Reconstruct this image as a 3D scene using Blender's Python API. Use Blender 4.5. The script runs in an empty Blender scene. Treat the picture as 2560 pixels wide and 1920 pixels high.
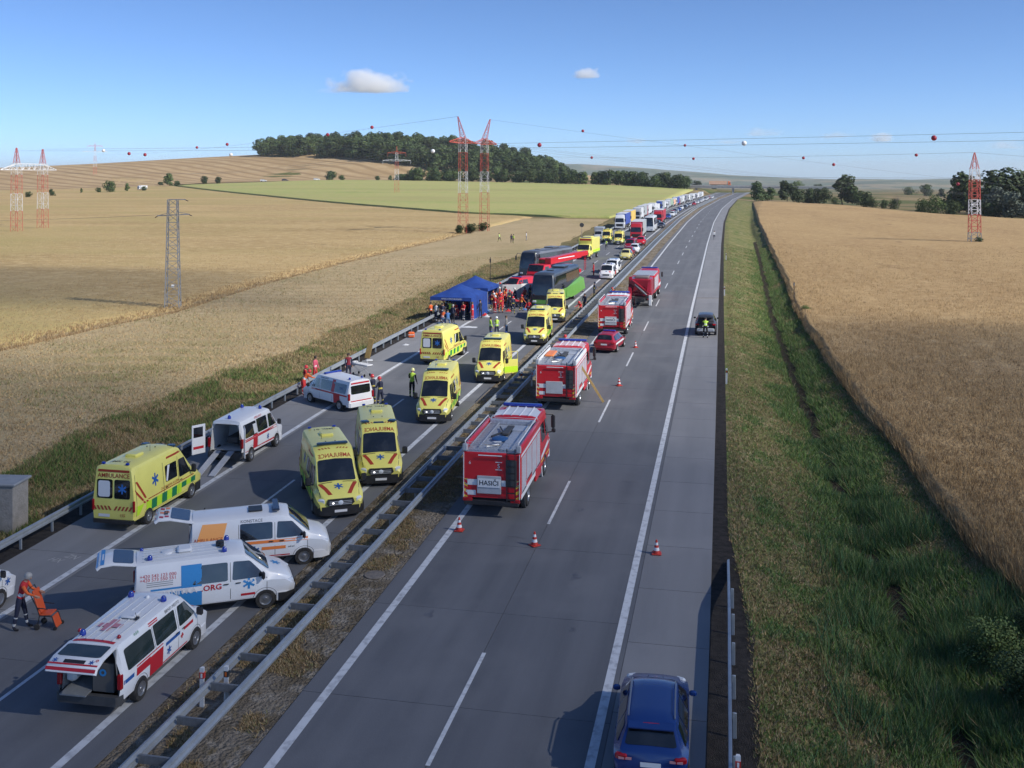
import bpy, bmesh, math, random
import numpy as np
from mathutils import Vector, Matrix

sc = bpy.context.scene
COL = sc.collection
R = math.radians
rnd = random.Random(11)

# ------------------------------------------------------------------ camera
cd = bpy.data.cameras.new('camera')
cam = bpy.data.objects.new('camera', cd)
COL.objects.link(cam)
cam.location = (.588, -2.85, 14.3)         # level camera, picture frame shifted down so that verticals stay upright
cam.rotation_euler = (R(90), 0, R(11.652))
cd.sensor_fit = 'HORIZONTAL'
cd.angle = R(52.53)
cd.shift_y = -.20625
cd.clip_start = 0.5
cd.clip_end = 30000
sc.camera = cam

# ------------------------------------------------------------------ sky, sun, exposure
SUN_EL, SUN_AZ = 36.0, 105.0           # azimuth clockwise from +Y (the road direction)
world = bpy.data.worlds.new('World')
sc.world = world
world.use_nodes = True
wn = world.node_tree
bg = wn.nodes['Background']
sky = wn.nodes.new('ShaderNodeTexSky')
sky.sky_type = 'NISHITA'
sky.sun_disc = False
sky.sun_elevation = R(SUN_EL)
sky.sun_rotation = R(SUN_AZ)
sky.altitude = 300
sky.air_density = 0.52
sky.dust_density = 0.4
sky.ozone_density = 7.0
wn.links.new(sky.outputs[0], bg.inputs['Color'])
bg.inputs['Strength'].default_value = 0.125
sd = bpy.data.lights.new('sun', 'SUN')
sun = bpy.data.objects.new('sun', sd)
COL.objects.link(sun)
SUNV = Vector((math.cos(R(SUN_EL)) * math.sin(R(SUN_AZ)), math.cos(R(SUN_EL)) * math.cos(R(SUN_AZ)), math.sin(R(SUN_EL))))
sun.rotation_euler = SUNV.to_track_quat('Z', 'Y').to_euler()
sun.location = (60, -30, 60)
sd.energy = 4.2
sd.angle = R(0.55)
sd.color = (1.0, 0.95, 0.87)
vs = sc.view_settings
vs.view_transform = 'Standard'
vs.look = 'None'
vs.exposure = 0.42
vs.gamma = 1.0
vs.use_curve_mapping = False
sc.cycles.max_bounces = 10
sc.cycles.diffuse_bounces = 2
sc.cycles.glossy_bounces = 3
sc.cycles.transmission_bounces = 4
sc.cycles.volume_bounces = 8
sc.cycles.transparent_max_bounces = 8

# ------------------------------------------------------------------ materials
MATS = {}


def mat(name, col, rough=.6, metal=0., col2=None, scale=4., detail=4., bump=0., bscale=None, coat=0., spec=.5,
        mix=(.35, .7), emit=0., rnd_obj=0.):
    if name in MATS:
        return MATS[name]
    m = bpy.data.materials.new(name)
    m.use_nodes = True
    n = m.node_tree.nodes
    L = m.node_tree.links
    b = n['Principled BSDF']
    b.inputs['Roughness'].default_value = rough
    b.inputs['Metallic'].default_value = metal
    b.inputs['Specular IOR Level'].default_value = spec
    b.inputs['Coat Weight'].default_value = coat
    b.inputs['Coat Roughness'].default_value = .06
    c4 = (*col, 1)
    b.inputs['Base Color'].default_value = c4
    out = None
    if col2 or bump:
        tc = n.new('ShaderNodeTexCoord')
    if col2:
        nz = n.new('ShaderNodeTexNoise')
        nz.inputs['Scale'].default_value = scale
        nz.inputs['Detail'].default_value = detail
        nz.inputs['Roughness'].default_value = .6
        L.new(tc.outputs['Object'], nz.inputs['Vector'])
        mr = n.new('ShaderNodeMapRange')
        mr.inputs[1].default_value, mr.inputs[2].default_value = mix
        L.new(nz.outputs[0], mr.inputs[0])
        mx = n.new('ShaderNodeMix')
        mx.data_type = 'RGBA'
        mx.inputs[6].default_value = c4
        mx.inputs[7].default_value = (*col2, 1)
        L.new(mr.outputs[0], mx.inputs[0])
        out = mx.outputs[2]
    if rnd_obj:
        oi = n.new('ShaderNodeObjectInfo')
        hs = n.new('ShaderNodeHueSaturation')
        m2 = n.new('ShaderNodeMapRange')
        m2.inputs[3].default_value, m2.inputs[4].default_value = 1 - rnd_obj, 1 + rnd_obj
        L.new(oi.outputs['Random'], m2.inputs[0])
        L.new(m2.outputs[0], hs.inputs['Value'])
        if out:
            L.new(out, hs.inputs['Color'])
        else:
            hs.inputs['Color'].default_value = c4
        out = hs.outputs[0]
    if out:
        L.new(out, b.inputs['Base Color'])
    if bump:
        nb = n.new('ShaderNodeTexNoise')
        nb.inputs['Scale'].default_value = bscale or scale * 4
        nb.inputs['Detail'].default_value = 3
        L.new(tc.outputs['Object'], nb.inputs['Vector'])
        bp = n.new('ShaderNodeBump')
        bp.inputs['Strength'].default_value = bump
        bp.inputs['Distance'].default_value = .05
        L.new(nb.outputs[0], bp.inputs['Height'])
        L.new(bp.outputs[0], b.inputs['Normal'])
    if emit:
        b.inputs['Emission Color'].default_value = c4
        b.inputs['Emission Strength'].default_value = emit
    MATS[name] = m
    return m


def paint(name, col, dirt=.88):
    return mat(name, col, rough=.38, coat=.35, col2=tuple(c * dirt for c in col), scale=1.3, mix=(.4, .75))


YEL = paint('paint_ambulance_yellow', (.76, .70, .17), .93)
LIME = mat('film_lime', (.52, .80, .03), .4)
GRN = mat('film_green', (.012, .20, .075), .4)
BLU = mat('film_blue', (.02, .10, .34), .4)
RST = mat('film_red_brown', (.38, .045, .02), .4)
RED = mat('film_red', (.50, .018, .03), .4)
ORG = mat('film_orange', (.85, .24, .06), .4)
SKYB = mat('film_sky_blue', (.035, .24, .55), .4)
WHT = paint('paint_white', (.74, .75, .76), .93)
FIRE = paint('paint_fire_red', (.56, .012, .022), .92)
DRED = paint('paint_dark_red', (.30, .010, .025), .9)
BLK = mat('plastic_black', (.016, .017, .02), .45, col2=(.03, .03, .032), scale=3)
DGR = mat('plastic_dark_grey', (.05, .052, .056), .6, col2=(.075, .075, .075), scale=3)
GLS = mat('window_glass', (.008, .010, .013), .03, spec=.8, coat=.6, col2=(.030, .033, .037), scale=1.7, detail=6, mix=(.46, .72))  # grey mottling in the glass colours imitates reflections and a hint of interior
GLG = mat('window_glass_green', (.018, .030, .028), .04, spec=.8, coat=.5, col2=(.045, .056, .052), scale=2., detail=6, mix=(.45, .7))
TYR = mat('rubber_tyre', (.017, .017, .018), .85, col2=(.05, .046, .04), scale=6)
RIM = mat('steel_rim', (.30, .31, .33), .35, metal=.7)
CHR = mat('lamp_glass', (.62, .66, .70), .08, spec=.8)
LIT = mat('lamp_lit', (.95, .96, 1.0), .3, emit=2.5)
TAIL = mat('tail_lamp_red', (.32, .006, .012), .12, spec=.8)
AMB = mat('lamp_amber', (.7, .22, .02), .15)
BLL = mat('beacon_blue', (.012, .035, .30), .12, spec=.8)
PLT = mat('number_plate_white', (.70, .71, .72), .4)
GRY = mat('metal_grey', (.30, .32, .34), .45, metal=.25, col2=(.22, .235, .25), scale=3)
LGR = mat('metal_light_grey', (.50, .52, .55), .4, metal=.2, col2=(.40, .42, .45), scale=2)
TRD = mat('tread_plate', (.52, .56, .62), .45, metal=.3, col2=(.36, .39, .44), scale=14, bump=.5, bscale=60)
SHUT = mat('roller_shutter', (.55, .57, .60), .45, metal=.25, col2=(.45, .47, .50), scale=3)
INT = mat('van_interior', (.16, .17, .18), .7, col2=(.24, .25, .26), scale=3)
INW = mat('van_interior_white', (.55, .57, .58), .6)
GALV = mat('galvanised_steel', (.43, .47, .50), .42, metal=.45, col2=(.30, .33, .36), scale=2.2, detail=8, mix=(.3, .75))
WOOD = mat('timber_yellow', (.50, .34, .13), .7, col2=(.38, .25, .09), scale=5)


# ------------------------------------------------------------------ mesh builder
class MB:
    def __init__(s):
        s.v, s.f = [], []

    def add(s, v, f):
        o = len(s.v)
        s.v += [tuple(q) for q in v]
        s.f += [tuple(i + o for i in q) for q in f]
        return s

    def box(s, c, d, rz=0, rx=0, ry=0, bev=0):
        hx, hy, hz = d[0] / 2, d[1] / 2, d[2] / 2
        if bev:
            b = min(bev, hx * .9, hy * .9, hz * .9)
            v = []
            for sz, ins in ((-hz, b), (-hz + b, 0), (hz - b, 0), (hz, b)):
                X, Y = hx - ins, hy - ins
                e = b if not ins else b * .6
                v += [(X, -Y + e, sz), (X, Y - e, sz), (X - e, Y, sz), (-X + e, Y, sz), (-X, Y - e, sz), (-X, -Y + e, sz), (-X + e, -Y, sz), (X - e, -Y, sz)]
            f = [tuple(range(7, -1, -1)), tuple(range(24, 32))]
            for k in range(3):
                for i in range(8):
                    j = (i + 1) % 8
                    f.append((k * 8 + i, k * 8 + j, k * 8 + 8 + j, k * 8 + 8 + i))
        else:
            v = [(x, y, z) for z in (-hz, hz) for x, y in ((-hx, -hy), (hx, -hy), (hx, hy), (-hx, hy))]
            f = [(3, 2, 1, 0), (4, 5, 6, 7), (0, 1, 5, 4), (1, 2, 6, 5), (2, 3, 7, 6), (3, 0, 4, 7)]
        if rz or rx or ry:
            m = Matrix.Rotation(rz, 3, 'Z') @ Matrix.Rotation(ry, 3, 'Y') @ Matrix.Rotation(rx, 3, 'X')
            v = [m @ Vector(q) for q in v]
        return s.add([(q[0] + c[0], q[1] + c[1], q[2] + c[2]) for q in v], f)

    def cyl(s, p0, p1, r0, r1=None, n=8, cap=True):
        r1 = r0 if r1 is None else r1
        p0, p1 = Vector(p0), Vector(p1)
        d = (p1 - p0).normalized()
        a = d.orthogonal().normalized()
        b = d.cross(a)
        v = []
        for p, r in ((p0, r0), (p1, r1)):
            for i in range(n):
                t = 2 * math.pi * i / n
                v.append(p + (a * math.cos(t) + b * math.sin(t)) * r)
        f = [(i, (i + 1) % n, n + (i + 1) % n, n + i) for i in range(n)]
        if cap:
            f += [tuple(range(n - 1, -1, -1)), tuple(range(n, 2 * n))]
        return s.add(v, f)

    def bar(s, p0, p1, w):
        return s.cyl(p0, p1, w * .7, None, 4)

    def tube(s, pts, r, n=6):
        pts = [Vector(p) for p in pts]
        v, f = [], []
        for i, p in enumerate(pts):
            d = (pts[min(i + 1, len(pts) - 1)] - pts[max(i - 1, 0)]).normalized()
            a = d.cross(Vector((.0, .0, 1))) if abs(d.z) < .95 else d.cross(Vector((1, 0, 0)))
            a.normalize()
            b = d.cross(a)
            rr = r[i] if isinstance(r, (list, tuple)) else r
            for k in range(n):
                t = 2 * math.pi * k / n
                v.append(p + (a * math.cos(t) + b * math.sin(t)) * rr)
        for i in range(len(pts) - 1):
            for k in range(n):
                j = (k + 1) % n
                f.append((i * n + k, i * n + j, i * n + n + j, i * n + n + k))
        f += [tuple(range(n - 1, -1, -1)), tuple(range((len(pts) - 1) * n, len(pts) * n))]
        return s.add(v, f)

    def lathe(s, prof, c=(0, 0, 0), axis='Z', n=16):
        v, f = [], []
        for r, h in prof:
            for i in range(n):
                t = 2 * math.pi * i / n
                x, y = r * math.cos(t), r * math.sin(t)
                q = (x, y, h) if axis == 'Z' else ((h, x, y) if axis == 'X' else (x, h, y))
                v.append((q[0] + c[0], q[1] + c[1], q[2] + c[2]))
        for k in range(len(prof) - 1):
            for i in range(n):
                j = (i + 1) % n
                f.append((k * n + i, k * n + j, k * n + n + j, k * n + n + i))
        f += [tuple(range(n - 1, -1, -1)), tuple(range((len(prof) - 1) * n, len(prof) * n))]
        return s.add(v, f)

    def prism(s, poly, a, b, axis='X'):
        n = len(poly)
        mk = {'X': lambda p, h: (h, p[0], p[1]), 'Y': lambda p, h: (p[0], h, p[1]), 'Z': lambda p, h: (p[0], p[1], h)}[axis]
        v = [mk(p, a) for p in poly] + [mk(p, b) for p in poly]
        f = [tuple(range(n - 1, -1, -1)), tuple(range(n, 2 * n))] + [(i, (i + 1) % n, n + (i + 1) % n, n + i) for i in range(n)]
        return s.add(v, f)

    def mesh(s, name, m, smooth=35, fix=True):
        me = bpy.data.meshes.new(name)
        me.from_pydata(s.v, [], s.f)
        if fix:
            bm = bmesh.new()
            bm.from_mesh(me)
            bmesh.ops.recalc_face_normals(bm, faces=bm.faces)
            bm.to_mesh(me)
            bm.free()
        if smooth:
            me.shade_smooth()
            me.set_sharp_from_angle(angle=R(smooth))
        for q in (m if isinstance(m, (list, tuple)) else [m]):
            me.materials.append(q)
        return me

    def build(s, name, m, parent=None, smooth=35, fix=True):
        return link(name, s.mesh(name, m, smooth, fix), parent)


KID = {}          # children of each object, kept here because obj.children scans the whole file


def link(name, me, parent=None, loc=None, rz=0):
    o = bpy.data.objects.new(name, me)
    COL.objects.link(o)
    if parent is not None:
        o.parent = parent
        KID.setdefault(parent.name, []).append(o)
    if loc is not None:
        o.location = loc
    if rz:
        o.rotation_euler = (0, 0, rz)
    return o


def tag(o, label=None, cat=None, group=None, kind=None):
    if label:
        o['label'] = label
    if cat:
        o['category'] = cat
    if group:
        o['group'] = group
    if kind:
        o['kind'] = kind
    return o


def thing(name, label, cat, loc=(0, 0, 0), rz=0., group=None):
    o = bpy.data.objects.new(name, None)
    o.empty_display_size = .3
    COL.objects.link(o)
    o.location = loc
    o.rotation_euler = (0, 0, rz)
    return tag(o, label, cat, group)


def copy_tree(o, parent=None):
    c = o.copy()
    COL.objects.link(c)
    c.parent = parent
    if parent is not None:
        KID.setdefault(parent.name, []).append(c)
    for ch in list(KID.get(o.name, ())):
        copy_tree(ch, c)
    return c


def clone(o, loc, rz, label, group=None, scale=None):
    c = copy_tree(o)
    c.location = loc
    c.rotation_euler = (0, 0, rz)
    c['label'] = label
    if group:
        c['group'] = group
    if scale:
        c.scale = (scale,) * 3 if not isinstance(scale, tuple) else scale
    return c


# ------------------------------------------------------------------ text and emblems as flat polygons
_TXT = {}


def text2d(s, size, bold=0.):
    key = (s, bold)
    if key not in _TXT:
        cu = bpy.data.curves.new('t', 'FONT')
        cu.body = s
        cu.size = 1
        cu.align_x = 'CENTER'
        cu.align_y = 'CENTER'
        cu.resolution_u = 2
        cu.offset = bold
        ob = bpy.data.objects.new('t', cu)
        COL.objects.link(ob)
        bpy.context.view_layer.update()
        ev = ob.evaluated_get(bpy.context.evaluated_depsgraph_get())
        me = ev.to_mesh()
        _TXT[key] = ([(v.co.x, v.co.y) for v in me.vertices], [tuple(p.vertices) for p in me.polygons])
        ev.to_mesh_clear()
        bpy.data.objects.remove(ob)
        bpy.data.curves.remove(cu)
    v, f = _TXT[key]
    return [(x * size, y * size) for x, y in v], f


def star2d(r):
    w = r * .36
    pts = [(0, 0)]
    for k in range(6):
        a = R(90 + 60 * k)
        j = a - R(30)
        pts.append((w * math.cos(j), w * math.sin(j)))
        d, e = (math.cos(a), math.sin(a)), (-math.sin(a), math.cos(a))
        for sgn in (-1, 1):
            pts.append((d[0] * r + e[0] * sgn * w / 2, d[1] * r + e[1] * sgn * w / 2))
    n = len(pts) - 1
    return pts, [(0, 1 + i, 1 + (i + 1) % n) for i in range(n)]


def cross2d(r, w):
    p = [(-w, -r), (w, -r), (w, -w), (r, -w), (r, w), (w, w), (w, r), (-w, r), (-w, w), (-r, w), (-r, -w), (-w, -w)]
    return [(0, 0)] + p, [(0, 1 + i, 1 + (i + 1) % 12) for i in range(12)]


def decal2d(name, m, parent, shape, mp, at, flip=1, rot=0.):
    """flat print: a 2D shape laid on a surface map mp(a,b) around the point at"""
    v, f = shape
    c, s = math.cos(rot), math.sin(rot)
    mb = MB()
    mb.add([mp(at[0] + flip * (x * c - y * s), at[1] + (x * s + y * c)) for x, y in v], f)
    return mb.build(name, m, parent, smooth=0, fix=False)


def uvpatch(mp, c, rc=0., nu=4, nv=3):
    """patch over the 4 corners c=[bl,br,tr,tl] in map space, corners rounded by the fraction rc"""
    def B(u, w):
        a = [(c[0][i] * (1 - u) + c[1][i] * u) * (1 - w) + (c[3][i] * (1 - u) + c[2][i] * u) * w for i in (0, 1)]
        return mp(*a)
    mb = MB()
    if not rc:
        v = [B(i / nu, j / nv) for j in range(nv + 1) for i in range(nu + 1)]
        f = [(j * (nu + 1) + i, j * (nu + 1) + i + 1, (j + 1) * (nu + 1) + i + 1, (j + 1) * (nu + 1) + i) for j in range(nv) for i in range(nu)]
        return mb.add(v, f)
    ru, rv = (rc, rc) if not isinstance(rc, tuple) else rc
    o = []
    for cx, cy, a0 in ((1 - ru, rv, -90), (1 - ru, 1 - rv, 0), (ru, 1 - rv, 90), (ru, rv, 180)):
        for k in range(4):
            a = R(a0 + 30 * k)
            o.append((cx + ru * math.cos(a), cy + rv * math.sin(a)))
        nx = {-90: (1, .5), 0: (.5, 1), 90: (0, .5), 180: (.5, 0)}[a0]
        o.append(nx)
    n = len(o)
    v = []
    for s in (1, .6, .25):
        v += [B(.5 + (u - .5) * s, .5 + (w - .5) * s) for u, w in o]
    v.append(B(.5, .5))
    f = [(k * n + i, k * n + (i + 1) % n, k * n + n + (i + 1) % n, k * n + n + i) for k in (0, 1) for i in range(n)]
    f += [(2 * n + i, 2 * n + (i + 1) % n, 3 * n) for i in range(n)]
    return mb.add(v, f)


# ------------------------------------------------------------------ lofted vehicle bodies (local +Y is forward)
class Loft:
    # station: y, zb, zt, wb, wm, wt, zbelt, r, crown, lean
    def __init__(s, st):
        s.st = [tuple(q) + (0.,) * (10 - len(q)) for q in sorted(st)]
        s.ys = [q[0] for q in s.st]

    def par(s, y):
        y = min(max(y, s.ys[0]), s.ys[-1])
        return [float(np.interp(y, s.ys, [q[k] for q in s.st])) for k in range(10)]

    def sec(s, p):
        y, zb, zt, wb, wm, wt, zk, r, cr, ln = p
        zk = min(zk, zt - r - .02)
        pts = [(0, zb), (wb * .86, zb), (wb, zb + .10), (wm, zk), (wt, zt - r), (wt - .29 * r, zt - .29 * r), (wt - r, zt), (wt * .45, zt + cr * .8), (0, zt + cr)]
        return [(x, y + ln * (z - zb), z) for x, z in pts]

    def body(s, cap0=True, cap1=True):
        mb = MB()
        v, f = [], []
        yy = [s.ys[0]]
        for a, b in zip(s.ys, s.ys[1:]):
            k = max(1, math.ceil((b - a) / .33))
            yy += [a + (b - a) * (i + 1) / k for i in range(k)]
        for y in yy:
            q = s.sec(s.par(y))
            ring = q + [(-a, b, c) for a, b, c in q[-2:0:-1]]
            v += ring
        n = len(ring)
        for k in range(len(yy) - 1):
            for i in range(n):
                j = (i + 1) % n
                f.append((k * n + i, k * n + j, k * n + n + j, k * n + n + i))
        m = len(yy) - 1
        if cap0:
            f.append(tuple(range(n)))
        if cap1:
            f.append(tuple(range(m * n + n - 1, m * n - 1, -1)))
        return mb.add(v, f)

    def side_x(s, y, z):
        q = s.sec(s.par(y))[1:8]
        return float(np.interp(z, [a[2] for a in q], [a[0] for a in q]))

    def side(s, sd, off=.008):
        def f(y, z):
            p = s.par(y)
            return (sd * (s.side_x(y, z) + off), y + p[9] * (z - p[1]), z)
        return f

    def top_z(s, x, y):
        q = s.sec(s.par(y))[4:][::-1]
        return float(np.interp(abs(x), [a[0] for a in q], [a[2] for a in q]))

    def top(s, off=.01):
        def f(x, y):
            e = .03
            z = s.top_z(x, y)
            y0, y1 = max(y - e, s.ys[0]), min(y + e, s.ys[-1])
            dy = (s.top_z(x, y1) - s.top_z(x, y0)) / max(y1 - y0, 1e-4)
            l = math.hypot(1, dy)
            return (x, y - dy / l * off, z + off / l)
        return f

    def front(s, off=.012):
        """front slope as a map (x, z): the y where the centre line of the front reaches height z"""
        ys = np.linspace(s.ys[-1], s.ys[len(s.ys) // 3], 120)
        zs = np.array([s.top_z(0, y) for y in ys])
        def f(x, z):
            y = float(np.interp(z, zs, ys))
            return (x, y + off, z + off * .4)
        return f

    def end(s, front, off=.01):
        p = s.st[-1] if front else s.st[0]
        def f(x, z):
            return (x, p[0] + p[9] * (z - p[1]) + (off if front else -off), z)
        return f


def P4(name, m, parent, mp, c, rc=0., nu=4, nv=3, smooth=35):
    return uvpatch(mp, c, rc, nu, nv).build(name, m, parent, smooth=smooth, fix=False)


def rect(a0, a1, b0, b1):
    return [(a0, b0), (a1, b0), (a1, b1), (a0, b1)]


_WH = {}


def wheel(parent, x, y, r, w, rim=None, dual=False):
    """tyre with a rim on its outer face; x is the outer face position"""
    sg = 1 if x > 0 else -1
    rim = rim or RIM
    k = (round(r, 3), round(w, 3), sg, rim.name)
    if k not in _WH:
        mb = MB()
        pr = [(r * .55, -w), (r * .9, -w), (r, -w * .85), (r, -w * .15), (r * .93, 0), (r * .62, 0.0), (r * .6, -w * .12), (r * .1, -w * .14)]
        mb.lathe([(a, sg * b) for a, b in pr], axis='X', n=18)
        t = mb.mesh('wheel', TYR, 40)
        rb = MB()
        pr = [(r * .61, -w * .10), (r * .60, .004), (r * .52, -w * .02), (r * .47, -w * .14), (r * .2, -w * .06), (r * .16, .0), (.01, .0)]
        rb.lathe([(a, sg * b) for a, b in pr], axis='X', n=14)
        _WH[k] = (t, rb.mesh('rim', rim, 30))
    o = link('wheel', _WH[k][0], parent, (x, y, r))
    link('rim', _WH[k][1], o)
    return o


def arch(name, parent, body, sd, y, r, m=None, zc=None):
    """dark wheel-arch lining drawn as a fan on the flank"""
    zc = r if zc is None else zc
    mp = body.side(sd, .004)
    R2 = r * 1.2
    zlow = body.par(y)[1]
    pts = [(y, zc)]
    n = 12
    for i in range(n + 1):
        a = math.pi * i / n
        pts.append((y + R2 * math.cos(a), max(zc + R2 * math.sin(a), zlow)))
    pts = [pts[0], (y + R2, zlow)] + pts[1:] + [(y - R2, zlow)]
    f = [(0, i, i + 1) for i in range(1, len(pts) - 1)]
    return MB().add([mp(*q) for q in pts], f).build(name, m or BLK, parent, fix=False)


def mirror_pair(parent, x, y, z, d=(.22, .1, .34), m=None):
    for sg in (-1, 1):
        o = MB().box((sg * (x + d[0] / 2), y, z), d, bev=.04).box((sg * (x - .02), y, z - d[2] * .3), (.12, .05, .05)).build('mirror', m or BLK, parent)


def plate(parent, mp, c, w=.5, h=.115):
    return P4('number_plate', PLT, parent, mp, rect(c[0] - w / 2, c[0] + w / 2, c[1] - h / 2, c[1] + h / 2), 0, 1, 1)


def word(name, m, parent, s, size, mp, at, flip=1, bold=.0, rot=0.):
    return decal2d(name, m, parent, text2d(s, size, bold), mp, at, flip, rot)
# ------------------------------------------------------------------ road alignment and terrain
def sR(Y):
    return np.interp(Y, [0, 30, 60, 110, 180, 210, 300, 430, 645, 950], [0, 0, -.1, -.3, -.4, -.45, -.2, 1.6, 7.3, 24])


def sL(Y):
    return np.interp(Y, [20, 27, 31, 40, 50, 57, 76, 92, 130, 200, 300, 430, 645, 950], [.1, 0, -.1, -.4, -.65, -.8, -1.05, -1.2, -1.3, -1.4, -1.3, .4, 6, 22])


def bx(x, Y):
    t = np.clip((np.asarray(x, float) + 10.15) / -12.15, 0, 1.3)
    return x + sR(Y) * (1 - t) + sL(Y) * t


def zr(Y):
    t = np.clip((np.asarray(Y, float) - 300) / 450, 0, 1)
    return -2.2 * t * t * (3 - 2 * t)


def xd(Y):
    return np.interp(Y, [20, 31, 37, 44, 52, 62, 76, 107, 190, 534], [7.0, 6.8, 6.6, 6.4, 6.0, 5.9, 5.7, 5.4, 6.5, 9.5])


def xw(Y):
    return np.interp(Y, [20, 36, 40, 53, 68, 84, 109, 136, 300, 597], [11.8, 10.8, 10.1, 9.7, 8.7, 8.3, 7.8, 8.4, 9.7, 15.2])


CTRL = [(-40, 60, 0), (-60, 100, 0), (-120, 60, 0), (-150, 150, 0), (-168, 225, 0), (-60, 240, 0), (-300, 350, 0), (-190, 470, 0), (-88, 350, 0),
        (-50, 450, -.3), (-100, 600, 1), (-200, 650, 2), (-300, 700, 2.5),
        (-30, 799, 1.5), (-97, 824, 4.2), (-180, 861, 5.6), (-270, 890, 6.8), (-351, 894, 7.1), (-428, 848, 5.3), (-467, 769, 2.6), (-428, 616, .5), (-382, 488, 0),
        (-586, 810, 3.3), (-548, 896, 8.9), (-454, 1002, 11.8), (-337, 1026, 13.2),
        (-829, 1065, 20), (-747, 1124, 25), (-632, 1136, 31), (-535, 1163, 35.3),
        (-515, 1139, 33.8), (-421, 1102, 30.9), (-349, 1064, 25.3), (-268, 1046, 15.5), (-175, 1045, 10),
        (-537, 1217, 39), (-503, 1253, 42), (-377, 1327, 43), (-272, 1302, 30), (-206, 1233, 11.4), (-100, 1150, 0),
        (-700, 1500, 15), (-400, 1700, 12), (-150, 1600, -8), (-1100, 1000, 10), (-900, 700, 3), (-700, 450, 0), (-400, 150, 0), (-300, 0, 0), (-60, 0, 0),
        (20, 0, -.5), (15, 50, -.5), (15, 200, -.5), (60, 150, -.4), (60, 300, -.5), (120, 100, -.5), (87, 329, -.9), (75, 413, -1.6), (51, 517, -1.6), (12, 595, -1.8),
        (150, 500, -5), (222, 872, -8), (60, 800, -5), (180, 1290, -11), (300, 1470, -11), (400, 300, -6), (500, 900, -13), (1500, 1500, -24), (0, 1500, -12),
        (0, 2500, -26), (1000, 3000, -36), (-600, 3000, -24), (-1500, 2000, -10), (-1500, 400, 0), (1500, 0, -15), (0, 5000, -60), (3000, 5000, -60), (-3000, 5000, -50)]
_c = np.array(CTRL, float)
_S = 500.


def _U(d2):
    return np.where(d2 > 1e-12, d2 * np.log(np.maximum(d2, 1e-12)), 0)


def _tps():
    p = _c[:, :2] / _S
    n = len(p)
    K = _U(((p[:, None] - p[None]) ** 2).sum(2)) + np.eye(n) * .0008
    Pm = np.hstack([np.ones((n, 1)), p])
    A = np.block([[K, Pm], [Pm.T, np.zeros((3, 3))]])
    return p, np.linalg.solve(A, np.concatenate([_c[:, 2], np.zeros(3)]))


_P, _Wt = _tps()


def far(x, y):
    x, y = np.broadcast_arrays(np.asarray(x, float), np.asarray(y, float))
    q = np.stack([x.ravel() / _S, y.ravel() / _S], 1)
    out = np.empty(len(q))
    for i in range(0, len(q), 20000):
        b = q[i:i + 20000]
        out[i:i + 20000] = _U(((b[:, None] - _P[None]) ** 2).sum(2)) @ _Wt[:-3] + _Wt[-3] + b @ _Wt[-2:]
    return out.reshape(x.shape)


def sm(a, b, x):
    t = np.clip((x - a) / (b - a), 0, 1)
    return t * t * (3 - 2 * t)


def H(x, y):
    """ground height: level road corridor, ditch on the right, fields and hills beyond"""
    x, y = np.broadcast_arrays(np.asarray(x, float), np.asarray(y, float))
    f = far(x, y)
    z0 = zr(y)
    s0 = sR(y)
    l0 = sL(y)
    xl = x - l0
    tl = np.clip((-27.2 - xl) / 8, 0, 1)
    tl = tl * tl * (3 - 2 * tl)
    zl = (z0 - .06) * (1 - tl) + f * tl - .35 * np.sin(np.clip((-27 - xl) / 5, 0, 1) * math.pi)
    D, Wd = xd(y), xw(y)
    xr = x - s0 * (y > 250)
    dep = np.interp(y, [0, 250, 500], [-1.45, -1.3, -.9]) + z0
    a = np.clip((xr - 1.2) / (D - .35 - 1.2), 0, 1)
    r1 = (z0 - .05) * (1 - a) + dep * a
    b = np.clip((xr - D - .35) / (Wd - D - .35), 0, 1)
    fe = f
    r2 = dep * (1 - b ** .8) + fe * b ** .8
    zrht = np.where(xr < D, r1, r2)
    zc = z0 - .06
    out = np.where(xl < -27.2, zl, np.where(xr > 1.2, zrht, zc))
    t = sm(650, 800, y)
    out = out * (1 - t) + np.where((xl < -27.2) | (xr > 12), out, np.minimum(f, z0 - .06)) * t
    t = sm(850, 1000, y)
    return out * (1 - t) + np.minimum(f, out + 1) * t


def vnoise(x, y, s, seed=0):
    """smooth 2D value noise"""
    r = np.random.default_rng(seed)
    T = r.random((64, 64))
    x, y = np.asarray(x) / s + 100, np.asarray(y) / s + 100
    i, j = np.floor(x).astype(int), np.floor(y).astype(int)
    u, w = x - i, y - j
    u, w = u * u * (3 - 2 * u), w * w * (3 - 2 * w)
    g = lambda a, b: T[a % 64, b % 64]
    return (g(i, j) * (1 - u) + g(i + 1, j) * u) * (1 - w) + (g(i, j + 1) * (1 - u) + g(i + 1, j + 1) * u) * w


def grid_mesh(name, X, Y, Z, m, smooth=True):
    ny, nx = X.shape
    v = np.stack([X, Y, Z], 2).reshape(-1, 3)
    i = np.arange((ny - 1) * (nx - 1))
    r, c = i // (nx - 1), i % (nx - 1)
    a = r * nx + c
    f = np.stack([a, a + 1, a + nx + 1, a + nx], 1)
    me = bpy.data.meshes.new(name)
    me.vertices.add(len(v))
    me.vertices.foreach_set('co', v.astype(np.float32).ravel())
    me.loops.add(f.size)
    me.loops.foreach_set('vertex_index', f.astype(np.int32).ravel())
    me.polygons.add(len(f))
    me.polygons.foreach_set('loop_start', np.arange(0, f.size, 4, dtype=np.int32))
    me.update(calc_edges=True)
    if smooth:
        me.shade_smooth()
    for q in (m if isinstance(m, (list, tuple)) else [m]):
        me.materials.append(q)
    return me


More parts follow.
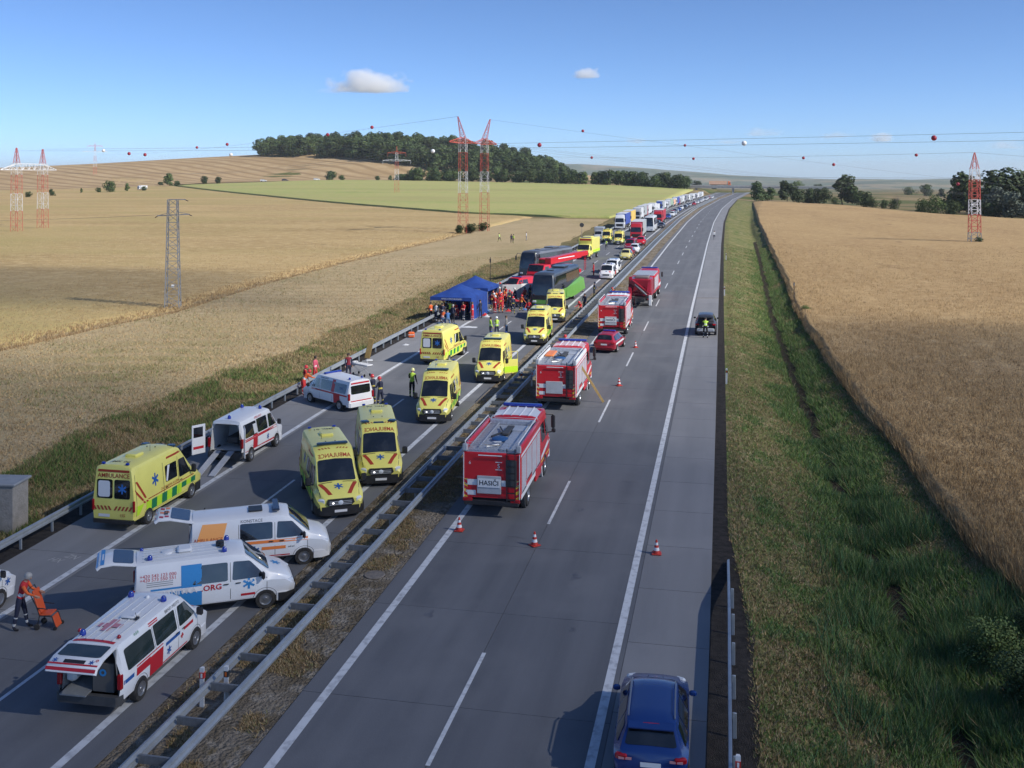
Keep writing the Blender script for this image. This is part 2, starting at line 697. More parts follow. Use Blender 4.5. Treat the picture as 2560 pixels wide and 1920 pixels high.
def tri_soup(name, v, mats, idx):
    """many loose triangles: v (n,3,3)"""
    n = len(v)
    me = bpy.data.meshes.new(name)
    me.vertices.add(n * 3)
    me.vertices.foreach_set('co', v.astype(np.float32).ravel())
    me.loops.add(n * 3)
    me.loops.foreach_set('vertex_index', np.arange(n * 3, dtype=np.int32))
    me.polygons.add(n)
    me.polygons.foreach_set('loop_start', np.arange(0, n * 3, 3, dtype=np.int32))
    me.polygons.foreach_set('material_index', idx.astype(np.int32))
    me.update(calc_edges=True)
    for q in mats:
        me.materials.append(q)
    return me


def nodes_mat(name, rough=.95, spec=.1):
    m = bpy.data.materials.new(name)
    m.use_nodes = True
    n, L = m.node_tree.nodes, m.node_tree.links
    b = n['Principled BSDF']
    b.inputs['Roughness'].default_value = rough
    b.inputs['Specular IOR Level'].default_value = spec
    return m, n, L, b


def soil(name, cols, scales, aniso=(1, 1, 1), bump=.6, bsc=6., rot=0., detail=6, rough=.95, stripes=None, mixes=None):
    """layered ground colour: each further colour is blended in by a noise of its own scale"""
    m, n, L, b = nodes_mat(name, rough)
    tc = n.new('ShaderNodeTexCoord')
    mp = n.new('ShaderNodeMapping')
    mp.inputs['Scale'].default_value = aniso
    mp.inputs['Rotation'].default_value = (0, 0, rot)
    L.new(tc.outputs['Object'], mp.inputs[0])
    cur = None
    for k, (c, s) in enumerate(zip(cols[1:], scales)):
        nz = n.new('ShaderNodeTexNoise')
        nz.inputs['Scale'].default_value = s
        nz.inputs['Detail'].default_value = detail
        nz.inputs['Roughness'].default_value = .62
        L.new((mp if k % 2 == 0 else tc).outputs[0 if k % 2 == 0 else 'Object'], nz.inputs['Vector'])
        mr = n.new('ShaderNodeMapRange')
        a = (mixes[k] if mixes else (.42, .66))
        mr.inputs[1].default_value, mr.inputs[2].default_value = a
        L.new(nz.outputs[0], mr.inputs[0])
        mx = n.new('ShaderNodeMix')
        mx.data_type = 'RGBA'
        mx.inputs[7].default_value = (*c, 1)
        if cur is None:
            mx.inputs[6].default_value = (*cols[0], 1)
        else:
            L.new(cur, mx.inputs[6])
        L.new(mr.outputs[0], mx.inputs[0])
        cur = mx.outputs[2]
    if stripes:
        col, sc_, ang, wd, dist = stripes
        m2 = n.new('ShaderNodeMapping')
        m2.inputs['Rotation'].default_value = (0, 0, ang)
        L.new(tc.outputs['Object'], m2.inputs[0])
        wv = n.new('ShaderNodeTexWave')
        wv.inputs['Scale'].default_value = sc_
        wv.inputs['Distortion'].default_value = dist
        wv.inputs['Detail'].default_value = 2
        wv.inputs['Detail Scale'].default_value = .6
        L.new(m2.outputs[0], wv.inputs[0])
        mr = n.new('ShaderNodeMapRange')
        mr.inputs[1].default_value, mr.inputs[2].default_value = wd
        L.new(wv.outputs['Fac'], mr.inputs[0])
        mx = n.new('ShaderNodeMix')
        mx.data_type = 'RGBA'
        L.new(mr.outputs[0], mx.inputs[0])
        L.new(cur, mx.inputs[6])
        mx.inputs[7].default_value = (*col, 1)
        cur = mx.outputs[2]
    L.new(cur, b.inputs['Base Color'])
    if bump:
        nb = n.new('ShaderNodeTexNoise')
        nb.inputs['Scale'].default_value = bsc
        nb.inputs['Detail'].default_value = 5
        L.new(tc.outputs['Object'], nb.inputs['Vector'])
        bp = n.new('ShaderNodeBump')
        bp.inputs['Strength'].default_value = bump
        bp.inputs['Distance'].default_value = .25
        L.new(nb.outputs[0], bp.inputs['Height'])
        L.new(bp.outputs[0], b.inputs['Normal'])
    return m


# terrain sheet out to the horizon
gx = np.concatenate([-np.geomspace(9000, 420, 26), np.arange(-400, -60, 14), np.arange(-60, -26, 2), np.arange(-26, 16, .9), np.arange(16, 130, 7), np.geomspace(140, 9000, 26)])
gy = np.concatenate([np.arange(-60, 10, 10), np.arange(10, 130, 2.5), np.arange(130, 320, 7), np.arange(325, 1500, 24), np.geomspace(1520, 13500, 30)])
GX, GY = np.meshgrid(gx, gy)
GZ = np.maximum(H(GX, GY), -78.) - .16 * ((GX > -36) & (GX < 16) & (GY < 330))
M_LAND = soil('land_far', [(.20, .155, .075), (.10, .11, .035), (.25, .19, .10), (.06, .085, .03)], [.0035, .006, .009], bump=.2, bsc=.3, detail=3,
              mixes=[(.48, .52), (.52, .56), (.56, .60)])
tag(link('terrain', grid_mesh('terrain', GX, GY, GZ, M_LAND)), 'rolling farmland reaching to the horizon under the fields and the motorway', 'ground', kind='structure')


def sheet(name, label, cat, xa, xb, Y, nx, dz, m, skirt=None, amp=0., zf=None, tp=1., ramp=None):
    """ground cover between the lines xa(Y) and xb(Y), following the ground"""
    t = np.linspace(0, 1, nx) ** tp
    XX = np.array([xa(y) + (xb(y) - xa(y)) * t for y in Y])
    YY = np.repeat(Y[:, None], nx, 1)
    up = dz
    if ramp:                                    # crop margin thinning out towards one side
        w, side = ramp
        e = (XX - XX[:, :1]) if side == 0 else (XX[:, -1:] - XX)
        e = np.clip(e / (w * (.7 + .6 * vnoise(YY, XX * 0, 1.3, 77))), 0, 1)
        up = .03 + (dz - .03) * e ** .7
    ZZ = (H(XX, YY) if zf is None else zf(XX, YY)) + up
    if amp:
        r = np.random.default_rng(5)
        ZZ = ZZ + amp * (r.random(ZZ.shape) - .5)
    if skirt:
        def low(q, a):
            return np.concatenate([q[:, :1] if 0 in a else q[:, :0], q, q[:, -1:] if 1 in a else q[:, :0]], 1)
        XX, YY = low(XX, (0, 1)), low(YY, (0, 1))
        ZZ = np.concatenate([ZZ[:, :1] - skirt, ZZ, ZZ[:, -1:] - skirt], 1)
        XX = np.concatenate([XX[:1], XX, XX[-1:]])
        YY = np.concatenate([YY[:1], YY, YY[-1:]])
        ZZ = np.concatenate([ZZ[:1] - skirt, ZZ, ZZ[-1:] - skirt])
    o = link(name, grid_mesh(name, XX, YY, ZZ, m))
    return tag(o, label, cat, kind='structure')


# right wheat field
M_WHR = soil('ripe_wheat', [(.46, .315, .155), (.36, .235, .115), (.52, .37, .195), (.26, .165, .085)], [.05, .6, .11], aniso=(1, .35, 1), bump=1., bsc=5.5, rot=.5,
             mixes=[(.40, .70), (.45, .7), (.62, .72)])
Yw = np.concatenate([np.arange(14, 140, 1.5), np.arange(142, 320, 6), np.arange(326, 596, 9)])
xfar = lambda y: np.interp(y, [0, 300, 329, 413, 517, 596], [150, 125, 108, 78, 53, 17.5])
sheet('wheat_field', 'ripe golden wheat field right of the motorway ditch', 'field', lambda y: xw(y) - .15 + .12 * math.sin(y * .37), xfar, Yw, 170, .66, M_WHR, skirt=.2, amp=.08, tp=1.8, ramp=(.45, 0))
# left fields
linex = lambda y: np.interp(y, [20, 70, 85, 93, 119, 151, 208, 330, 914], [-57, -56, -55.3, -54.3, -57.2, -58.7, -58.4, -60, -60])   # where the tall barley begins
gl = lambda y: np.interp(y, [317, 347, 471, 914], [-40, -88, -190, -556])                        # near edge of the green field
M_STB = soil('cut_stubble', [(.46, .355, .205), (.37, .285, .15), (.52, .41, .25), (.30, .255, .12)], [.22, 1.6, .06], aniso=(1, .3, 1), bump=.9, bsc=5, rot=-.2, stripes=((.40, .31, .175), .085, 1.30, (.5, 1.), 7.),
             mixes=[(.4, .68), (.45, .7), (.50, .68)])
M_RIP = soil('ripe_barley', [(.45, .325, .155), (.33, .23, .105), (.52, .39, .205), (.38, .305, .13)], [.035, .5, .014], aniso=(.45, 1, 1), bump=.9, bsc=2., rot=.5,
             mixes=[(.42, .66), (.45, .7), (.46, .62)])
M_GRF = soil('green_crop', [(.37, .365, .135), (.30, .34, .11), (.42, .37, .165), (.34, .30, .13)], [.02, .2, .007], aniso=(.25, 1, 1), bump=.5, bsc=1.2,
             mixes=[(.42, .62), (.45, .7), (.50, .66)])
M_HIL = soil('hill_stubble', [(.42, .30, .165), (.34, .235, .125), (.47, .35, .205)], [.012, .05], bump=.3, bsc=.4, stripes=((.29, .20, .105), .016, -1.0, (.5, 1.), 3.),
             mixes=[(.40, .66), (.45, .7)])
M_VRG = soil('dry_verge', [(.20, .165, .085), (.12, .115, .05), (.27, .21, .12)], [.35, 2.2], bump=.9, bsc=7, mixes=[(.38, .6), (.5, .66)])
Ya = np.concatenate([np.arange(14, 120, 2.), np.arange(122, 322, 8)])
lv = lambda y: -32.4 + float(np.interp(y, [30, 50, 62, 75, 108, 150, 200, 320], [1.0, -1.2, -1.8, -.6, -1.8, -3.5, .3, -2.])) + .4 * math.sin(y * .35) + .15 * math.sin(y * 1.7)
sheet('stubble_field', 'pale cut stubble field between the motorway verge and the tall barley', 'field', lambda y: -260, lv, Ya, 100, .09, M_STB, amp=.05)
Yb = np.concatenate([np.arange(22, 200, 2.), np.arange(204, 472, 8), np.arange(480, 915, 20)])


def barley_right(y):
    return linex(y) + .3 * math.sin(y * .8) if y < 318 else min(linex(y), gl(y)) - .2


sheet('barley_field', 'tall ripe barley field left of the motorway around the pylons', 'field', lambda y: -620 - .2 * max(0, y - 300), barley_right, Yb, 140, .30, M_RIP, skirt=.2, amp=.08, ramp=(1.6, 1))
Yg = np.concatenate([np.arange(322, 480, 6), np.arange(480, 905, 14)])
sheet('green_field', 'yellow green crop field below the wooded hill', 'field',
      lambda y: max(gl(y), np.interp(y, [760, 905], [-470, -352])) + .4, lambda y: float(bx(-30.5, y)) - 3.5 - 2.5 * math.sin(y * .01) if y < 800 else np.interp(y, [800, 905], [-32, -340]), Yg, 60, .7, M_GRF, skirt=.9, amp=.12)
Yh = np.concatenate([np.arange(700, 1500, 16)])
sheet('hill_field', 'harvested hillside with windrow stripes below the wood', 'field', lambda y: -1500., lambda y: np.interp(y, [700, 765, 860, 930, 1045, 1500], [-560, -478, -440, -330, -160, -150]), Yh, 90, .35, M_HIL)
Yv = np.concatenate([np.arange(14, 130, 1.25), np.arange(130, 330, 5), np.arange(330, 640, 10)])
sheet('left_verge', 'dry grassy verge between the left guardrail and the stubble field', 'verge', lambda y: (lv(y) if y < 321 else float(bx(-30.5, y)) - 3.2) - .3, lambda y: float(bx(-26.3, y)), Yv, 9, .05, M_VRG)
M_VRR = soil('green_verge', [(.21, .20, .08), (.12, .16, .05), (.31, .255, .14), (.07, .10, .034)], [.25, .8, 1.4], bump=1., bsc=6, aniso=(1, .5, 1),
             mixes=[(.4, .62), (.50, .64), (.58, .7)])
sheet('right_verge', 'grassy bank and ditch between the right shoulder and the wheat', 'verge', lambda y: float(bx(np.interp(y, [20, 31, 40, 200], [1.40, 1.35, .70, .60]), y)), lambda y: xw(y) + .6 + float(sR(y)) * (y > 250), Yv, 30, .06, M_VRR)
M_DIT = soil('ditch_mud', [(.045, .038, .026), (.075, .06, .04)], [2.], bump=1., bsc=8)
sheet('ditch', 'narrow muddy ditch bottom between the bank and the wheat', 'ditch', lambda y: xd(y) - .32 + .1 * math.sin(y * .7), lambda y: xd(y) + .34 + .1 * math.sin(y * .7 + .4), Yv[Yv < 240], 3, .13, M_DIT)
M_MED = soil('median_soil', [(.28, .24, .19), (.15, .12, .08), (.36, .32, .265), (.20, .155, .085)], [.5, 1.6, 3.5], bump=1., bsc=9,
             mixes=[(.40, .60), (.50, .64), (.54, .7)], aniso=(1.6, .5, 1))
Yr = np.concatenate([np.arange(8, 130, 2.), np.arange(130, 330, 6), np.arange(330, 905, 12)])
zroad = lambda X, Y: zr(Y)
sheet('median', 'bare soil and dry grass strip between the carriageways', 'median', lambda y: float(bx(-14.5, y)), lambda y: float(bx(-10.6, y)), Yr, 9, -.015, M_MED, zf=zroad, amp=.02)
M_GRV = soil('verge_gravel', [(.085, .075, .068), (.05, .046, .043), (.13, .115, .10)], [3., 14.], bump=1., bsc=30, mixes=[(.4, .62), (.55, .75)])
sheet('left_gravel', 'dark gravel strip under the left guardrail', 'verge', lambda y: float(bx(-26.6, y)), lambda y: float(bx(-24.9, y)), Yr[Yr < 620], 4, -.008, M_GRV, zf=zroad)
sheet('right_gravel', 'dark gravel strip beside the right hard shoulder', 'verge', lambda y: float(bx(-.1, y)), lambda y: float(bx(np.interp(y, [20, 31, 40, 200], [1.45, 1.4, .75, .65]), y)) + .07 * math.sin(y * 1.3), Yr[Yr < 640], 5, -.004, M_GRV, zf=zroad)


# ------------------------------------------------------------------ carriageways: base sheet, slabs, markings
def road_mat(name, c1, c2, c3, rough=.8):
    m, n, L, b = nodes_mat(name, rough, .3)
    tc = n.new('ShaderNodeTexCoord')
    cur = None
    for c, s, an, rg in ((c2, 1., (1.1, .05, 1), (.35, .7)), (c3, 1., (.35, .25, 1), (.5, .75)), (tuple(q * 1.35 for q in c1), 40., (1, 1, 1), (.58, .78))):
        mp = n.new('ShaderNodeMapping')
        mp.inputs['Scale'].default_value = an
        L.new(tc.outputs['Object'], mp.inputs[0])
        nz = n.new('ShaderNodeTexNoise')
        nz.inputs['Scale'].default_value = s
        nz.inputs['Detail'].default_value = 5
        L.new(mp.outputs[0], nz.inputs['Vector'])
        mr = n.new('ShaderNodeMapRange')
        mr.inputs[1].default_value, mr.inputs[2].default_value = rg
        L.new(nz.outputs[0], mr.inputs[0])
        mx = n.new('ShaderNodeMix')
        mx.data_type = 'RGBA'
        mx.inputs[7].default_value = (*c, 1)
        if cur is None:
            mx.inputs[6].default_value = (*c1, 1)
        else:
            L.new(cur, mx.inputs[6])
        L.new(mr.outputs[0], mx.inputs[0])
        cur = mx.outputs[2]
    oi = n.new('ShaderNodeObjectInfo')
    mr = n.new('ShaderNodeMapRange')
    mr.inputs[3].default_value, mr.inputs[4].default_value = .97, 1.03
    L.new(oi.outputs['Random'], mr.inputs[0])
    hs = n.new('ShaderNodeHueSaturation')
    L.new(mr.outputs[0], hs.inputs['Value'])
    L.new(cur, hs.inputs['Color'])
    L.new(hs.outputs[0], b.inputs['Base Color'])
    nb = n.new('ShaderNodeTexNoise')
    nb.inputs['Scale'].default_value = 25
    L.new(tc.outputs['Object'], nb.inputs['Vector'])
    bp = n.new('ShaderNodeBump')
    bp.inputs['Strength'].default_value = .25
    bp.inputs['Distance'].default_value = .02
    L.new(nb.outputs[0], bp.inputs['Height'])
    L.new(bp.outputs[0], b.inputs['Normal'])
    return m


M_LANE = road_mat('concrete_lane', (.150, .155, .167), (.112, .117, .128), (.170, .174, .183))
M_SHO = road_mat('concrete_shoulder', (.225, .228, .237), (.19, .193, .202), (.245, .246, .252))
M_BASE = mat('joint_filler', (.045, .044, .044), .9, col2=(.09, .085, .08), scale=3)
M_JNT = mat('joint_pale', (.26, .25, .24), .9, col2=(.16, .155, .15), scale=1.)


def strip(name, x0, x1, Y, dz, m, parent=None, flat=True):
    mb = MB()
    v = []
    for y in Y:
        v += [(float(bx(x0, y)), y, float(zr(y)) + dz), (float(bx(x1, y)), y, float(zr(y)) + dz)]
    mb.add(v, [(2 * i, 2 * i + 1, 2 * i + 3, 2 * i + 2) for i in range(len(Y) - 1)])
    return mb.build(name, m, parent, smooth=0, fix=False)


Y_FAR = np.concatenate([np.arange(118, 330, 6), np.arange(330, 905, 12)])
Y_NEAR = np.arange(4, 119, 2.)
MARK = mat('road_paint_white', (.60, .62, .64), .7, col2=(.30, .31, .33), scale=3.5, detail=10, mix=(.48, .74))


def carriage(name, label, x0, x1, cols):
    root = tag(strip(name, x0, x1, np.concatenate([Y_NEAR, Y_FAR]), .004, M_BASE), label, 'road', kind='structure')
    for (a, b, m, ln) in cols:
        if m is M_SHO:
            strip('joint_bed', a, b, Y_NEAR, .009, M_JNT, root)
        y = 12.
        while y < 117:
            q = MB()
            y1 = min(y + ln, 118.)
            g = .018 if m is M_SHO else .010
            n = []
            for yy in (y + g, y1 - g):
                n += [(float(bx(a, yy)) + .008, yy), (float(bx(b, yy)) - .008, yy)]
            z = .022 + rnd.uniform(-.0015, .0015)
            v = [(p[0], p[1], zz) for zz in (.006, z) for p in (n[0], n[1], n[3], n[2])]
            q.add(v, [(4, 5, 6, 7), (0, 1, 5, 4), (1, 2, 6, 5), (2, 3, 7, 6), (3, 0, 4, 7)])
            q.build('concrete_slab', m, root, smooth=0, fix=False)
            y = y1
        tag(strip('far_paving', a, b, Y_FAR, .022, m, root), kind='stuff')
    return root


RW = carriage('right_carriageway', 'grey concrete carriageway on the right with fire engines and the blue car', -10.85, .1,
              [(-10.85, -6.48, M_LANE, 6.), (-6.48, -2.35, M_LANE, 6.), (-2.35, .1, M_SHO, 4.2)])
LW = carriage('left_carriageway', 'grey concrete carriageway on the left crowded with ambulances', -25.2, -14.3,
              [(-25.2, -22.05, M_SHO, 5.), (-22.05, -18.68, M_LANE, 6.), (-18.68, -14.3, M_LANE, 6.)])
Y_ALL = np.concatenate([Y_NEAR, Y_FAR])
for x, w, rt in ((-10.15, .25, RW), (-2.62, .25, RW), (-15.2, .25, LW), (-22.3, .25, LW)):
    strip('edge_line', x - w / 2, x + w / 2, Y_ALL, .030, MARK, rt)
for k in range(-1, 46):
    y = 21.2 + 17.55 * k
    if y > 10:
        strip('lane_dash', -6.51, -6.39, [y, y + 3, y + 6], .030, MARK, RW)
        strip('lane_dash', -18.78, -18.66, [y - 2.4, y + .6, y + 3.6], .030, MARK, LW)
# sealed cracks and stains
TAR = mat('crack_sealant', (.07, .072, .08), .6)
rk = random.Random(9)
for k in range(9):
    y = 27 + k * 9.6 + rk.uniform(-1, 1)
    lane = rk.choice([(-10.3, -6.6, RW), (-6.4, -2.8, RW), (-22., -18.9, LW), (-18.5, -15.4, LW)])
    x = rk.uniform(lane[0], lane[1] - 1.)
    L_ = rk.uniform(.8, 3.2)
    along = 0
    pts = []
    for i in range(9):
        u = i / 8
        px, py = (x + rk.uniform(-.05, .05), y + u * L_ * 1.6) if along else (x + u * L_ * .6, y + rk.uniform(-.06, .06))
        pts.append((float(bx(px, py)), py))
    v = []
    for i, q in enumerate(pts):
        w = .012 + .008 * rk.random()
        d = (w, 0) if along else (0, w)
        v += [(q[0] - d[0], q[1] - d[1], .0262), (q[0] + d[0], q[1] + d[1], .0262)]
    MB().add(v, [(2 * i, 2 * i + 1, 2 * i + 3, 2 * i + 2) for i in range(8)]).build('sealed_crack', TAR, lane[2], smooth=0, fix=False)
STN = mat('oil_stain', (.088, .090, .098), .6, col2=(.14, .142, .15), scale=5)
for x, y, r_ in ((-4.6, 33.5, .2), (-5.4, 40.8, .16), (-4.1, 29.3, .12), (-8.8, 29.5, .18), (-17.5, 30.8, .3), (-20.2, 47.5, .35), (-19.5, 28.5, .2), (-16.8, 49., .3)):
    pts = [(0, 0)] + [(r_ * (1 + .35 * math.sin(3 * a + x) + .2 * math.sin(5 * a + y)) * math.cos(a) * .7, r_ * (1 + .35 * math.sin(3 * a + x)) * math.sin(a) * 1.4) for a in np.linspace(0, 6.2832, 19)[:-1]]
    MB().add([(float(bx(x, y)) + a, y + b, .0266) for a, b in pts], [(0, 1 + i, 1 + (i + 1) % 18) for i in range(18)]).build('oil_stain', STN, RW if x > -12 else LW, smooth=0, fix=False)
o = MB().lathe([(.01, .02), (.36, .02), (.38, .0)], (-11.65, 32.3, .005), 'Z', 20).build('manhole_cover', mat('iron_cover', (.22, .19, .16), .7, col2=(.13, .12, .11), scale=6))
tag(o, 'round rusty manhole cover in the median soil by the white line', 'manhole')

# ------------------------------------------------------------------ grass, reeds, crop stalks as loose blades
RG = np.random.default_rng(3)
GRM = [mat('blade_' + n, c, .8, spec=.2) for n, c in (('green', (.115, .20, .045)), ('dark', (.055, .10, .034)), ('olive', (.21, .205, .085)), ('straw', (.40, .315, .19)),
       ('tan', (.45, .305, .15)), ('brown', (.25, .17, .09)), ('reed', (.08, .175, .08)), ('pale', (.20, .28, .115)), ('gold', (.53, .38, .19)))]


def blades(x, y, z, h, w, lean=.4, per=3):
    n = len(x)
    x, y, z, h = (np.repeat(q, per) for q in (x, y, z, h))
    N = n * per
    a = RG.random(N) * 2 * np.pi
    px, py = x + RG.normal(0, .05, N), y + RG.normal(0, .05, N)
    h = h * (.65 + .6 * RG.random(N))
    ww = w * (.6 + .8 * RG.random(N))
    lx, ly = RG.normal(0, lean, N) * h, RG.normal(0, lean, N) * h
    v = np.empty((N, 3, 3))
    v[:, 0] = np.stack([px - np.cos(a) * ww, py - np.sin(a) * ww, z], 1)
    v[:, 1] = np.stack([px + np.cos(a) * ww, py + np.sin(a) * ww, z], 1)
    v[:, 2] = np.stack([px + lx, py + ly, z + h], 1)
    return v


def spread(n, y0, y1, pw):
    """more samples close to the camera, where they show"""
    u = RG.random(n)
    e = 1 - pw
    return (y0 ** e + u * (y1 ** e - y0 ** e)) ** (1 / e)


def stuff(name, label, cat, v, idx):
    return tag(link(name, tri_soup(name, v, GRM, idx)), label, cat, kind='stuff')


def pick(n, ids, p):
    return RG.choice(ids, n, p=np.array(p) / sum(p))


# right bank
n = 120000
y = spread(n, 16, 210, 1.6)
t = RG.random(n)
x0 = np.interp(y, [20, 31, 40, 200], [1.35, 1.3, .72, .6])
x = x0 + (xw(y) + .3 - x0) * t
q = vnoise(x, y, 2.2, 1) * .6 + vnoise(x, y, .8, 2) * .4
wet = np.clip(1 - np.abs(x - xd(y) - .3) / 3.0, 0, 1)
dl = np.abs(x - xd(y) - .1 * np.sin(y * .7))
gr = q + wet * .40 - .22 * np.clip(1 - (x - x0) / 1.3, 0, 1) + RG.normal(0, .07, n) > .60
h = np.where(gr, .12 + .20 * wet, .10 + .04 * wet) * (1 + .5 * vnoise(x, y, 1.1, 9))
h = np.where(dl < .32, .03, h)
v = blades(x, y, H(x, y) + .04, h, .019, .6)
g3 = np.repeat(gr, 3)
idx = np.where(g3, pick(n * 3, [0, 1, 6, 2, 7, 3], [6, 1.5, 1.2, 1.5, 3.5, .6]), pick(n * 3, [3, 2, 5, 4, 0], [2.6, 4, 2.6, 1., 1.8]))
stuff('bank_grass', 'tufty green and straw coloured grass on the right bank', 'grass', v, idx)
# reeds in the ditch close to the camera
n = 30000
y = spread(n, 16, 60, 1.2)
x = xd(y) + RG.normal(0, 1, n) * np.interp(y, [16, 30, 45, 60], [2.3, 1.9, .95, .5]) + np.interp(y, [16, 30, 45], [.9, .9, .3])
k = (vnoise(x, y, 1.7, 4) > .46) & (x < xw(y)) & (x > 3.4)
x, y = x[k], y[k]
hh = (.30 + .75 * vnoise(x, y, 1.3, 5)) * np.interp(y, [30, 60], [1.05, .5])
v = blades(x, y, H(x, y), hh, .013, .36, per=4)
stuff('ditch_reeds', 'tall blue green reeds filling the ditch in the lower right', 'reeds', v, pick(len(v), [6, 1, 7, 0, 2, 3], [5, 4, 1.2, 2, 1.2, .3]))
# wheat ears
n = 215000
y = spread(n, 18, 210, 1.45)
x = xw(y) - .12 + (RG.random(n) ** 1.35) * (np.minimum(xfar(y), .30 * y + 14) - xw(y))
tram = (np.abs(((x - .12 * y) % 18) - 9) < .35) | (np.abs(((x - .12 * y) % 18) - 10.9) < .35)
lod = vnoise(x, y, 5.5, 7) * .7 + vnoise(x, y, 1.6, 8) * .3
k = ~(tram & (lod > .62)) & ((lod < .76) | (RG.random(n) < .5))
x, y, lod = x[k], y[k], lod[k]
e = np.clip((x - xw(y)) / .5, 0, 1)
v = blades(x, y, H(x, y) + .46 * e, (.32 + .1 * (1 - lod) + .28 * (1 - e)), .019, .26)
d3 = np.repeat(lod, 3) + RG.normal(0, .16, len(v))
idx = np.where((d3 > .58) | (np.repeat(e, 3) < .3), pick(len(v), [5, 3, 4], [4, .8, 2]), pick(len(v), [4, 8, 3, 5], [5, 2.5, 2, 1.8]))  # browner blades along the margin put the crop edge's deep shade into colour
stuff('wheat_stalks', 'standing ripe wheat stalks along the right side', 'wheat', v, idx)
# left verge and stubble
n = 60000
y = spread(n, 20, 190, 1.5)
lvx = np.array([lv(a) for a in np.arange(0, 330)])
xl_ = np.interp(y, np.arange(0, 330), lvx)
x = bx(-26.4, y) + (xl_ - .6 - bx(-26.4, y)) * RG.random(n)
q = vnoise(x, y, 2.6, 11) * .6 + vnoise(x, y, .9, 12) * .4
gr = q + .10 * np.clip((60 - y) / 30, -1, 1) + RG.normal(0, .06, n) > .58
v = blades(x, y, H(x, y) + .03, np.where(gr, .22, .17) * (1 + .6 * vnoise(x, y, 1., 3)), .022, .55)
g3 = np.repeat(gr, 3)
idx = np.where(g3, pick(n * 3, [0, 1, 2, 5], [3, 3, 3.5, 1.5]), pick(n * 3, [3, 2, 5, 4], [2.5, 3, 3, 1]))
stuff('verge_grass', 'shaggy green and brown grass beside the left guardrail', 'grass', v, idx)
n = 60000
y = spread(n, 30, 170, 1.6)
xl_ = np.interp(y, np.arange(0, 330), lvx)
x = xl_ - RG.random(n) ** 1.3 * 45
k = x > linex(y) + .3
x, y = x[k], y[k]
q = vnoise(x, y, 4., 21) * .6 + vnoise(x, y, 1.2, 22) * .4
v = blades(x, y, H(x, y) + .08, .13 + .08 * q, .02, .5)
d3 = np.repeat(q, 3) + RG.normal(0, .13, len(v))
idx = np.where(d3 > .56, pick(len(v), [2, 5, 0, 3], [3, 2, .8, 2]), pick(len(v), [3, 4, 5, 8], [4, 2, 1.2, 1.4]))
stuff('stubble_stalks', 'cut straw stubble standing in the left field', 'stubble', v, idx)
# edge of the tall barley
n = 26000
y = spread(n, 50, 250, 1.3)
xe = linex(y)
x = xe - RG.random(n) ** 2 * 26 + .2
k = x > -150
x, y, e = x[k], y[k], np.clip((xe[k] - x[k]) / .8, 0, 1)
v = blades(x, y, H(x, y) + .16 * e, .26 + .06 * (1 - e), .022, .3)
stuff('barley_stalks', 'brown barley stalks at the edge of the tall crop', 'barley', v, pick(len(v), [4, 5, 3], [2.5, 5, 1.2]))
# median tufts
n = 46000
y = spread(n, 15, 150, 1.6)
x0 = RG.choice([-12.95, -12.0, -11.6, -13.6], n, p=[.34, .3, .24, .12]) + RG.normal(0, .28, n)
k = (vnoise(x0, y, 1.6, 31) * .6 + vnoise(x0, y, .5, 32) * .4 > .54) & (x0 > -14.2) & (x0 < -10.95)
x0, y = x0[k], y[k]
x = bx(x0, y)
v = blades(x, y, np.zeros(len(x)) - .02, np.full(len(x), .065) + .045 * RG.random(len(x)), .014, .7)
stuff('median_grass', 'withered brown grass tufts under the central guardrail', 'grass', v, pick(len(v), [5, 3, 2, 4], [4, 2.2, 1.6, 1]))
# ------------------------------------------------------------------ guardrails
WP = [(0, .45), (.07, .48), (.08, .55), (.015, .60), (.015, .61), (.08, .66), (.07, .73), (0, .76)]


def rail_mesh(x0, side, Y, drop=None):
    mb = MB()
    v, f = [], []
    n = len(WP) * 2
    for y in Y:
        dz = float(zr(y)) - (drop(y) if drop else 0)
        a = [(float(bx(x0, y)) + side * (p[0] + .0), y, p[1] + dz) for p in WP]
        b = [(float(bx(x0, y)) + side * (p[0] - .012), y, p[1] + dz) for p in WP[::-1]]
        v += a + b
    for i in range(len(Y) - 1):
        for k in range(n):
            j = (k + 1) % n
            f.append((i * n + k, i * n + j, i * n + n + j, i * n + n + k))
    f += [tuple(range(n)), tuple(range((len(Y) - 1) * n + n - 1, (len(Y) - 1) * n - 1, -1))]
    return mb.add(v, f)


_post = MB().box((0, 0, .3), (.10, .06, .72), bev=.01).mesh('post', GALV)
Yq = np.concatenate([np.arange(8, 130, 4.), np.arange(130, 645, 8)])
g = thing('left_guardrail', 'single galvanised guardrail along the left edge of the ambulance carriageway', 'guardrail', (-25.5, 30, 0))
g.location = (0, 0, 0)
rail_mesh(-25.4, 1, Yq).build('rail', GALV, g)
for y in np.arange(20, 90, 2.):
    link('post', _post, g, (float(bx(-25.5, y)), float(y), 0))
fp = MB()
for y in np.arange(90, 400, 4.):
    fp.box((float(bx(-25.5, y)), y, .3 + float(zr(y))), (.1, .06, .72))
tag(fp.build('far_posts', GALV, g), kind='stuff')
g = thing('central_guardrail', 'double galvanised guardrail with cross spacers along the median', 'guardrail')
rail_mesh(-12.95, -1, Yq).build('rail', GALV, g)
rail_mesh(-12.0, 1, Yq).build('rail', GALV, g)
_sp = MB().box((0, 0, .56), (.90, .012, .20)).box((0, .03, .655), (.90, .06, .010)).box((0, .03, .465), (.90, .06, .010)).mesh('spacer', mat('galvanised_shaded', (.24, .26, .28), .6, metal=.3, col2=(.15, .16, .17), scale=5))  # darker steel tone puts the shade between the rails into the colour
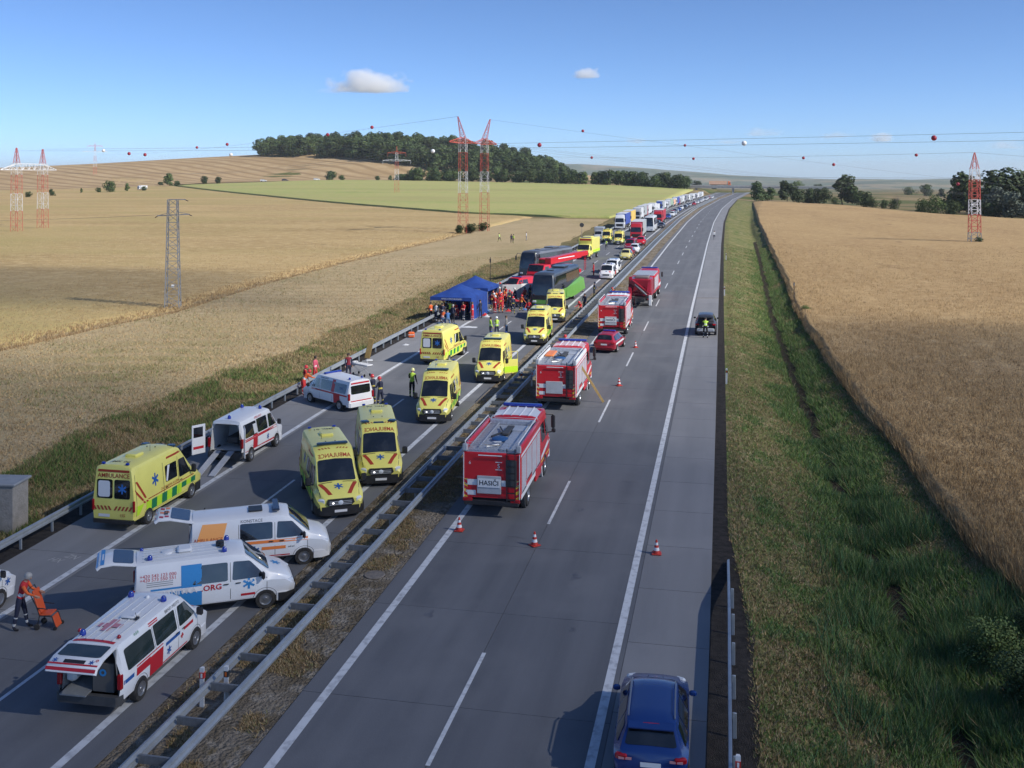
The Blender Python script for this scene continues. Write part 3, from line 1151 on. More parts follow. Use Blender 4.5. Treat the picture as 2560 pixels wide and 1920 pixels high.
for k, y in enumerate(np.arange(15.7, 110, 1.75)):
    link('spacer', _sp, g, (float(bx(-12.475, y)), float(y), 0))
    if k % 2 == 0 and y < 80:
        link('post', _post, g, (float(bx(-12.475, y)) , float(y) + .08, -.05))
fp = MB()
for y in np.arange(110.2, 330, 1.75):
    fp.box((float(bx(-12.475, y)), y, .60 + float(zr(y))), (.88, .05, .2))
tag(fp.build('far_spacers', GALV, g), kind='stuff')
g = thing('right_guardrail', 'short galvanised guardrail end sloping down beside the right shoulder', 'guardrail')
rail_mesh(.72, -1, np.arange(8, 36.1, 1.), lambda y: float(np.interp(y, [31.5, 36], [0, .62]))).build('rail', GALV, g)
for y in np.arange(12, 33, 2.):
    link('post', _post, g, (float(bx(.80, y)), float(y), -.02))

# delineator posts
RFX = mat('reflector_orange', (.55, .12, .02), .25)
WPL = mat('post_white', (.70, .71, .72), .5, col2=(.55, .55, .54), scale=5)


def delineator(x, y, z, label, band, lean=0., h=1.05):
    o = thing('delineator_post', label, 'marker post', (x, y, z), 0, 'delineator posts along the motorway')
    o.rotation_euler = (lean, lean * .5, 0)
    MB().prism([(-.06, -.04), (.06, -.04), (.035, .05), (-.035, .05)], 0, h, 'Z').build('shaft', WPL, o)
    MB().box((0, 0, h - .2), (.128, .10, .16)).build('band', band, o)
    MB().box((0, -.052, h - .2), (.05, .012, .11)).build('reflector', RFX if band is BLK else WPL, o)


REDB = mat('band_red', (.45, .03, .02), .5)
delineator(-13.15, 22.7, 0, 'white marker post with red band on the ambulance side of the near guardrail', REDB)
delineator(-12.55, 22.9, 0, 'white marker post with black band between the near guardrails', BLK)
delineator(-12.75, 65.0, 0, 'white marker post at the central rail beside the second fire engine', BLK)
delineator(-12.15, 65.5, 0, 'white marker post on the fire engine side of the central rail', REDB)
delineator(.62, 68.9, 0, 'white marker post on the right verge nearest the camera', BLK, .03)
delineator(.42, 120.4, 0, 'white marker post on the right verge beyond the open car', BLK)
delineator(.62, 171., 0, 'far white marker post on the right verge', BLK)
delineator(.86, 21.4, .72, 'white reflector cap mounted on the right guardrail', REDB, 0, .28)

# ------------------------------------------------------------------ concrete utility cabinet
CON = mat('old_concrete', (.30, .28, .255), .9, col2=(.20, .185, .165), scale=2.5, bump=.4, bscale=14)
t = thing('utility_cabinet', 'weathered concrete cabinet with flat grey lid behind the left guardrail', 'cabinet', (-27.55, 33.6, -.08), R(8))
MB().box((0, 0, 1.02), (1.25, 1.15, 2.05), bev=.02).build('casing', CON, t)
MB().box((0, .02, 2.10), (1.42, 1.32, .09), bev=.015).build('lid', mat('lid_grey', (.27, .285, .30), .6, col2=(.21, .22, .23), scale=2), t)
MB().box((-.1, -.58, 1.45), (.34, .03, .22)).build('vent', DGR, t)
MB().box((.1, -.58, .22), (.28, .03, .2)).build('hatch', DGR, t)
t = thing('wire_fence', 'rusty wire mesh panel leaning at the concrete cabinet', 'fence', (-28.6, 32.6, -.1), R(5))
f = MB()
for i in range(6):
    f.bar((-.75 + .3 * i, 0, .05), (-.75 + .3 * i, 0, 1.45), .012)
for i in range(5):
    f.bar((-.78, 0, .15 + .3 * i), (.78, 0, .15 + .3 * i), .012)
f.build('mesh_wire', GRY, t)
MB().bar((.8, 0, 0), (.8, 0, 1.7), .05).build('post', GRY, t)

# ------------------------------------------------------------------ lattice pylons
PR = mat('mast_red', (.55, .085, .06), .6, col2=(.45, .12, .09), scale=1.5)
PW = mat('mast_white', (.78, .79, .80), .6, col2=(.5, .5, .5), scale=1.5)
PG = mat('mast_grey', (.26, .27, .28), .6, col2=(.18, .19, .2), scale=1.5)


def lattice(mb, z0, z1, w0, w1, n, leg=.10, br=.05, c=(0, 0), c1=None):
    c1 = c1 or c
    cor = [(-1, -1), (1, -1), (1, 1), (-1, 1)]

    def pt(k, t):
        w = w0 + (w1 - w0) * t
        return (c[0] + (c1[0] - c[0]) * t + cor[k % 4][0] * w, c[1] + (c1[1] - c[1]) * t + cor[k % 4][1] * w, z0 + (z1 - z0) * t)
    for k in range(4):
        mb.bar(pt(k, 0), pt(k, 1), leg)
        for i in range(n):
            a, b = (k, k + 1) if i % 2 == 0 else (k + 1, k)
            mb.bar(pt(a, i / n), pt(b, (i + 1) / n), br)
            mb.bar(pt(k, (i + 1) / n), pt(k + 1, (i + 1) / n), br * .8)


def beam(mb, p0, p1, h0, h1, n, br=.06, leg=.08):
    """horizontal lattice arm"""
    p0, p1 = Vector(p0), Vector(p1)
    s = (p1 - p0).normalized().cross(Vector((0, 0, 1)))
    for sg in (-1, 1):
        for k in range(n):
            a, b = k / n, (k + 1) / n
            A, B = p0.lerp(p1, a), p0.lerp(p1, b)
            ha, hb = h0 + (h1 - h0) * a, h0 + (h1 - h0) * b
            oa, ob = s * sg * max(ha, .2) * .5, s * sg * max(hb, .2) * .5
            up = Vector((0, 0, 1))
            mb.bar(A + oa, B + ob, leg)
            mb.bar(A + oa * .4 + up * ha, B + ob * .4 + up * hb, leg)
            mb.bar((A + oa) if k % 2 else (A + oa * .4 + up * ha), (B + ob * .4 + up * hb) if k % 2 else (B + ob), br)


def bands(root, zs, ws, cols, per=1.7, c=(0, 0), leg=.07, br=.04):
    for i in range(len(zs) - 1):
        mb = MB()
        lattice(mb, zs[i], zs[i + 1], ws[i], ws[i + 1], max(2, round((zs[i + 1] - zs[i]) / per)), leg, br, c)
        mb.build('red_section' if cols[i] is PR else 'white_section' if cols[i] is PW else 'lattice_section', cols[i], root, smooth=0, fix=False)


INS = mat('insulator', (.08, .06, .055), .3)
# twin-mast portal by the motorway
t = thing('portal_pylon', 'red and white twin mast pylon with splayed horns in the barley by the motorway', 'pylon', (-58.4, 238.2, 0))
ax = Vector((2.7, 10.5, 0))
for s in (-1, 1):
    c = (ax.x / 2 * s, ax.y / 2 * s)
    bands(t, [0, 9.5, 14.6, 19.1, 22.5], [1.0, .92, .86, .82, .78], [PR, PW, PR, PW], 1.5, c)
    mb = MB()
    u = ax.normalized()
    lattice(mb, 22.5, 27.4, .6, .08, 6, .08, .05, c, (c[0] - 1.0 if s < 0 else c[0] + 1.2, c[1] + u.y * 1.0 * s))
    mb.build('horn', PR, t, smooth=0, fix=False)
    mb = MB()
    for sg, ln in ((1, 6.5 if s > 0 else 5.2), (-1, 6.5 if s < 0 else 5.2)):
        p0 = Vector((*c, 21.2))
        beam(mb, p0, p0 + u * sg * ln + Vector((0, 0, .2)), 1.5, .15, 5)
        q = Vector((-u.y, u.x, 0))
        beam(mb, p0, p0 + q * sg * 2.2 + Vector((0, 0, .2)), 1.2, .15, 2)
    mb.build('cross_arm', PR, t, smooth=0, fix=False)
# left portal
t = thing('portal_pylon', 'red and white portal pylon with white lattice crossbeam at the far left', 'pylon', (-167.7, 224, 0))
ax = Vector((-3.1, 14., 0))
for s in (-1, 1):
    c = (ax.x / 2 * s, ax.y / 2 * s)
    bands(t, [0, 5.1, 9.3, 13.8, 16.6], [.95, .92, .88, .84, .8], [PR, PW, PR, PW], 1.5, c)
    mb = MB()
    lattice(mb, 16.6, 20.3, .55, .10, 5, .08, .05, c)
    mb.build('horn', PR, t, smooth=0, fix=False)
mb = MB()
u = ax.normalized()
a, b = -ax / 2 + Vector((0, 0, 15.0)), ax / 2 + Vector((0, 0, 15.0))
beam(mb, a, b, 1.5, 1.5, 9, .09, .12)
beam(mb, a, a - u * 8, 1.5, .1, 5, .09, .12)
beam(mb, b, b + u * 8, 1.5, .1, 5, .09, .12)
mb.build('cross_arm', PW, t, smooth=0, fix=False)


def tree_pylon(label, loc, h, zs, arms, rz):
    t = thing('lattice_pylon', label, 'pylon', loc, rz)
    k = h / 29.
    bands(t, [z * k for z in zs], [1.4 * k, 1.25 * k, 1.1 * k, .9 * k, .7 * k, .5 * k][:len(zs)], [PR, PW, PR, PW, PR][:len(zs) - 1], 2.4, leg=.16, br=.1)
    mb = MB()
    lattice(mb, zs[-1] * k, h, .5 * k, .05, 3, .12, .08)
    mb.build('peak', PR, t, smooth=0, fix=False)
    for z, l, m in arms:
        mb = MB()
        for sg in (-1, 1):
            beam(mb, (0, 0, z * k), (sg * l * k, 0, z * k + .3), 1.3 * k, .15, 4, .1, .14)
            mb.bar((sg * l * k, 0, z * k + .2), (sg * l * k, 0, z * k - 1.9 * k), .12)
        mb.build('cross_arm', m, t, smooth=0, fix=False)


tree_pylon('red and white pylon with two cross arms standing in the green field', (-199.7, 614, float(H(-199.7, 614)) + .3), 29, [0, 7.9, 14.9, 19.6, 25], [(19.8, 8.6, PW), (24.6, 5.6, PR)], R(18))
tree_pylon('distant red and white pylon below the striped hill at far left', (-617.9, 930, float(H(-617.9, 930))), 32, [0, 7, 12, 17, 21.5, 25], [(20.5, 10.5, PW), (25.6, 6.5, PR)], R(33))
t = thing('lattice_mast', 'slender red and white lattice mast in the wheat field on the right', 'pylon', (50.8, 226, float(H(50.8, 226))), R(8))
bands(t, [0, 2.5, 6.2, 9.3, 13.4, 15.6], [1.0, .95, .9, .85, .8, .7], [PG, PR, PW, PR, PW], 1.1, leg=.13, br=.08)
mb = MB()
lattice(mb, 15.6, 19, .7, .06, 4, .1, .06)
mb.build('horn', PR, t, smooth=0, fix=False)
t = thing('lattice_pole', 'grey steel lattice pole with small cross arms in the left field', 'pylon', (-56.2, 96.5, -.1), R(20))
bands(t, [0, 6, 11.6], [.72, .58, .46], [PG, PG], .85, leg=.09, br=.045)
mb = MB()
mb.bar((-.4, 0, 11.6), (1.3, 0, 11.6), .09)
mb.bar((-1.6, 0, 9.9), (1.7, 0, 10.05), .10).bar((-1.6, 0, 9.9), (-.4, 0, 10.2), .05).bar((1.7, 0, 10.05), (.4, 0, 10.3), .05)
mb.build('cross_arm', PG, t, smooth=0, fix=False)
mb = MB()
for x, z in ((-1.55, 9.85), (1.65, 10.0), (1.28, 11.55)):
    mb.cyl((x, 0, z), (x + (.25 if x > 0 else -.25), .1, z - .12), .05, .05, 6)
mb.build('insulator', INS, t)
MB().box((.1, -.6, 2.6), (.3, .03, .3)).build('warning_sign', PLT, t)

# ------------------------------------------------------------------ overhead wires with marker balls
WIRE = mat('wire_steel', (.13, .135, .15), .5, metal=.3)
BR = mat('ball_red', (.30, .012, .035), .45)
BW = mat('ball_white', (.72, .73, .74), .45)


def wire(label, a, b, sag, r=.035):
    r *= .55
    a, b = Vector(a), Vector(b)
    n = 40
    pts = []
    for i in range(n + 1):
        t = i / n
        q = a.lerp(b, t)
        q.z -= 4 * sag * t * (1 - t)
        pts.append(q)
    o = MB().tube(pts, r, 4).build('power_line', WIRE, None, smooth=0, fix=False)
    tag(o, label, 'wire', 'overhead power lines')
    return lambda t: a.lerp(b, t) - Vector((0, 0, 4 * sag * t * (1 - t)))


def ball(p, label, m=None, r=.38):
    o = MB().lathe([(r * math.sin(math.pi * i / 10) + .001, -r * math.cos(math.pi * i / 10)) for i in range(11)], axis='Z', n=14).build('marker_ball', m or BR)
    o.location = p
    tag(o, label, 'marker ball', 'aircraft warning balls on the power lines')


W = wire('upper wire crossing low above the motorway from the left portal pylon', (-169, 231, 20.3), (140, 103, 20.5), .9)
def tx(a, b, px):
    return (px - a) / (b - a)
for x, z, m, lab in ((-145.3, 19.6, BW, 'white marker ball just right of the left portal pylon'), (-136.7, 18.8, BR, 'red marker ball in front of the distant left pylon'),
                     (-131.2, 18.5, BR, 'larger red marker ball right of the distant left pylon'), (-103.6, 18.2, BW, 'white marker ball against the sky above the left hill'),
                     (-52.5, 18.3, BW, 'white marker ball in front of the dark wood'), (-31., 19.1, BR, 'large red marker ball right of the twin mast pylon'),
                     (3.3, 18.8, BW, 'white marker ball in the sky over the motorway'), (28.7, 19.1, BR, 'nearest red marker ball high at the right')):
    y = 231 - (x + 169) / 309 * 128
    ball((x, y - (.6 if m is BW else 0), z), lab, m)
wire('lower wire crossing the motorway beside the white marker balls', (-166, 217, 19.6), (140, 101.5, 19.2), 1.0)
W = wire('earth wire falling from the twin mast pylon to the far right', (-56, 244, 27.3), (190, 508, 2), 1.2)
ball((-35.9, 265.4, 25.2), 'red marker ball high above the motorway left of the centre')
ball((-10.7, 292.4, 22.0), 'red marker ball over the far end of the motorway')
ball((34.1, 340.6, 16.9), 'red marker ball above the tallest tree on the right', BR, .5)
ball((81.6, 391.6, 10.3), 'red marker ball left of the right lattice mast', BR, .6)
for i, (dx, dz) in enumerate(((-2.5, 21.3), (1.2, 21.4), (5., 21.3))):
    wire('conductor %s from the twin mast arm falling to the right' % ('leftmost', 'middle', 'rightmost')[i], (-58 + dx, 238 + dx * 2, dz), (188 + dx, 508 - dx, -1), 1.8, .03)
    wire('conductor %s running left from the twin mast arm to the hill' % ('leftmost', 'middle', 'rightmost')[i], (-58 + dx, 238 + dx * 2, dz), (-616 + dx * 1.5, 930 + dx, 24), 9, .05)
wire('earth wire from the twin mast pylon to the distant left pylon', (-60.5, 232, 27.5), (-617, 930, 33), 3.2, .05)
ball((-98.5, 279.5, 27.3), 'red marker ball in the sky left of the twin mast pylon', BR, .5)
ball((-125.3, 313, 26.6), 'red marker ball above the left part of the wood', BR, .55)
ball((-221, 432, 27.2), 'small red marker ball above the striped hill', BR, .7)
ball((-267.5, 490, 27.4), 'tiny red marker ball at the left end of the long earth wire', BR, .7)
wire('earth wire from the right lattice mast to the green field pylon', (50.6, 226.3, 18.5), (-199.7, 614, 29.5), 3.0, .04)
ball((41.6, 238.7, 18.2), 'small red marker ball left of the right mast top', BR, .35)
ball((20., 272.4, 18.1), 'small red marker ball between the right mast and the motorway', BR, .38)
ball((-9.1, 317.7, 18.6), 'small red marker ball above the far queue of lorries', BR, .42)
ball((-48, 378.5, 19.9), 'small red marker ball right of the wood edge', BR, .5)
wire('lower wire from the right lattice mast to the green field pylon', (50.6, 226.3, 13.2), (-194, 614, 20), 2.2, .04)
wire('wire falling from the right lattice mast out of the picture', (50.8, 226, 18.5), (140, 120, 12), 1.5, .03)
wire('low voltage wire from the grey lattice pole across the left field', (-57.7, 96.2, 9.9), (-190, 150, 9.8), 2., .02)

# ------------------------------------------------------------------ trees
BARK = mat('bark', (.09, .07, .05), .9, col2=(.05, .04, .03), scale=3)


def leafmat(name, c, c2):
    m, n, L, b = nodes_mat(name, .75, .25)
    oi = n.new('ShaderNodeObjectInfo')
    gi = n.new('ShaderNodeNewGeometry')
    mx = n.new('ShaderNodeMix')
    mx.data_type = 'RGBA'
    mx.inputs[6].default_value = (*c, 1)
    mx.inputs[7].default_value = (*c2, 1)
    L.new(gi.outputs['Random Per Island'], mx.inputs[0])
    hs = n.new('ShaderNodeHueSaturation')
    mr = n.new('ShaderNodeMapRange')
    mr.inputs[3].default_value, mr.inputs[4].default_value = .55, 1.4
    L.new(oi.outputs['Random'], mr.inputs[0])
    L.new(mr.outputs[0], hs.inputs['Value'])
    L.new(mx.outputs[2], hs.inputs['Color'])
    L.new(hs.outputs[0], b.inputs['Base Color'])
    return m


LF = [leafmat('leaves_dark', (.032, .056, .020), (.072, .104, .036)), leafmat('leaves_mid', (.05, .085, .026), (.105, .14, .045)), leafmat('leaves_silver', (.10, .125, .095), (.16, .19, .14))]


def crown_mesh(seed, w, h, nq, size, lf, blobs=9, low=.15):
    """unit crown of leaf faces gathered in clumps; width w, height h, base at z=0"""
    r = np.random.default_rng(seed)
    cen, rad = [], []
    for k in range(blobs):
        a = r.random() * 2 * np.pi
        t = (k + .5) / blobs
        zz = low * h + (1 - low) * h * (.12 + .76 * t)
        rr = w * .5 * (1 - ((zz / h - .45) / .62) ** 2) ** .5 if abs(zz / h - .45) < .62 else .1
        rr *= .25 + .5 * r.random()
        cen.append((rr * np.cos(a), rr * np.sin(a), zz))
        rad.append(w * (.20 + .12 * r.random()))
    cen, rad = np.array(cen), np.array(rad)
    k = r.integers(0, blobs, nq)
    d = r.normal(size=(nq, 3))
    d /= np.linalg.norm(d, axis=1)[:, None]
    p = cen[k] + d * (rad[k] * (.55 + .5 * r.random(nq) ** .5))[:, None] * np.array([1, 1, .82])
    n = d + r.normal(0, .45, (nq, 3))
    n /= np.linalg.norm(n, axis=1)[:, None]
    u = np.cross(n, np.array([.3, .1, 1.]))
    u /= np.linalg.norm(u, axis=1)[:, None]
    w2 = np.cross(n, u)
    s = (size * (.6 + .8 * r.random(nq)))[:, None]
    q = np.stack([p - u * s, p - w2 * s * .8, p + u * s, p + w2 * s * .8], 1).reshape(-1, 3)
    me = bpy.data.meshes.new('crown')
    me.vertices.add(nq * 4)
    me.vertices.foreach_set('co', q.astype(np.float32).ravel())
    me.loops.add(nq * 4)
    me.loops.foreach_set('vertex_index', np.arange(nq * 4, dtype=np.int32))
    me.polygons.add(nq)
    me.polygons.foreach_set('loop_start', np.arange(0, nq * 4, 4, dtype=np.int32))
    me.update(calc_edges=True)
    me.materials.append(lf)
    return me


def trunk_mesh(seed, h, w):
    r = random.Random(seed)
    mb = MB().tube([(0, 0, -.3), (.1, 0, h * .25), (0, .1, h * .6)], [h * .022, h * .017, h * .006], 7)
    for k in range(4):
        a = r.random() * 6.28
        mb.tube([(0, 0, h * (.2 + .08 * k)), (math.cos(a) * w * .16, math.sin(a) * w * .16, h * (.35 + .08 * k)), (math.cos(a) * w * .3, math.sin(a) * w * .3, h * (.5 + .08 * k))], [h * .01, h * .007, h * .002], 5)
    return mb.mesh('trunk', BARK)


TP = []
for i, (w, h, nq, lf, bl, low) in enumerate(((.85, 1, 1500, 0, 12, .05), (.7, 1, 1500, 1, 11, .06), (1.0, 1, 1500, 0, 12, .02), (1.5, 1, 1400, 1, 10, 0), (.95, 1, 1500, 2, 12, 0), (.62, 1, 1500, 0, 12, .08))):
    TP.append((crown_mesh(40 + i, w, h, nq, .042, LF[lf], bl, low), trunk_mesh(60 + i, 1, w)))

TP.append((crown_mesh(99, 1.05, 1, 5200, .020, LF[1], 14, 0), trunk_mesh(99, 1, 1)))
TP.append((crown_mesh(98, 1.05, 1, 5200, .020, LF[0], 14, 0), trunk_mesh(98, 1, 1)))


def tree(name, label, cat, x, y, h, kind, group, wz=1., z=None):
    z = float(H(x, y)) if z is None else z
    o = thing(name, label, cat, (x, y, z), rnd.random() * 6.28, group)
    o.scale = (h * wz, h * wz, h)
    link('crown', TP[kind][0], o)
    link('trunk', TP[kind][1], o)
    return o


rt = random.Random(21)
FF = [(-540, 1150), (-421, 1104), (-349, 1066), (-268, 1048), (-205, 1050), (-165, 1058)]
FC = [(-560, 1215), (-503, 1262), (-377, 1335), (-272, 1312), (-206, 1240), (-175, 1150)]
def lerpl(L, t):
    k = min(int(t * (len(L) - 1)), len(L) - 2)
    u = t * (len(L) - 1) - k
    return (L[k][0] * (1 - u) + L[k + 1][0] * u, L[k][1] * (1 - u) + L[k + 1][1] * u)
for k in range(270):
    t = (k * .61803) % 1
    a, b = lerpl(FF, t), lerpl(FC, t)
    s = rt.random() ** (1.6 if k % 2 else .55) if k % 5 else 0.0
    x, y = a[0] * (1 - s) + b[0] * s + rt.uniform(-4, 4), a[1] * (1 - s) + b[1] * s + rt.uniform(-4, 4)
    tree('forest_tree', 'broadleaf tree of the dense wood on the hill', 'tree', x, y, rt.uniform(15, 24) * (1 - .5 * max(0, t - .8) / .2), rt.choice([0, 1, 0, 2, 5]), 'trees of the wood on the hill', rt.uniform(1.0, 1.35))
for k in range(56):
    t = k / 55
    a = lerpl([(-33, 790), (-97, 818), (-180, 856), (-268, 884), (-300, 905)], t)
    tree('hedge_tree', 'tree of the long hedge behind the green field', 'tree', a[0] + rt.uniform(-3, 3), a[1] + rt.uniform(0, 18), rt.uniform(9, 12.5) * (.55 if t > .82 else 1), rt.choice([0, 2, 1]), 'trees of the hedge behind the green field', rt.uniform(1.0, 1.4))
for x, y, h, kd, lab, wz in (
        (-413, 638, 8.0, 2, 'round dark tree at the left field edge right of the distant pylon', 1.),
        (-419, 634, 3.6, 2, 'small bush left of the round dark tree at the left', 1.), (-414, 661, 6, 1, 'loose tree beside the white lorry on the far lane', .9),
        (-450, 779, 11, 1, 'tallest lone tree at the left end of the green field', 1.), (-444, 782, 4.5, 2, 'bush beside the tallest lone tree at the left', 1.2),
        (-444, 828, 7, 2, 'left of two round trees under the striped hill', 1.), (-434, 834, 6, 2, 'right of two round trees under the striped hill', 1.1),
        (-357, 904, 9, 2, 'spreading tree beside the far lane behind the green field', 1.3), (-349, 908, 5, 2, 'low bush beside the spreading tree', 1.4),
        (-389, 521, 3.5, 2, 'small bush behind the left portal pylon', 1.), (-396, 552, 4.4, 0, 'small tree right of the left portal pylon', 1.), (-424, 622, 3.5, 1, 'thin shrub left of the dark bushes', .7),
        (-320, 925, 4.5, 2, 'solitary bush between the far lane and the hedge', 1.3), (-470, 800, 3.2, 2, 'low bush left of the lone tree', 1.6), (-408, 672, 3.4, 2, 'bush behind the loose tree at the far lane', 1.3),
        (19.5, 620, 11.5, 0, 'dark tree right of the bridge end', 1.1), (25, 626, 8, 0, 'lower dark tree next to the bridge', 1.3), (36, 639, 12.5, 5, 'pointed dark tree right of the bridge', 1.1),
        (38, 575, 9.5, 0, 'rounded tree standing at the top of the wheat field', 1.1), (46, 598, 8.4, 2, 'small round tree behind the field edge', 1.),
        (48, 538, 8.6, 2, 'round lone tree on the wheat field edge', 1.), (64, 590, 16.5, 5, 'tallest tree on the right with an open crown', 1.25), (70, 588, 10, 0, 'lower half hidden neighbour of the tallest tree', 1.1),
        (65, 516, 7.6, 2, 'dark tree right of the tallest tree', 1.), (69, 512, 4.2, 3, 'low shrub right of the dark tree', 1.), (75, 494, 4.4, 3, 'shrub at the wheat field edge by the dead tree', 1.), (72, 499, 4, 2, 'dark shrub left of the dead tree', 1.),
        (78, 436, 5.4, 3, 'wide low thicket at the right field edge', 1.1), (82, 430, 6.6, 3, 'higher part of the thicket at the right field edge', 1.0), (86, 422, 5.2, 3, 'right end of the thicket at the field edge', 1.1), (44, 560, 5, 2, 'low bush under the round trees', 1.4), (55, 548, 4, 3, 'low hedge bush between the trees', 1.)):
    tree('tree', lab, 'bush' if h < 5.5 else 'tree', x, y, h, kd, None, wz)
for k in range(26):
    x = 94 + rt.random() ** .8 * 60
    y = 425 - (x - 94) * .75 + rt.uniform(0, 60)
    tree('grove_tree', 'tall dark tree in the grove at the right edge', 'tree', x, y, rt.uniform(13, 20), rt.choice([0, 0, 2]), 'trees of the grove at the right edge', rt.uniform(.9, 1.2))
for k, (x, y, h) in enumerate(((97, 405, 11), (101.5, 398, 9.5), (105, 388, 8))):
    tree('willow_tree', ('tallest', 'middle', 'lowest')[k] + ' of the silvery willows before the right grove', 'tree', x, y, h, 4, 'silvery willows', .95)
for k, (x, y, h) in enumerate(((94, 400, 5.5), (106, 372, 7), (111, 364, 7.5))):
    tree('grove_shrub', ('left', 'middle', 'right')[k] + ' dark shrub in front of the right grove', 'bush', x, y, h, 2, 'shrubs before the grove', 1.3)
for k, (x, y, h) in enumerate(((-60.2, 231.8, 1.9), (-57.9, 233.6, 2.2), (-57.2, 243, 2.0), (-58.9, 234.5, 1.4))):
    tree('pylon_shrub', ('left', 'largest', 'right', 'smallest')[k] + ' green shrub at the feet of the twin mast pylon', 'bush', x, y, h, 2, 'shrubs under the twin mast pylon', 1.3, .2)
tree('mast_shrub', 'small green shrub at the foot of the right lattice mast', 'bush', 51.6, 225.6, 1.6, 2, None, 1.2)
for k in range(12):
    x, y = rt.uniform(-60, 230), rt.uniform(900, 1500)
    tree('far_tree', 'distant tree in the valley beyond the bridge', 'tree', x, y, rt.uniform(8, 13), rt.choice([0, 2, 3]), 'trees in the valley beyond the bridge', 1.2)
for x, y, h, kd, lab in ((8.6, 31.5, 1.5, 6, 'olive shrub growing in the ditch at the lower right'), (8.9, 28.6, 1.7, 7, 'dark green shrub in the ditch nearest the lower right corner'), (10.3, 32.8, 1.2, 7, 'small shrub at the corner of the wheat'), (9.9, 27.2, 1.4, 7, 'low dark shrub below the wheat corner'), (8.6, 107.5, 1.0, 6, 'small brown green shrub on the wheat edge beside the stake')):
    tree('ditch_shrub', lab, 'bush', x, y, h, kd, None, 1.25)
# dead tree
t = thing('dead_tree', 'bare leafless tree between the shrubs at the right field edge', 'tree', (76.5, 492, float(H(76.5, 492))))
mb = MB().tube([(0, 0, -.3), (.1, 0, 2.5), (.2, .1, 5)], [.16, .11, .05], 6)
rb = MB()
for k in range(16):
    a, z = rt.random() * 6.28, rt.uniform(1.5, 4.6)
    l = rt.uniform(1.5, 3.2)
    rb.tube([(.1, 0, z), (.1 + math.cos(a) * l * .5, math.sin(a) * l * .5, z + l * .5), (.1 + math.cos(a) * l * .7, math.sin(a) * l * .7, z + l)], [.06, .045, .02], 4)
mb.build('trunk', mat('dead_wood', (.16, .14, .12), .9), t)
rb.build('branches', mat('dead_wood', (.16, .14, .12), .9), t)

# distant blue hills
M_HD = soil('far_hills', [(.10, .115, .045), (.24, .19, .10), (.055, .08, .03)], [.0014, .003], bump=0, mixes=[(.50, .54), (.50, .56)])


def ridge(name, label, y0, prof, depth):
    X = np.array([p[0] for p in prof], float)
    T = np.array([p[1] for p in prof], float)
    xs = np.linspace(X[0], X[-1], 160)
    top = np.interp(xs, X, T) + 5 * (vnoise(xs, xs * 0 + y0, 260, 51) - .5) + 2.5 * (vnoise(xs, xs * 0 + y0, 70, 52) - .5)
    s = np.linspace(0, 1, 14)
    XX = np.repeat(xs[None], 14, 0)
    YY = y0 + np.repeat(s[:, None], 160, 1) * depth
    ZZ = -75 + (top[None] + 75) * np.sin(np.clip(s * 1.3, 0, 1) * math.pi / 2)[:, None] ** 1.2
    tag(link(name, grid_mesh(name, XX, YY, ZZ, M_HD)), label, 'hills', kind='structure')


ridge('far_hills', 'hazy blue ridge on the horizon behind the bridge', 7000, [(-2800, -60), (-1900, 40), (-1470, 94), (-1130, 86), (-664, 54), (-300, 25), (75, -8), (500, -30), (1000, -45), (1500, -75)], 2500)
ridge('near_hills', 'hazy blue ridge on the horizon at the right', 5600, [(150, -75), (500, -48), (780, -36), (1000, -30), (1400, -34), (1800, -29), (2200, -36), (3000, -32), (5000, -40)], 2500)

# ------------------------------------------------------------------ bridge
CONB = mat('bridge_concrete', (.42, .42, .41), .85, col2=(.33, .33, .325), scale=.6)
t = thing('road_bridge', 'pale concrete overpass crossing the far end of the motorway', 'bridge', (0, 815, 0), R(-2))
MB().prism([(-60, -1.1), (90, -1.9), (90, -.8), (-60, .1)], -4.2, 4.2, 'Y').build('deck', CONB, t).location.z = 3.9
for y in (-4.3, 4.3):
    MB().prism([(-60, .12), (90, -.78), (90, .2), (-60, 1.1)], y - .12, y + .12, 'Y').build('parapet', CONB, t).location.z = 3.9
for x in (-22, 6, 36):
    MB().box((x, 0, .0), (1.4, 6.5, 5.2)).build('pier', CONB, t)
tag(link('bridge_embankment', MB().prism([(-110, -4), (-30, -4), (-36, 1.5), (-44, 3.), (-110, 3.2)], 812, 826, 'Y').mesh('e', M_VRG)), 'grassy bridge approach embankment left of the motorway', 'embankment', kind='structure')

# ------------------------------------------------------------------ yellow van ambulances
def hazard(parent, mp, x0, x1, z0, z1, n, m, slant=.10, sgn=1):
    for k in range(n):
        a = x0 + (x1 - x0) * k / n
        w = (x1 - x0) / n * .5
        P4('hazard_stripe', m, parent, mp, [(a, z0), (a + w, z0), (a + w + slant * sgn, z1), (a + slant * sgn, z1)], 0, 1, 1)


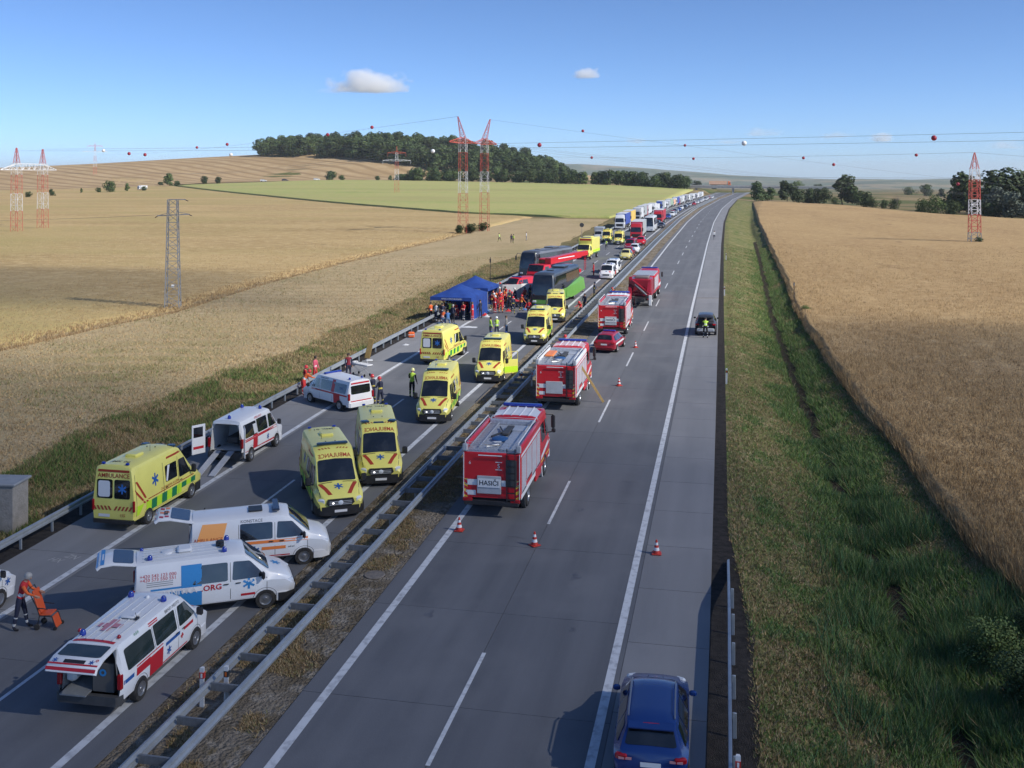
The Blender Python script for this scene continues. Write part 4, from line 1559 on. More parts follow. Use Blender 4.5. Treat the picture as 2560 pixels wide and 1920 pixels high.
def sprinter(label, loc, rz, bar='bar', rear_open=False, side_open=None, old=False, text_front=True):
    t = thing('ambulance', label, 'ambulance', loc, rz, 'yellow van ambulances')
    t.scale = (1, 1, .97)
    B = Loft([(-2.95, .42, 2.60, .90, .96, .80, 1.1, .16, .05, .02), (-2.86, .36, 2.66, .95, .985, .84, 1.1, .16, .06), (.50, .34, 2.68, .96, .99, .85, 1.1, .16, .06),
              (.95, .34, 2.53, .96, .99, .83, 1.1, .15, .06), (1.28, .34, 2.24, .96, .99, .80, 1.1, .12, .05), (2.06, .34, 1.38, .95, .98, .84, 1.08, .06, .05),
              (2.50, .34, 1.22, .93, .97, .82, 1.0, .07, .05), (2.80, .32, 1.05, .88, .92, .76, .85, .08, .04), (2.94, .36, .90, .78, .82, .66, .7, .08, .02)])
    B.body().build('body', YEL, t)
    T = B.top()
    P4('windscreen', GLS, t, B.top(.022), [(-.76, 2.02), (.76, 2.02), (.71, 1.30), (-.71, 1.30)], .06, 6, 6)
    MB().prism([(-.99, 2.2), (-.995, 2.62), (-.82, 2.92), (-.4, 3.05), (.4, 3.05), (.82, 2.92), (.995, 2.62), (.99, 2.2)], .22, .60, 'Z').build('front_bumper', BLK, t)
    MB().prism([(-.44, .62), (.44, .62), (.56, .74), (.50, .93), (-.50, .93), (-.56, .74)], 2.70, 3.01, 'Y').build('grille', BLK, t)
    gr = MB()
    for z in (.69, .76, .83):
        gr.box((0, 3.015, z), (.90, .012, .014))
    gr.lathe([(.085, 0), (.105, .012), (.085, .024)], (0, 3.008, .77), 'Y', 14)
    gr.build('grille_trim', CHR, t)
    for s in (-1, 1):
        h = MB().box((s * .72, 2.80, .82), (.36, .20, .25), rz=-s * .55, bev=.06).build('headlight', CHR, t)
        if s == 1 and not old:
            MB().box((s * .30, 3.02, .76), (.07, .03, .05)).build('flasher', LIT, t)
        P4('hood_stripe', RST, t, T, [(s * .80, 2.12), (s * .63, 2.12), (s * .30, 2.80), (s * .46, 2.80)], 0, 2, 4)
        P4('wiper_cowl', BLK, t, B.top(.014), [(s * .20, 2.06), (s * .78, 2.06), (s * .76, 2.10), (s * .22, 2.10)], 0, 3, 1)
        S = B.side(s)
        P4('cab_window', GLS, t, S, [(.72, 1.26), (1.80, 1.26), (1.38, 2.0), (.74, 2.04)], .08)
        P4('side_window', GLS, t, S, rect(-.42, .55, 1.36, 2.05), .08)
        P4('window_film', PLT, t, B.side(s, .013), [(-.40, 1.42), (-.28, 1.38), (-.02, 2.03), (-.2, 2.03)], 0, 1, 2)
        P4('sill', BLK, t, S, rect(-2.6, 2.3, .37, .52), 0, 8, 1)
        for yy, za, zb in ((.66, .55, 2.2), (-.60, .55, 2.25), (1.93, .62, 1.3), (-2.78, .6, 2.3)):
            P4('door_gap', DGR, t, B.side(s, .0105), rect(yy - .009, yy + .009, za, zb), 0, 1, 6)
        for yy in (.74, -.48):
            P4('door_handle', BLK, t, B.side(s, .03), rect(yy, yy + .17, 1.13, 1.17), 0, 1, 1)
        P4('hood_gap', DGR, t, B.top(.0105), [(s * .84, 2.10), (s * .855, 2.10), (s * .78, 2.78), (s * .765, 2.78)], 0, 1, 4)
        for k in range(10):
            y = -2.02 + k * .42
            P4('check', GRN if k % 2 else LIME, t, S, rect(y, y + .41, .56 + (.18 if .9 < y < 2 else 0), .98), 0, 1, 2)
        P4('check', LIME, t, S, [(-2.9, .62), (-2.55, .62), (-2.2, 1.0), (-2.9, 1.0)], 0, 2, 2)
        P4('side_stripe', RST, t, S, rect(-1.9, 2.0, 1.06, 1.10), 0, 8, 1)
        word('lettering', RST, t, 'ZACHRANNA SLUZBA', .15, S, (-.1, 1.18), s)
        P4('roof_stripe', RST, t, S, rect(-.25, .98, 2.31, 2.40), 0, 6, 1)
        for k in range(2):
            P4('diagonal_stripe', RST, t, S, [(-2.0 - .2 * k, .98), (-1.86 - .2 * k, .98), (-2.62 - .2 * k, 2.0 - .3 * k), (-2.76 - .2 * k, 2.0 - .3 * k)], 0, 1, 3)
        decal2d('star_emblem', BLU, t, star2d(.27), S, (-1.25, 1.72))
        arch('wheel_arch', t, B, s, 1.83, .345)
        arch('wheel_arch', t, B, s, -1.84, .345)
        for y in (1.83, -1.84):
            wheel(t, s * 1.0, y, .345, .24)
        MB().box((s * 1.14, 1.72, 1.42), (.24, .12, .36), bev=.05).box((s * 1.0, 1.72, 1.28), (.14, .06, .06)).build('mirror', BLK, t)
        MB().box((s * .93, -2.93, 1.05), (.10, .09, .46), bev=.02).build('tail_lamp', TAIL, t)
        MB().box((s * .2, .0, 2.74), (.04, .04, .05)).build('roof_stud', BLK, t)
    # forehead: mirrored AMBULANCE and slanted bars
    if text_front:
        word('lettering', RST, t, 'AMBULANCE', .23, lambda a, b: T(a, 1.17 - b), (0, 0), 1, .01)
        for s in (-1, 1):
            for k in range(4):
                x = s * (.12 + .13 * k)
                P4('forehead_stripe', RST, t, T, [(x, .86), (x + s * .06, .86), (x + s * .12, .76), (x + s * .06, .76)], 0, 1, 1)
    decal2d('star_emblem', BLU, t, star2d(.19), T, (0, 2.38))
    word('lettering', DGR, t, 'JMK ' + ('01' if bar == 'bar' else '06'), .3, T, (0, -2.4), 1, .01)
    MB().box((0, -1.35, 2.76), (.55, .62, .14), bev=.04).build('roof_vent', YEL, t)
    MB().cyl((.3, -.6, 2.70), (.3, -.6, 3.0), .012, .006, 5).build('antenna', BLK, t)
    if bar == 'bar':
        MB().box((0, .52, 2.78), (1.30, .24, .12), bev=.04).build('light_bar', mat('bar_lens', (.02, .045, .07), .1, spec=.8), t)
    else:
        for s in (-1, 1):
            MB().box((s * .62, .62, 2.66), (.36, .34, .12), rz=s * .3, bev=.04).build('beacon', mat('bar_lens', (.02, .045, .07), .1, spec=.8), t)
        MB().box((0, .72, 2.62), (.5, .3, .10), bev=.04).build('beacon', mat('bar_lens', (.02, .045, .07), .1, spec=.8), t)
    E0 = B.end(False)
    plate(t, B.end(True, .125), (0, .42))
    MB().prism([(-.9, -2.75), (-.93, -2.97), (-.85, -3.04), (.85, -3.04), (.93, -2.97), (.9, -2.75)], .34, .50, 'Z').build('rear_bumper', BLK, t)
    rear_bits(t, E0, RST)
    for s in (-1, 1):
        MB().box((s * .55, -2.78, 2.74), (.16, .12, .10), bev=.03).build('beacon', BLL, t)
    if rear_open:
        for s in (1,):
            d = MB().box((s * 1.02, -3.38, 1.42), (.05, .82, 1.95), bev=.02).build('rear_door', YEL, t)
            MB().box((s * 1.05, -3.42, 1.72), (.012, .55, .72)).build('door_window', PLT, d)
            MB().box((s * 1.05, -3.38, 2.26), (.012, .7, .14)).build('door_stripe', RST, d)
    if side_open:
        s = side_open
        a = R(62)
        d = MB().box((s * (.97 + .5 * math.sin(a)), 1.78 - .5 * math.cos(a) , 1.0), (.06, 1.02, 1.0), rz=s * a, bev=.02).build('open_door', YEL, t)
        MB().box((s * (.97 + .5 * math.sin(a)), 1.775 - .5 * math.cos(a), .80), (.085, .98, .42), rz=s * a).build('door_film', LIME, d)
        f = MB()
        x0, x1 = s * 1.0, s * (.97 + 1.0 * math.sin(a))
        f.bar((x0, 1.78, 1.5), (x0 + (x1 - x0) * .25, 1.65, 2.05), .035).bar((x0 + (x1 - x0) * .25, 1.65, 2.05), (x1, 1.32, 2.05), .035).bar((x1, 1.32, 2.05), (x1, 1.31, 1.5), .035)
        f.build('door_frame', YEL, d)
    return t


def rear_bits(t, E0, red, poster=True):
    for s in (-1, 1):
        P4('rear_window', GLS, t, E0, rect(*sorted((s * .04, s * .76)), 1.34, 2.12), .10)
    P4('window_poster', PLT, t, lambda x, z: (lambda q: (q[0], q[1] - .006, q[2]))(E0(x, z)), rect(-.70, -.16, 1.40, 2.06), .15)
    decal2d('star_emblem', mat('film_bright_blue', (.03, .16, .5), .4), t, star2d(.20), lambda x, z: (lambda q: (q[0], q[1] - .006, q[2]))(E0(x, z)), (.40, 1.74))
    word('lettering', red, t, 'AMBULANCE', .25, E0, (0, 2.27), 1, .01)
    P4('rear_stripe', red, t, E0, rect(-.72, .72, 2.42, 2.52), 0, 4, 1)
    hazard(t, E0, -.84, 0, .86, 1.03, 5, red, .1, -1)
    hazard(t, E0, .02, .86, .86, 1.03, 5, red, .1, 1)
    plate(t, E0, (-.42, .64), .52, .12)
    word('lettering', red, t, '155', .17, E0, (.42, .66), 1)


# ------------------------------------------------------------------ white transporter vans
T5 = [(-2.46, .45, 1.80, .86, .92, .66, 1.05, .14, .03, .09), (-2.30, .35, 1.94, .92, .95, .74, 1.05, .14, .04), (.75, .33, 1.98, .93, .96, .80, 1.05, .14, .05),
      (1.05, .33, 1.92, .93, .96, .78, 1.05, .13, .05), (1.85, .33, 1.18, .92, .95, .80, 1.0, .06, .05), (2.28, .33, 1.04, .90, .93, .78, .92, .07, .04),
      (2.47, .34, .90, .84, .88, .70, .8, .08, .03), (2.55, .38, .78, .72, .77, .60, .65, .07, .02)]


def van_base(name, label, loc, rz, st, paintm, rear='closed', wb=(1.6, -1.5), group=None, win=True, winrear=True, glass=None):
    t = thing(name, label, 'ambulance', loc, rz, group)
    t.scale = (1, 1, .94)
    B = Loft(st)
    gl = glass or GLS
    y0, y1 = B.ys[0], B.ys[-1]
    B.body(cap0=(rear == 'closed')).build('body', paintm, t)
    T = B.top()
    zr0 = B.st[2][2]
    P4('windscreen', gl, t, B.top(.02), [(-.74, B.st[4][0] - .04), (.74, B.st[4][0] - .04), (.68, B.st[3][0] + .04), (-.68, B.st[3][0] + .04)], .07, 6, 6)
    MB().prism([(-.95, y1 - .6), (-.955, y1 - .3), (-.78, y1 - .02), (-.4, y1 + .07), (.4, y1 + .07), (.78, y1 - .02), (.955, y1 - .3), (.95, y1 - .6)], .24, .52, 'Z').build('front_bumper', paintm if 'sky' not in name else BLK, t)
    MB().prism([(-.42, .58), (.42, .58), (.46, .76), (-.46, .76)], y1 - .2, y1 + .03, 'Y').build('grille', BLK, t)
    plate(t, B.end(True, .085), (0, .38))
    for s in (-1, 1):
        S = B.side(s)
        MB().box((s * .70, y1 - .17, .78), (.34, .2, .2), rz=-s * .6, bev=.05).build('headlight', CHR, t)
        c0 = B.st[4][0]
        P4('cab_window', gl, t, S, [(c0 - 1.22, 1.14), (c0 - .16, 1.14), (c0 - .66, 1.70), (c0 - 1.18, 1.74)], .08)
        if win:
            P4('side_window', gl, t, S, rect(c0 - 2.50, c0 - 1.36, 1.14, 1.74), .07)
        if winrear:
            P4('side_window', gl, t, S, rect(c0 - 3.95, c0 - 2.60, 1.14, 1.72), .07)
        P4('sill', DGR, t, S, rect(y0 + .2, y1 - .5, .34, .42), 0, 8, 1)
        for y in wb:
            arch('wheel_arch', t, B, s, y, .34)
            wheel(t, s * .965, y, .34, .22)
        MB().box((s * 1.08, c0 - .25, 1.22), (.22, .11, .26), bev=.05).build('mirror', BLK, t)
        MB().box((s * .87, y0 + .05, .98), (.13, .12, .42), bev=.02).build('tail_lamp', TAIL, t)
        for yy in (c0 - 1.12, c0 - 1.5):
            P4('door_handle', BLK, t, B.side(s, .03), rect(yy, yy + .16, 1.02, 1.06), 0, 1, 1)
        for yy in (c0 - 1.28, c0 - 2.55, c0 - .12):
            P4('door_gap', DGR, t, B.side(s, .003), rect(yy - .008, yy + .008, .5, 1.72 if yy < c0 - .2 else 1.1), 0, 1, 4)
    MB().prism([(-.9, y0 + .3), (-.93, y0), (-.82, y0 - .09), (.82, y0 - .09), (.93, y0), (.9, y0 + .3)], .34, .60, 'Z').build('rear_bumper', DGR if rear != 'closed' else paintm, t)
    return t, B


def interior(t, B, y1=-.5, m=None, z0=.60, z1=None, w=.82):
    y0 = B.ys[0] + .05
    z1 = z1 or B.st[1][2] - .12
    v = [(-w, y0, z0), (w, y0, z0), (w, y1, z0), (-w, y1, z0), (-w * .86, y0, z1), (w * .86, y0, z1), (w * .86, y1, z1), (-w * .86, y1, z1)]
    return MB().add(v, [(0, 1, 2, 3), (4, 7, 6, 5), (1, 5, 6, 2), (0, 3, 7, 4), (2, 6, 7, 3)]).build('interior', m or INT, t, fix=False)


def tailgate(t, B, m, ang=6, w=.80, ln=1.25, glass=None):
    """lifted tailgate hinged at the rear roof edge; returns (gate, surface map)"""
    p = B.st[1]
    o = thing('tailgate', None, None) if False else None
    prof = [(.05, .02), (-.62 * ln, .055), (-.92 * ln, -.02), (-ln, -.14), (-ln + .02, -.17), (-.9 * ln, -.06), (-.6 * ln, .015), (.05, -.015)]
    ca, sa = math.cos(R(ang)), math.sin(R(ang))
    rot = lambda y, z: (y * ca + z * sa, -y * sa + z * ca)
    mb = MB()
    n = len(prof)
    v = []
    for x, k in ((-w, .97), (-w * .93, 1), (w * .93, 1), (w, .97)):
        for q in prof:
            a = rot(q[0] * k, q[1] - (.03 if k < 1 else 0))
            v.append((x, p[0] + a[0], p[2] - .02 + a[1]))
    f = [tuple(range(n)), tuple(range(4 * n - 1, 3 * n - 1, -1))]
    for j in range(3):
        for i in range(n):
            f.append((j * n + i, j * n + (i + 1) % n, j * n + n + (i + 1) % n, j * n + n + i))
    g = mb.add(v, f).build('tailgate', m, t)
    ys = [-ln, -.92 * ln, -.62 * ln, .05]
    zs = [-.14, -.02, .055, .02]

    def mp(x, y):
        a = rot(y, float(np.interp(y, ys, zs)) + .009)
        return (x, p[0] + a[0], p[2] - .02 + a[1])
    P4('tailgate_window', glass or GLS, g, mp, rect(-w * .86, w * .86, -.60 * ln, -.08 * ln), .1)
    return g, mp


def beacon(t, x, y, z, m=None, r=.085, h=.16):
    MB().lathe([(r, 0), (r * 1.05, .03), (r * .9, h * .7), (r * .5, h), (.005, h * 1.02)], (x, y, z), 'Z', 12).build('beacon', m or BLL, t)


def roof_ribs(t, B, m, y0=-2.2, y1=.6, xs=(-.5, -.25, 0, .25, .5)):
    mb = MB()
    for x in xs:
        mb.box((x, (y0 + y1) / 2, B.top_z(x, 0) + .004), (.035, y1 - y0, .02))
    mb.build('roof_ribs', m, t)


# ---- nearest van, white with red panels, tailgate up
VW, B = van_base('ambulance', 'white van with red cross panels and raised tailgate nearest the camera', (-15.93, 24.15, 0), R(1.5), T5, WHT, 'open', glass=GLG)
t = VW
roof_ribs(t, B, mat('roof_white', (.6, .62, .64), .5))
T = B.top()
for s in (-1, 1):
    S = B.side(s)
    if s > 0:
        P4('red_panel', RED, t, S, rect(-1.02, -.32, .44, 1.10), 0, 3, 3)
        P4('red_panel', RED, t, S, rect(-1.72, -1.02, .80, 1.10), 0, 3, 2)
    else:
        P4('red_panel', RED, t, S, rect(-1.6, -.4, .75, 1.10), 0, 3, 3)
    P4('blue_bar', BLU, t, S, rect(-.18, .62, .92, 1.03), 0, 3, 1)
    P4('blue_bar', BLU, t, S, rect(-2.35, -1.85, .86, .98), 0, 3, 1)
    P4('red_bar', RED, t, S, rect(.85, 1.42, .94, 1.04), 0, 3, 1)
    for z in (1.78, 1.84):
        P4('red_bar', RED, t, S, [(-.82, z), (-.36, z), (-.36, z + .035), (-.82, z + .035)], 0, 2, 1)
    P4('red_bar', RED, t, S, rect(-.3, 1.1, .46, .50), 0, 4, 1)
    decal2d('star_emblem', BLU, t, star2d(.13), S, (.02, .72))
    decal2d('red_cross', RED, t, cross2d(.085, .03), S, (.76, .82))
    word('lettering', DGR, t, 'BRNO MESTO', .13, S, (.45, 1.83), s)
    word('lettering', GRN, t, '***', .2, S, (-1.4, 1.83), s)
P4('rear_roof_band', RED, t, T, rect(-.60, .60, -2.28, -2.16), 0, 5, 1)
P4('hood_panel', RED, t, T, rect(-.6, .6, 2.0, 2.35), 0, 5, 2)
decal2d('red_cross', mat('faded_red', (.52, .22, .26), .6), t, cross2d(.34, .11), B.top(.03), (-.05, -1.35))
beacon(t, -.55, .55, 2.0)
beacon(t, .55, .42, 2.0)
beacon(t, -.50, -1.95, 1.97)
beacon(t, .0, .5, 2.0, PLT, .06, .1)
beacon(t, .56, -1.95, 1.98, TAIL, .055, .08)
beacon(t, -.72, -1.75, 1.97, TAIL, .055, .08)
MB().box((.18, -.72, 2.06), (.42, .42, .07), bev=.03).build('roof_hatch', PLT, t)
MB().cyl((.45, -.85, 2.0), (.43, -.9, 2.22), .012, .006, 5).box((.45, -.85, 2.03), (.08, .14, .05)).build('antenna', BLK, t)
interior(t, B)
MB().box((.34, -2.05, 1.02), (.62, .6, .82), bev=.02).build('cabinet', mat('cabinet_brown', (.10, .095, .09), .6), t)
decal2d('sticker', SKYB, t, text2d('o', .4, .03), lambda a, b: (.34 + a, -2.36, 1.1 + b), (0, .1))
MB().prism([(-2.62, .58), (-1.6, .66), (-1.6, .70), (-2.62, .62)], -.75, .0, 'X').build('stretcher_platform', GRY, t)
MB().box((-.62, -1.9, 1.05), (.3, .9, .5), bev=.08).build('bag', INW, t)
g, mp = tailgate(t, B, WHT, -9, .72, 1.06, glass=GLG)
for y in (-1.04, -.92):
    P4('tailgate_stripe', RED, g, mp, rect(-.70, .70, y, y + .05), 0, 6, 1)
P4('plate_recess', BLK, g, mp, rect(-.30, .30, -.86, -.75), 0, 2, 1)
for x in (-.55, .48):
    decal2d('star_emblem', BLU, g, star2d(.075), mp, (x, -.80))
decal2d('ring_emblem', RED, g, text2d('o', .16, .02), mp, (.60, -.72))

# ---- blue and white van
TR = [(-2.50, .45, 1.90, .88, .95, .74, 1.05, .14, .03, .05), (-2.40, .35, 1.97, .93, .97, .80, 1.05, .14, .04), (.55, .33, 1.99, .94, .98, .82, 1.05, .14, .05),
      (.92, .33, 1.94, .94, .98, .80, 1.05, .13, .05), (1.75, .33, 1.24, .93, .97, .82, 1.0, .07, .06), (2.20, .33, 1.08, .91, .95, .80, .95, .10, .06),
      (2.42, .34, .92, .85, .90, .72, .8, .10, .04), (2.54, .38, .76, .74, .80, .62, .62, .08, .02)]
hd = math.atan2(28.50 - 27.64, -14.46 + 15.88)
rz = hd - math.pi / 2
c, s_ = math.cos(hd), math.sin(hd)
fw = Vector((-14.20, 28.84, 0))
# front right wheel sits at local (0.965, 1.55)
def place(fwp, lx, ly, rz):
    m = Matrix.Rotation(rz, 3, 'Z')
    return Vector(fwp) - m @ Vector((lx, ly, 0))
t, B = van_base('ambulance', 'white and sky blue van lettered SANITKA.ORG with raised tailgate', place(fw, .97, 1.58, rz), rz, TR, WHT, 'open', wb=(1.58, -1.52), winrear=False)
T = B.top()
for s in (-1, 1):
    S = B.side(s)
    P4('blue_panel', SKYB, t, S, rect(-1.05, -.42, .44, 1.80), 0, 3, 4)
    P4('blue_panel', SKYB, t, S, rect(-1.98, -1.05, .76, 1.16), 0, 3, 2)
    if s > 0:
        word('lettering', WHT, t, 'SANITKA', .27, B.side(s, .013), (-1.12, .98), s, .02)
        word('lettering', RED, t, '.ORG', .27, B.side(s, .013), (-.12, .98), s, .02)
    else:
        word('lettering', WHT, t, 'SANITKA', .34, B.side(s, .013), (-1.3, .96), s, .02)
    word('lettering', RED, t, '+420 543 123 000', .15, S, (-1.75, 1.58), s)
    word('lettering', RED, t, '+420 573 550 551', .15, S, (-1.75, 1.46), s)
    for k in range(3):
        P4('small_print', GRY, t, S, rect(-2.1, -1.3, 1.24 + .06 * k, 1.262 + .06 * k), 0, 2, 1)
    decal2d('star_emblem', SKYB, t, star2d(.20), S, (1.05, .98))
    P4('red_bar', RED, t, S, rect(.80, 1.25, .56, .64), 0, 2, 1)
    P4('sill_strip', BLK, t, S, rect(-2.3, 1.2, .35, .46), 0, 6, 1)
decal2d('star_emblem', SKYB, t, star2d(.17), T, (0, 2.0))
MB().prism([(-.97, 2.0), (-.975, 2.25), (-.80, 2.53), (-.4, 2.62), (.4, 2.62), (.80, 2.53), (.975, 2.25), (.97, 2.0)], .22, .50, 'Z').build('bumper_skirt', BLK, t)
roof_ribs(t, B, mat('roof_white', (.6, .62, .64), .5), -2.2, .4, (-.6, -.36, -.12, .12, .36, .6))
beacon(t, .55, .30, 2.02)
beacon(t, -.58, .45, 2.0)
beacon(t, .5, -2.0, 2.0)
beacon(t, -.5, -2.25, 1.98, BLL, .06, .1)
MB().box((.0, .20, 2.12), (.22, .26, .22), bev=.05).cyl((-.1, .2, 2.1), (.25, .25, 2.12), .07, .07, 8).build('siren_horn', BLK, t)
MB().lathe([(.20, 0), (.19, .05), (.12, .07), (.01, .075)], (.0, -1.45, 2.01), 'Z', 14).build('roof_vent', PLT, t)
MB().box((.0, -.92, 2.08), (.55, .46, .12), bev=.05).build('roof_vent', PLT, t)
interior(t, B)
MB().box((.3, -2.0, 1.1), (.7, .5, .9)).build('cabinet', INT, t)
g, mp = tailgate(t, B, WHT, 8, .72, 1.2)
P4('tailgate_panel', SKYB, g, mp, rect(-.70, .70, -1.19, -.97), 0, 5, 2)
P4('plate_recess', PLT, g, lambda x, y: (lambda q: (q[0], q[1], q[2] + .006))(mp(x, y)), rect(-.28, .28, -1.12, -1.0), 0, 2, 1)

# ---- orange and white van
hd = math.atan2(32.34 - 31.01, -15.04 + 17.65)
rz = hd - math.pi / 2
t, B = van_base('ambulance', 'white van with orange flashes and raised red striped tailgate behind the blue one', place((-14.46, 32.67, 0), .965, 1.62, rz), rz, T5, WHT, 'open', winrear=False)
T = B.top()
for s in (-1, 1):
    S = B.side(s)
    P4('orange_panel', mat('film_pale_orange', (.90, .40, .12), .4), t, S, [(-2.15, 1.22), (-1.25, 1.22), (-1.10, 1.82), (-1.95, 1.82)], 0, 3, 3)
    word('lettering', RST, t, 'AMBULANCE', .17, B.side(s, .013), (-1.75, 1.27), s)
    word('lettering', DGR, t, 'KONSTACE', .15, S, (-.25, 1.82), s)
    P4('orange_stripe', ORG, t, S, rect(-1.1, 1.75, .98, 1.09), 0, 6, 1)
    P4('orange_stripe', ORG, t, S, rect(.1, .95, .72, .84), 0, 3, 1)
    P4('red_bar', RED, t, S, rect(.2, 1.1, .42, .50), 0, 3, 1)
    decal2d('star_emblem', BLU, t, star2d(.18), S, (-.15, .72))
    word('lettering', DGR, t, 'zdravi', .10, S, (1.15, .78), s)
MB().box((0, .62, 2.11), (1.25, .26, .10), bev=.03).build('light_bar', mat('bar_blue_black', (.02, .03, .055), .15, spec=.8), t)
MB().box((.05, -.1, 2.05), (.62, .5, .04), bev=.02).build('roof_hatch', BLK, t)
beacon(t, -.55, -1.9, 1.98, BLK, .03, .06)
interior(t, B)
MB().box((.2, -2.0, 1.15), (.8, .5, .95)).build('cabinet', INT, t)
g, mp = tailgate(t, B, WHT, 12, .72, 1.3)
for x in (-.62, -.2, .3):
    P4('tailgate_stripe', RED if x != -.2 else ORG, g, mp, [(x, -1.28), (x + .2, -1.28), (x + .3, -1.02), (x + .1, -1.02)], 0, 2, 2)
    P4('tailgate_stripe', ORG if x != .3 else RED, g, mp, [(x, -.98), (x + .2, -.98), (x + .22, -.84), (x + .05, -.84)], 0, 2, 1)
P4('plate_recess', DGR, g, mp, rect(-.22, .22, -1.02, -.88), 0, 2, 1)

# ---- front of a white van cut by the left edge
t, B = van_base('white_van', 'front of a white van cut off by the left picture edge', (-23.72, 25.5, 0), R(-1), T5, WHT, 'closed')
t['category'] = 'van'
decal2d('star_emblem', BLU, t, star2d(.14), B.side(1), (2.0, .8))

# ---- white red van with barn doors open
t, B = van_base('ambulance', 'white and red van with both rear doors open and ramps down', (-23.35, 46.25, 0), R(-1), T5, WHT, 'open')
for s in (-1, 1):
    S = B.side(s)
    P4('red_stripe', RED, t, S, rect(-2.3, 1.6, .98, 1.10), 0, 8, 1)
    P4('red_stripe', RED, t, S, rect(-2.3, 1.3, .42, .56), 0, 8, 1)
    P4('red_panel', RED, t, S, rect(-1.25, -.75, .56, 1.14), 0, 2, 3)
    P4('window_blind', INW, t, B.side(s, .014), rect(-1.1, -.75, 1.18, 1.6), 0, 1, 1)
    decal2d('star_emblem', BLU, t, star2d(.14), S, (.5, .75))
    word('lettering', RED, t, 'AMBULANCE', .14, S, (-.4, 1.82), s)
t.scale = (1, .92, 1.10)
interior(t, B, -.4, INW)
for s in (-1, 1):
    d = MB().box((s * 1.22, -2.86, 1.18), (.78, .05, 1.30), rz=-s * R(62), bev=.02).build('rear_door', WHT, t)
    MB().box((s * 1.24, -2.89, 1.50), (.55, .06, .45), rz=-s * R(62)).build('door_window', GLS, d)
    MB().box((s * 1.23, -2.875, .82), (.6, .065, .12), rz=-s * R(62)).build('door_stripe', RED, d)
for x in (-.35, .35):
    MB().prism([(-2.5, .62), (-4.6, .03), (-4.6, .07), (-2.5, .66)], x - .16, x + .16, 'X').build('ramp', LGR, t)
MB().box((0, -1.0, .95), (.6, 1.3, .3), bev=.05).build('seat', DGR, t)
beacon(t, -.5, .5, 2.0)
beacon(t, .5, .5, 2.0)
beacon(t, .0, -2.0, 1.98)

# ---- white red van seen from its flank, closed
hd = math.atan2(57.88 - 56.04, -24.86 + 22.11)
rz = hd - math.pi / 2
m3 = Matrix.Rotation(rz, 3, 'Z')
ctr = Vector(((-24.86 - 22.11) / 2, (57.88 + 56.04) / 2, 0)) - m3 @ Vector((-.965, .05, 0))
t, B = van_base('ambulance', 'white van with red waist stripe parked across the hard shoulder', ctr, rz, T5, WHT, 'closed')
for s in (-1, 1):
    S = B.side(s)
    P4('red_stripe', RED, t, S, rect(-2.3, 1.9, .98, 1.07), 0, 8, 1)
    P4('red_panel', RED, t, S, rect(-1.55, -.9, .44, .98), 0, 2, 3)
    P4('red_panel', RED, t, S, rect(-.95, -.65, 1.10, 1.86), 0, 1, 4)
    word('lettering', DGR, t, 'AMBULANCE', .13, S, (.2, 1.82), s)
    word('lettering', BLU, t, '112', .22, B.side(s, .015), (-1.6, 1.42), s, .01)
E0 = B.end(False)
P4('rear_window', GLS, t, E0, rect(-.70, .70, 1.12, 1.66), .1)
P4('rear_band', RED, t, E0, rect(-.66, .66, 1.74, 1.84), 0, 3, 1)
P4('rear_band', RED, t, E0, rect(-.76, .76, .66, .72), 0, 3, 1)
plate(t, E0, (0, .88), .5, .12)
for x in (-.45, .45):
    beacon(t, x, -1.9, 1.98, BLL, .07, .12)
MB().box((0, .5, 2.06), (1.2, .25, .1), bev=.03).build('light_bar', BLL, t)

# ---- the yellow ambulances
sprinter('yellow ambulance seen from behind beside the concrete cabinet', (-23.35, 37.25, 0), R(0), 'split', old=True).scale = (.96, .94, .97)
h7 = math.degrees(math.atan2(37.46 - 40.45, -15.80 + 18.09)) - 90
def place_front(x, y, rzd, ly=2.95):
    m = Matrix.Rotation(R(rzd), 3, 'Z')
    return Vector((x, y, 0)) - m @ Vector((0, ly, 0))
sprinter('yellow ambulance facing the camera askew, front left of a close pair', place_front(-14.95, 37.6, -150), R(-150), 'bar').scale = (1.03, .97, .92)
sprinter('yellow ambulance facing the camera, right one of a close pair', place_front(-14.75, 42.1, -158), R(-158), 'split').scale = (1.03, .97, .93)
sprinter('yellow ambulance with open rear door facing the camera beside the central rail', place_front(-15.75, 53.9, -172), R(-172), 'bar', rear_open=True)
sprinter('yellow ambulance with its driver door open beside the central rail', place_front(-15.2, 65.6, -175), R(-175), 'bar', side_open=-1)
sprinter('yellow ambulance seen from behind in the right lane near the tents', (-20.6, 74.25, 0), R(-3), 'split', old=True)
sprinter('yellow ambulance with dark roof lights below the green coach', place_front(-14.95, 81.6, -176), R(-176), 'bar', old=True)
sprinter('yellow ambulance standing right in front of the green coach', place_front(-15.35, 94.6, -172), R(-172), 'split', old=True)
sprinter('left of two far yellow ambulances before the lorries', place_front(-23.4, 208.5, -178), R(-178), 'bar')
sprinter('right of two far yellow ambulances before the lorries', place_front(-20.3, 202.2, -178), R(-178), 'bar', old=True)
# ------------------------------------------------------------------ fire engines
HI = mat('film_fluor_yellow', (.80, .50, .05), .4)
WRED = mat('roof_faded_white', (.72, .75, .80), .5, col2=(.62, .65, .70), scale=2)


def shutter(t, x, y0, y1, z0, z1):
    s = 1 if x > 0 else -1
    mb = MB()
    n = 12
    for k in range(n):
        z = z0 + (z1 - z0) * (k + .5) / n
        mb.box((x, (y0 + y1) / 2, z), (.03, y1 - y0, (z1 - z0) / n * .82), bev=.008)
    mb.build('roller_shutter', SHUT, t)
    MB().box((x + s * .012, (y0 + y1) / 2, z0 + .06), (.03, (y1 - y0) * .9, .05)).build('shutter_handle', BLK, t)


